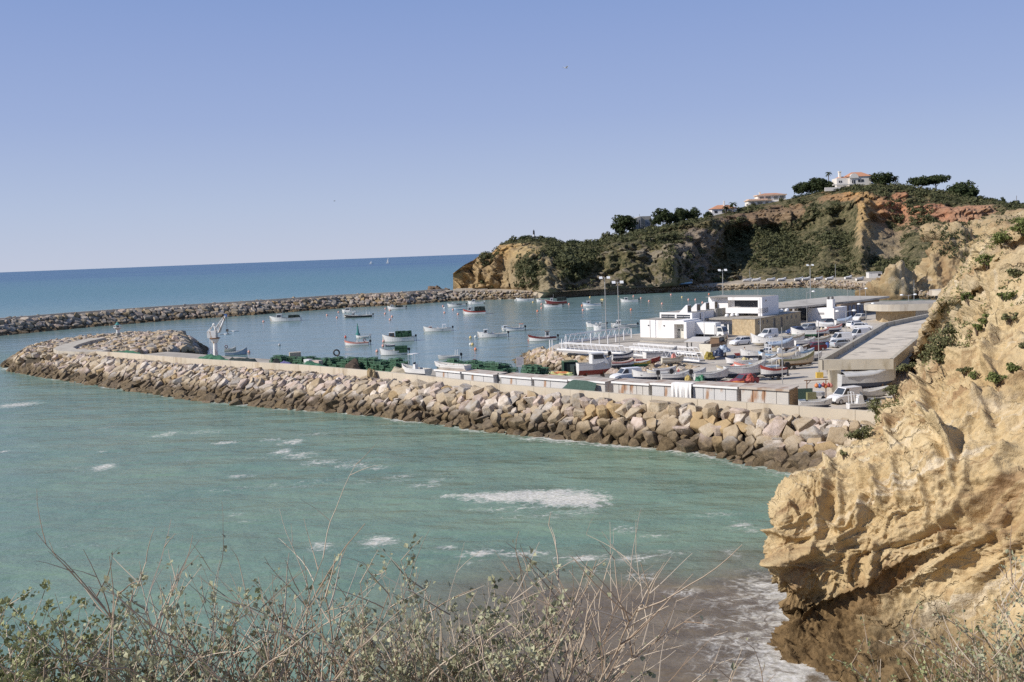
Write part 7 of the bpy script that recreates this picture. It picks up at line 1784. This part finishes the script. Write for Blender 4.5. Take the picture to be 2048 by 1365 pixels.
# harbour light on the head
p = G(236.5, 671.5, 4.3); pm = p.y/F; lt = thing('harbour_light', 'white harbour light with gallery on a short column at the breakwater tip', 'beacon', p)
h_ = pm*27
MB().lathe([(.6, 0), (.62, h_*.18)], n=12).build('plinth', MAT_GREYW, lt); MB().lathe([(.42, h_*.18), (.42, h_*.42), (.9, h_*.55), (.95, h_*.6)], n=12).build('column', P['white'], lt)
MB().lathe([(1.05, h_*.6), (1.05, h_*.63)], n=12).build('gallery', P['white'], lt); MB().lathe([(.38, h_*.63), (.38, h_*.8)], n=10).build('lantern', MAT_GLASS, lt); MB().lathe([(.75, h_*.8), (.5, h_*.86), (.1, h_)], n=10).build('roof', P['teal'], lt)
rl = MB()
for k in range(8): a0, a1 = 2*PI*k/8, 2*PI*(k+1)/8; rl.tube([(1.0*math.cos(a0), math.sin(a0), h_*.63), (1.0*math.cos(a0), math.sin(a0), h_*.76), (math.cos(a1), math.sin(a1), h_*.76)], .03, 4)
rl.build('railing', MAT_ALU, lt)
# ------------------------------------------------------------------ shore under the headland: cabin, dinghies
p = G(1751, 556.5, 3.2); pm = p.y/F; r = thing('white_cabin', 'white portable cabin with a dark window on the shore under the headland', 'cabin', (p.x, p.y, 3.0), -.03)
MB().box(-13*pm, 13*pm, 0, 4, .2, .2+11*pm).build('wall', P['white'], r); MB().box(5*pm, 10.5*pm, -.05, -.003, .2+4*pm, .2+8.5*pm).build('window', MAT_DARK, r); MB().box(-13.4*pm, 13.4*pm, -.2, 4.2, .2+11*pm+.003, .2+11*pm+.25).build('roof', P['grey'], r)
p = G(1372, 571.5, 3.0); boat('laid_up_boat', 'blue and white boat drawn up on the shore road under the headland', (p.x, p.y, 3.9), .1, L=6.5, fb=.9, side='lblue', bottom='blue', cover='blue', group=None)
for k, (px, py) in enumerate([(1495, 564), (1513, 563.5), (1542, 563), (1564, 563), (1598, 562), (1613, 561.5), (1638, 561), (1660, 561), (1720, 562), (1697, 559)]):
    p = G(px, py, 3.0); boat('laid_up_dinghy', f'pale dinghy drawn up on the shore road, {["first", "second", "third", "fourth", "fifth", "sixth", "seventh", "eighth", "tenth", "ninth"][k]} from the left', (p.x, p.y, 3.4), .05*k, L=4.4, fb=.65, cover='white' if k % 2 else 'silver', cat='dinghy', group='dinghies drawn up along the shore road')
# gulls
for k, (px, py, Y_) in enumerate(((669, 403, 260), (1132, 137, 120))):
    p = D(px, py, Y_); g_ = MB(); s_ = .55
    g_.loft([[(-.25, 0, 0), (-.25, .01, .01), (-.25, 0, .02)], [(0, -.07, 0), (0, .07, 0), (0, 0, .1)], [(.25, -.01, 0), (.25, .01, 0), (.25, 0, .03)]])
    for sg in (-1, 1): g_.add([(.12, 0, .05), (-.1, 0, .05), (-.12, sg*.35, .2), (.08, sg*.35, .22), (-.08, sg*.72, .12)], [(0, 1, 2, 3), (3, 2, 4)])
    o = g_.build('seagull', P['grey'] if k == 0 else P['white'], loc=tuple(p)); o.rotation_euler = (0, 0, .6)
    tag(o, ['dark gull gliding low over the far sea', 'white gull flying high in the sky'][k], 'bird')
# ------------------------------------------------------------------ houses on the headland
def top_at(px, py, back=6.0):
    q, _ = hl_point(px, 1.0); Y_ = q.y+back
    return D(px, py, Y_), Y_/F
MAT_ROOFT = M('orange_roof_tile', (.52, .25, .14), .8, .16, 1.2, bump=.03)
MAT_CREAM = M('cream_render', (.74, .69, .62), .85, .05, .4)
def house(name, lab, px, py, back=2.0, rz=0.0):
    p, pm = top_at(px, py, back); r = thing(name, lab, 'house', (p.x, p.y, p.z), rz); return r, pm
def hip(b_, x0, x1, y0, y1, z, h, ov=.5, rx=.5):
    cx = (x1-x0)*.28
    b_.add([(x0-ov, y0-ov, z), (x1+ov, y0-ov, z), (x1+ov, y1+ov, z), (x0-ov, y1+ov, z), (x0+cx, (y0+y1)/2, z+h), (x1-cx, (y0+y1)/2, z+h)], [(0, 1, 5, 4), (2, 3, 4, 5), (1, 2, 5), (3, 0, 4), (3, 2, 1, 0)])
# villa on the summit
r, pm = house('villa', 'cream two storey villa with orange hip roof on top of the headland', 1705, 375, 0)
u = pm
MB().box(-6*u, 37*u, 0, 12, -4, 21*u).build('wall', MAT_CREAM, r)
MB().box(-30*u, -6*u, 1, 10, -4, 19*u).build('terrace_wing', MAT_CREAM, r)
hb_ = MB(); hip(hb_, -8*u, 37*u, 0, 12, 21*u, 9.5*u, .5); hip(hb_, -26*u, -7*u, 2, 10, 19.0*u, 4*u, .3); rf = hb_.build('roof', MAT_ROOFT, r)
ch = MB(); ch.box(-23*u, -19*u, 3, 5, 19*u, 31*u); ch.box(-23.6*u, -18.4*u, 2.8, 5.2, 31*u, 33*u); ch.build('chimney', MAT_CREAM, rf)
gb = MB(); gb.loft([[(3*u+9*u*math.cos(PI*k/10)*-1, y, 18*u+9*u*math.sin(PI*k/10)) for k in range(11)] for y in (-.6, 1.2)]); gb.build('curved_gable', MAT_CREAM, r)
for x0, x1, z0, z1 in ((-1*u, 5*u, 8*u, 14*u), (11*u, 22*u, 10*u, 15*u), (12*u, 20*u, 0*u, 3*u), (-26*u, -20*u, 10*u, 14*u), (-22*u, -14*u, -2*u, 2*u)):
    w = MB().box(x0, x1, -.15 if x0 > -10*u else .85, -.003 if x0 > -10*u else .998, z0, z1).build('window', MAT_DARK, r)
    MB().box((x0+x1)/2-.06, (x0+x1)/2+.06, -.2 if x0 > -10*u else .8, -.153 if x0 > -10*u else .847, z0, z1).build('frame', MAT_TRIM, w)
MB().box(-40*u, 0, -2.5, -.01, 5*u, 6.5*u).build('balcony', MAT_CREAM, r)
MB().box(-58*u, -28*u, -3, -2.4, -6*u, 1*u).build('terrace_wall', MAT_CREAM, r)
MB().cyl(48*u, -1, -3, 13*u, .12, n=6).ball(48*u, -1, 13.5*u, .35, 8).build('garden_lamp', MAT_TRIM, r)
# terraced house with curved roofs
r, pm = house('terraced_house', 'pale cream terraced house with flat orange roof rims left of the summit villa', 1545, 408, 0)
u = pm
MB().box(-26*u, 30*u, 4, 12, -3, 17*u).build('upper_wall', MAT_CREAM, r); MB().box(-48*u, -2*u, 0, 9, -5, 7*u).build('lower_wall', MAT_CREAM, r); MB().box(2*u, 44*u, 1.5, 8, -3, 5*u).build('garden_wall', MAT_WHITE, r)
rb2 = MB(); rb2.box(-28*u, 32*u, 3.2, 12.5, 17*u, 19*u); rb2.box(-50*u, 0, -1, 9.3, 7*u+.003, 8.6*u); rb2.box(-46*u, -8*u, 1.5, 9, 8.7*u, 11*u); rf = rb2.build('roof', M('pale_tile', (.62, .44, .32), .8, .15, 1), r)
hb_ = MB(); hip(hb_, -24*u, 28*u, 4, 12, 19.01*u, 3.2*u, .2); hb_.build('roof_top', MAT_ROOFT, rf)
MB().box(-21*u, -17.5*u, 6, 7, 19*u, 25*u).build('chimney', MAT_CREAM, rf)
for x0, x1, y, z0, z1 in ((-22*u, -14*u, 4, 9*u, 15*u), (-10*u, 0, 4, 9.5*u, 15*u), (6*u, 14*u, 4, 9*u, 15*u), (18*u, 26*u, 4, 9*u, 15*u), (-42*u, -36*u, 0, 0, 5*u), (-30*u, -20*u, 0, 0, 5*u), (-14*u, -8*u, 0, 0, 5*u)):
    MB().box(x0, x1, y-.12, y-.003, z0, z1).build('window', M('brown_grey_glass', (.22, .20, .16), .3, .2, 1), r)  # panes in one dull brown grey tone
# small house with sloping roof
r, pm = house('bungalow', 'white bungalow with sloping orange roof and tall white chimney half behind palms', 1448, 427, 0)
u = pm
MB().box(-24*u, 26*u, 0, 9, -3, 9*u).build('wall', MAT_WHITE, r); hb_ = MB(); hip(hb_, -24*u, 26*u, 0, 9, 9*u, 8*u, .6); rf = hb_.build('roof', MAT_ROOFT, r)
MB().box(1.5*u, 4.5*u, 3, 4, 9*u, 25*u).build('chimney', MAT_WHITE, rf)
for x0 in (-19*u, -4*u, 9*u): MB().box(x0, x0+6*u, -.1, -.003, 1*u, 6*u).build('window', MAT_DARK, r)
# modern grey house
r, pm = house('modern_house', 'angular grey modern house with tall window slits beside the leaning tree', 1288, 460, 0, .12)
u = pm
MB().hexa([(-18*u, 0, -2), (-6*u, 0, -2), (-6*u, 9, -2), (-18*u, 9, -2), (-20*u, 0, 22*u), (-6*u, 0, 27*u), (-6*u, 9, 27*u), (-20*u, 9, 22*u)]).build('wing', MAT_GREYW, r)
MB().hexa([(-4*u, 2, -2), (16*u, 2, -2), (16*u, 9, -2), (-4*u, 9, -2), (-6*u, 2, 27*u), (17*u, 2, 27*u), (17*u, 9, 27*u), (-6*u, 9, 27*u)]).build('wall', MAT_GREYW, r)
MB().box(-10*u, -8.6*u, -.1, -.003, 1*u, 20*u).build('window', MAT_DARK, r); MB().box(5*u, 14*u, 1.88, 1.998, 6*u, 20*u).build('window', M('blue_pane', (.16, .2, .26), .1), r)
MB().box(1*u, 22*u, -1, 1.5, -2, 4*u).build('terrace', MAT_CREAM, r); MB().box(19*u, 26*u, 3, 8, -2, 18*u).build('white_block', MAT_WHITE, r); MB().cyl(-5*u, 4, 27*u, 32*u, .1, n=5).build('antenna', MAT_DSTEEL, r)
# striped day mark on the left end
p, pm = top_at(1068, 477.5, -4); r = thing('day_mark', 'small white beacon with black bands on the left end of the headland', 'beacon', p); b_ = MB()
for k in range(4): b_.cyl(0, 0, -1+k*3.9*pm if k else -1, (k+1)*3.9*pm, 1.9*pm, 1.7*pm, 10, mi=k % 2)
b_.build('tower', [P['white'], P['black']], r); MB().cyl(0, 0, 15.6*pm, 18*pm, 1.0*pm, .2*pm, 8).build('lantern', P['black'], r)
# garden wall and hedges along the ridge
hd = MB(); rgh = random.Random(9)
for px in range(1585, 1810, 3):
    p, pm = top_at(px, interp([1585, 1640, 1700, 1760, 1810], [396, 383, 377, 374, 376], px), -8); leaf_clump(hd, (p.x, p.y, p.z), .9, .9, .8, 26, .3, rgh)
tag(hd.build('hedge', MAT_PINE), 'long dark clipped hedge along the ridge below the summit villa', 'hedge')
# ------------------------------------------------------------------ trees on the headland
def tree(lab, px, top, base_, wid, back=0.0, kind='round', lean=0.0, mat=None, name='tree', cat='tree', n=900):
    p, pm = top_at(px, base_, back); h = (base_-top)*pm*1.06; w = wid*pm/2*1.12; rg = random.Random(int(px*7))
    r = thing(name, lab, cat, p, 0, 'trees on the headland ridge')
    t = MB(); t.tube([(0, 0, -2.5), (lean*.2, 0, h*.3), (lean*.6, 0, h*.55)], max(.18, w*.07), 6, r1=.1)
    for k in range(5):
        a = k*1.26; t.tube([(lean*.3, 0, h*.3), (lean*.6+w*.5*math.cos(a), w*.5*math.sin(a), h*.65)], .1, 5, r1=.04)
    t.build('trunk', MAT_BARK, r)
    c = MB(); lo = .45 if kind == 'umbrella' else .12
    for k in range(16 if kind != 'umbrella' else 12):
        a = rg.uniform(0, 6.28); q = math.sqrt(rg.random())*.72; fz = rg.uniform(0, 1)
        cx, cy = q*w*math.cos(a), q*w*math.sin(a); top_ = (1-q*q*.55)
        cz = lerp(lo+.12, top_*.86, fz)*h if kind != 'umbrella' else h*(.55+.27*top_*fz)
        rr = w*rg.uniform(.32, .48)
        leaf_clump(c, (cx+lean*cz/h*1.2, cy, cz), rr, rr, rr*(.85 if kind != 'umbrella' else .6), n//8, max(.25, w*.08), rg, shell=.4)
    c.build('crown', mat or MAT_PINE, r); return r
def palm(lab, px, top, base_, crown, back=0.0):
    p, pm = top_at(px, base_, back); h = (base_-top)*pm; rg = random.Random(int(px)); r = thing('palm_tree', lab, 'palm', p, 0, 'palms on the headland ridge'); cr_ = crown*pm/2
    MB().tube([(0, 0, -2), (.1, 0, h*.5), (0, 0, h*.85)], .28, 7, r1=.2).build('trunk', MAT_BARK, r)
    c = MB()
    for k in range(26):
        a = rg.uniform(0, 6.28); e = rg.uniform(-.5, 1.2); pts = []
        for i in range(5):
            t = i/4; pts.append(Vector((math.cos(a)*cr_*t*math.cos(e*.6), math.sin(a)*cr_*t*math.cos(e*.6), h*.85+cr_*(math.sin(e)*t-.75*t*t))))
        s_ = Vector((-math.sin(a), math.cos(a), 0))
        for i in range(4):
            w0, w1 = [.34*math.sin(PI*min(.97, .15+.8*t_)) for t_ in (i/4, (i+1)/4)]
            c.quad(pts[i]-s_*w0-Vector((0, 0, w0*.6)), pts[i], pts[i+1], pts[i+1]-s_*w1-Vector((0, 0, w1*.6))); c.quad(pts[i], pts[i]+s_*w0-Vector((0, 0, w0*.6)), pts[i+1]+s_*w1-Vector((0, 0, w1*.6)), pts[i+1])
    c.build('crown', MAT_PINE, r); return r
tree('dark wind bent tree leaning right beside the grey modern house', 1241, 431, 472, 50, -3, lean=2.5, n=1400)
tree('small lighter green tree below the leaning tree', 1214, 463, 486, 30, -6, mat=MAT_SCRUB)
tree('left tree of the dark grove between the grey house and the bungalow', 1326, 417, 452, 42, -2, n=1200)
tree('middle tree of the dark grove between the grey house and the bungalow', 1354, 415, 449, 44, 0, n=1200)
tree('right tree of the dark grove between the grey house and the bungalow', 1386, 413, 446, 36, -2, n=1200)
tree('small bushy tree filling the left foot of the dark grove', 1312, 426, 455, 24, -4)
tree('small round tree left of the bungalow', 1419, 424, 438, 22, -4)
tree('broad dark tree right of the terraced house, left of its clump', 1604, 364, 396, 36, 0, n=1100)
tree('tallest dark tree in the clump left of the villa palm', 1632, 351, 392, 44, 2, n=1300)
tree('dark tree between the tall clump and the summit villa', 1656, 360, 384, 26, 0)
tree('tall narrow dark tree touching the right wall of the summit villa', 1739, 342, 376, 22, 4)
tree('round dark tree right of the summit villa', 1762, 345, 374, 44, 0, n=1200)
tree('broad umbrella pine, left one of the touching pair', 1842, 354, 387, 50, 0, 'umbrella', n=1400)
tree('broad umbrella pine, right one of the touching pair with bare trunk', 1872, 350, 386, 48, 2, 'umbrella', n=1400)
tree('wide low dark tree right of the umbrella pines', 1928, 371, 402, 66, 0, n=1500)
tree('small round tree in the row right of the wide low tree', 1978, 397, 412, 28, -2)
tree('tiny round tree standing higher in the right hand row', 2002, 395, 412, 20, 4)
tree('bushy tree near the photo edge in the right hand row', 2022, 403, 420, 34, -2)
tree('last dark tree of the right hand row', 2043, 406, 422, 24, 0)
tree('low rounded bush beside the striped beacon', 1050, 473, 483, 26, -6, name='bush', cat='bush')
tree('low rounded bush right of the striped beacon', 1096, 476, 487, 34, -6, name='bush', cat='bush')
tree('bigger rounded bush in the dip right of the beacon', 1142, 481, 500, 36, -8, name='bush', cat='bush')
palm('tall slim palm standing left of the summit villa', 1657, 343, 368, 16, 6)
palm('small palm right of the round tree by the villa', 1790, 352, 374, 20, 2)
palm('bushy palm in front of the bungalow', 1466, 404, 430, 22, -6)
palm('shorter palm left of the bushy palm at the bungalow', 1452, 412, 432, 18, -7)
# utility poles
for k, px in enumerate((1974, 1986, 2033)):
    p, pm = top_at(px, 412, 4); o = MB().cyl(0, 0, -2, 20*pm if k == 2 else 14*pm, .12, n=5).build('utility_pole', MAT_BARK, loc=tuple(p)); tag(o, ['thin pole right of the wide low tree', 'thin pole above the small round tree', 'thin pole near the last tree at the photo edge'][k], 'pole')
# ------------------------------------------------------------------ shrubs on the near cliff and the buttress
def shrub(lab, px, py, w, h, mat, n, leaf, seed, at_=None, sink=.3):
    p = at_ or cliff_at(px, py); pm = p.y/F; rg = random.Random(seed); r = thing('shrub', lab, 'shrub', p, 0, 'shrubs growing on the near cliff')
    c = MB(); W_, H_ = w*pm/2*(.8 if py < 700 and px > 1915 else 1), h*pm*(.75 if py < 700 and px > 1915 else 1)
    for k in range(max(6, n//60)):
        a = rg.uniform(0, 6.28); q = math.sqrt(rg.random())*.8; rr = rg.uniform(.25, .5)*min(W_, H_)
        leaf_clump(c, (q*W_*math.cos(a), q*W_*math.sin(a)*.7, H_*rg.uniform(.0, .75)*(1-q*q*.5)-sink*.5), rr*1.3, rr, rr*.8, max(10, n//max(6, n//60)), leaf, rg, shell=.25)
    c.build('foliage', mat, r); t = MB()
    for k in range(7): a = k*.9; t.tube([(0, 0, -.4), (W_*.5*math.cos(a), W_*.4*math.sin(a), H_*.55)], .035, 4, r1=.012)
    t.build('stem', MAT_BARK, r); return r
MAT_OLIVE = leaf_mat('olive_leaves', (.075, .08, .035), (.22, .215, .10), scale=.8)
SH = [(1700, 838, 50, 26, 'bush where the parapet wall meets the cliff', MAT_OLIVE, 700, .09), (1735, 815, 60, 34, 'dark green bush on the cliff edge right of the wall end', MAT_OLIVE, 900, .09), (1775, 782, 46, 30, 'bush on the cliff edge beside the stored covered boat', MAT_OLIVE, 700, .09), (1800, 745, 36, 26, 'bush below the canopy front corner', MAT_OLIVE, 500, .09),
      (1868, 712, 80, 70, 'big grey green bush beside the canopy roof', MAT_OLIVE, 1800, .09), (1895, 678, 50, 40, 'upper grey green bush at the canopy right parapet', MAT_OLIVE, 900, .09), (1960, 640, 44, 20, 'small bright green tuft on the upper cliff ledge', MAT_GREEN, 500, .08), (2005, 590, 60, 26, 'bright green tuft high on the layered cliff', MAT_GREEN, 700, .08), (1950, 668, 30, 16, 'lower green tuft left of the layered crag', MAT_GREEN, 350, .08),
      (1985, 765, 50, 22, 'yellow green tuft on the ledge above the smooth rock', MAT_GREEN, 600, .08), (2030, 735, 40, 22, 'yellow green tuft at the right edge above the smooth rock', MAT_GREEN, 500, .08), (1945, 745, 30, 14, 'small tuft in the cliff middle below the crag', MAT_GREEN, 300, .08), (1968, 520, 60, 36, 'grassy green bush on the cliff skyline, lowest one', MAT_GREEN, 900, .09), (2000, 490, 64, 40, 'grassy green bush on the cliff skyline, middle one', MAT_GREEN, 1000, .09), (2036, 462, 60, 46, 'grassy green bush on the cliff skyline, highest one', MAT_GREEN, 1000, .09), (2020, 545, 50, 24, 'green bush just under the skyline bushes', MAT_OLIVE, 600, .09), (1930, 600, 40, 22, 'green tuft on the shoulder of the layered crag', MAT_GREEN, 500, .08), (2010, 640, 46, 20, 'olive tuft in the middle of the layered crag', MAT_OLIVE, 500, .08), (1925, 735, 36, 16, 'olive tuft left below the layered crag', MAT_OLIVE, 300, .08), (2035, 690, 40, 20, 'olive tuft at the right edge of the layered crag', MAT_OLIVE, 400, .08), (2045, 590, 40, 22, 'green tuft at the right edge under the skyline bushes', MAT_GREEN, 500, .08), (1680, 915, 26, 12, 'tiny tuft on the cliff edge above the dark boulders', MAT_OLIVE, 200, .07)]
for k, (x, y, w, h, lab, mat, n, lf) in enumerate(SH): shrub(lab, x, y, w, h, mat, n, lf*.85, k+50, sink=0.0)
gb = MB(); rgb = random.Random(78)
MAT_GRASS = leaf_mat('cliff_grass', (.075, .085, .03), (.25, .25, .10), scale=.6)
for _ in range(5200):
    i, j = rgb.randrange(int(NU2*.52), int(NU2*.93)), rgb.randrange(75, NV2); p = G2[i][j]; k_ = i/NU2
    if noise.noise(p*.22+Vector((3, 3, 0))) < lerp(.34, -.12, smooth(.62, .86, k_)): continue
    a, b3 = G2[min(i+4, NU2-1)][j]-G2[i-4][j], G2[i][min(j+4, NV2-1)]-G2[i][j-4]; nn = b3.cross(a)
    if nn.length and abs(nn.normalized().z) < .35: continue
    r_ = rgb.uniform(.12, .34); leaf_clump(gb, p+Vector((0, 0, r_*.3)), r_*1.3, r_*1.3, r_*.8, 9, .075, rgb)
print('cliff grass', len(gb.f))
tag(gb.build('grass', MAT_GRASS), 'grass and low herbs on the ledges and top of the near cliff', 'grass', kind='stuff')
b_ = MB(); rgb = random.Random(77); ok = 0
for _ in range(420):
    i, j = rgb.randrange(20, 149), rgb.randrange(30, 219); p = g3[i][j]
    if noise.noise(p*.06) < .05 and i < 115: continue
    rr = rgb.uniform(.7, 1.7); leaf_clump(b_, (p.x, p.y, p.z+rr*.2), rr*1.2, rr*1.2, rr*.8, 24, .35, rgb)
tag(b_.build('scrub', MAT_SCRUB), 'green scrub scattered over the yellow buttress beyond the rock stack', 'scrub', kind='stuff')
# ------------------------------------------------------------------ ground under the viewpoint and the saltbushes on it
gr = MB(); gx2 = [-30+1.0*i for i in range(71)]; gy2 = [-8+1.0*i for i in range(46)]
def gz(x, y):
    z = 20.9-.20*max(0, y)-.32*max(0, y-5.4)
    if y < 0: z = 20.9+.1*-y
    e = y-(8.5+max(0, x-2)*3.5); 
    if e > 0: z -= e*3.2
    e2 = -12-x
    return max(-1.5, z+.12*noise.noise((x*.6, y*.6, 0))+.05*noise.noise((x*2, y*2, 0)))
gr.v = [(x, y, gz(x, y)) for y in gy2 for x in gx2]; gr.f = [(j*71+i, j*71+i+1, (j+1)*71+i+1, (j+1)*71+i) for j in range(45) for i in range(70)]; gr.m = [0]*len(gr.f)
struct(gr.build('ground', M('dry_earth', (.36, .27, .165), .95, .3, 1.2, bump=.05), smooth=True))
def twig_mat():
    m, nt_, b = base('dry_twig'); g_ = nd(nt_, 'ShaderNodeNewGeometry'); mx = nd(nt_, 'ShaderNodeMix', data_type='RGBA'); mx.inputs[6].default_value = (.27, .19, .125, 1); mx.inputs[7].default_value = (.58, .49, .375, 1)
    nt_.links.new(g_.outputs['Random Per Island'], mx.inputs[0]); nt_.links.new(mx.outputs[2], b.inputs['Base Color']); b.inputs['Roughness'].default_value = .85; return m
MAT_TWIG = twig_mat()
MAT_SALT = leaf_mat('saltbush_leaves', (.13, .14, .065), (.54, .53, .35), .7, 2.5)
MAT_SALT2 = leaf_mat('green_saltbush_leaves', (.09, .11, .04), (.42, .43, .22), .7, 2.5)
def saltbush(lab, roots, n_stem, hmin, hmax, spread, leafy, mat, seed, leaf=.016, lean=(0, 0), bare=.35, tip=0, dens=1.0):
    rg = random.Random(seed); c = sum(roots, Vector())/len(roots); r = thing('saltbush', lab, 'bush', c, 0, 'dry saltbushes at the viewpoint'); tw, lv = MB(), MB()
    def leaf_at(p, d):
        n = Vector((rg.uniform(-1, 1), rg.uniform(-1, 1), rg.uniform(-.2, 1))).normalized(); a = (d*.6+Vector((rg.uniform(-1, 1), rg.uniform(-1, 1), rg.uniform(-.5, 1)))).normalized(); b2 = n.cross(a)
        if b2.length < .1: return
        b2.normalize(); s = leaf*rg.choice([.5, .7, .85, 1, 1.2, 1.55]); L_ = a*s*1.5; W_ = b2*s*.62; up = n*s*.22
        lv.add([p, p+L_*.45-W_+up, p+L_, p+L_*.45+W_+up], [(0, 1, 2, 3)])
    def grow(p, d, ln, rad, depth, lf):
        n = max(4, int(ln/.07)); pts = [p]; dd = d.normalized(); bend = Vector((rg.uniform(-1, 1), rg.uniform(-1, 1), rg.uniform(-.6, .9)))*.10
        for i in range(n):
            dd = (dd+bend+Vector((rg.uniform(-1, 1), rg.uniform(-1, 1), rg.uniform(-.8, 1)))*.10).normalized(); p = p+dd*(ln/n); pts.append(p)
            t = i/n
            if lf > 0 and t < 1-bare*(1 if depth else .6) and t > .12:
                for _ in range(int(lf*rg.uniform(.4, 2.4)*dens*2.2)): leaf_at(p+Vector((rg.uniform(-1, 1), rg.uniform(-1, 1), rg.uniform(-1, 1)))*.022, dd)
            if depth < 2 and rg.random() < (.42 if depth == 0 else .26) and i > 1:
                s_ = Vector((rg.uniform(-1, 1), rg.uniform(-1, 1), rg.uniform(-.1, .8))); grow(p, (dd*.7+s_).normalized(), ln*rg.uniform(.22, .5), rad*.6, depth+1, lf)
        tw.tube([q-c for q in pts], rad, 5 if depth == 0 else 4, r1=rad*.35, cap=False)
    for k in range(int(n_stem*2.6)):
        low = k >= n_stem*1.5
        q = rg.choice(roots)+Vector((rg.uniform(-1, 1)*spread, rg.uniform(-1, 1)*.35, 0)); q.z = gz(q.x, q.y)-.05
        d = Vector((rg.uniform(-.55, .55)+lean[0], rg.uniform(-.3, .3)+lean[1], 1)); h_ = rg.uniform(hmin, hmax)*(rg.uniform(.55, .85) if low else 1); grow(q, d, h_, rg.uniform(.004, .0085), 0, (leafy*(1.3 if low else 1) if rg.random() < (.95 if low else .7) else leafy*.15))
    lv.v = [(x-c.x, y-c.y, z-c.z) for x, y, z in lv.v]
    tw.build('twigs', MAT_TWIG, r); lv.build('leaves', mat, r); return r
def root(px, Y_): d = ray(px, 1300); return Vector((d[0]*Y_/d[1], Y_, 0))
saltbush('olive leaved bush at the far left of the foreground', [root(-60, 4.6), root(30, 4.9), root(90, 4.7)], 26, .6, .98, .3, 2.2, MAT_SALT2, 1)
saltbush('low green bush with a bare brown stick, left of the dry twig tangle', [root(180, 4.9), root(260, 5.1), root(330, 4.8)], 30, .5, .86, .34, 2.0, MAT_SALT, 2)
saltbush('dry bush with the tallest bare seed stalks', [root(400, 5.0), root(480, 5.2), root(560, 5.0)], 28, .5, 1.18, .3, 1.0, MAT_SALT, 3, bare=.6)
saltbush('grey bush of bare crossing twigs in the middle of the foreground', [root(640, 5.1), root(720, 5.0), root(800, 5.2)], 40, .5, 1.0, .32, .8, MAT_SALT, 4, lean=(.15, 0), bare=.55)
saltbush('grey leaved dense bush right of the crossing twigs', [root(860, 5.0), root(940, 5.2), root(1000, 5.0)], 24, .55, 1.0, .26, 2.4, MAT_SALT, 5, lean=(.05, 0), bare=.35)
saltbush('bare arching twigs leaning right over the brown water', [root(1050, 5.0), root(1110, 5.1)], 11, .8, 1.3, .2, .25, MAT_SALT, 6, lean=(.5, 0), bare=.65)
saltbush('small grey green bush at the bottom right below the cliff', [root(1850, 6.6), root(1930, 6.4), root(2010, 6.5)], 14, .55, .78, .26, 1.5, MAT_SALT2, 7, leaf=.014)
saltbush('grey bush with dry stalks in the bottom right corner', [root(2070, 5.9), root(2010, 6.0)], 14, .6, .95, .2, 1.6, MAT_SALT, 8, leaf=.014)
print('objects', len(bpy.data.objects))
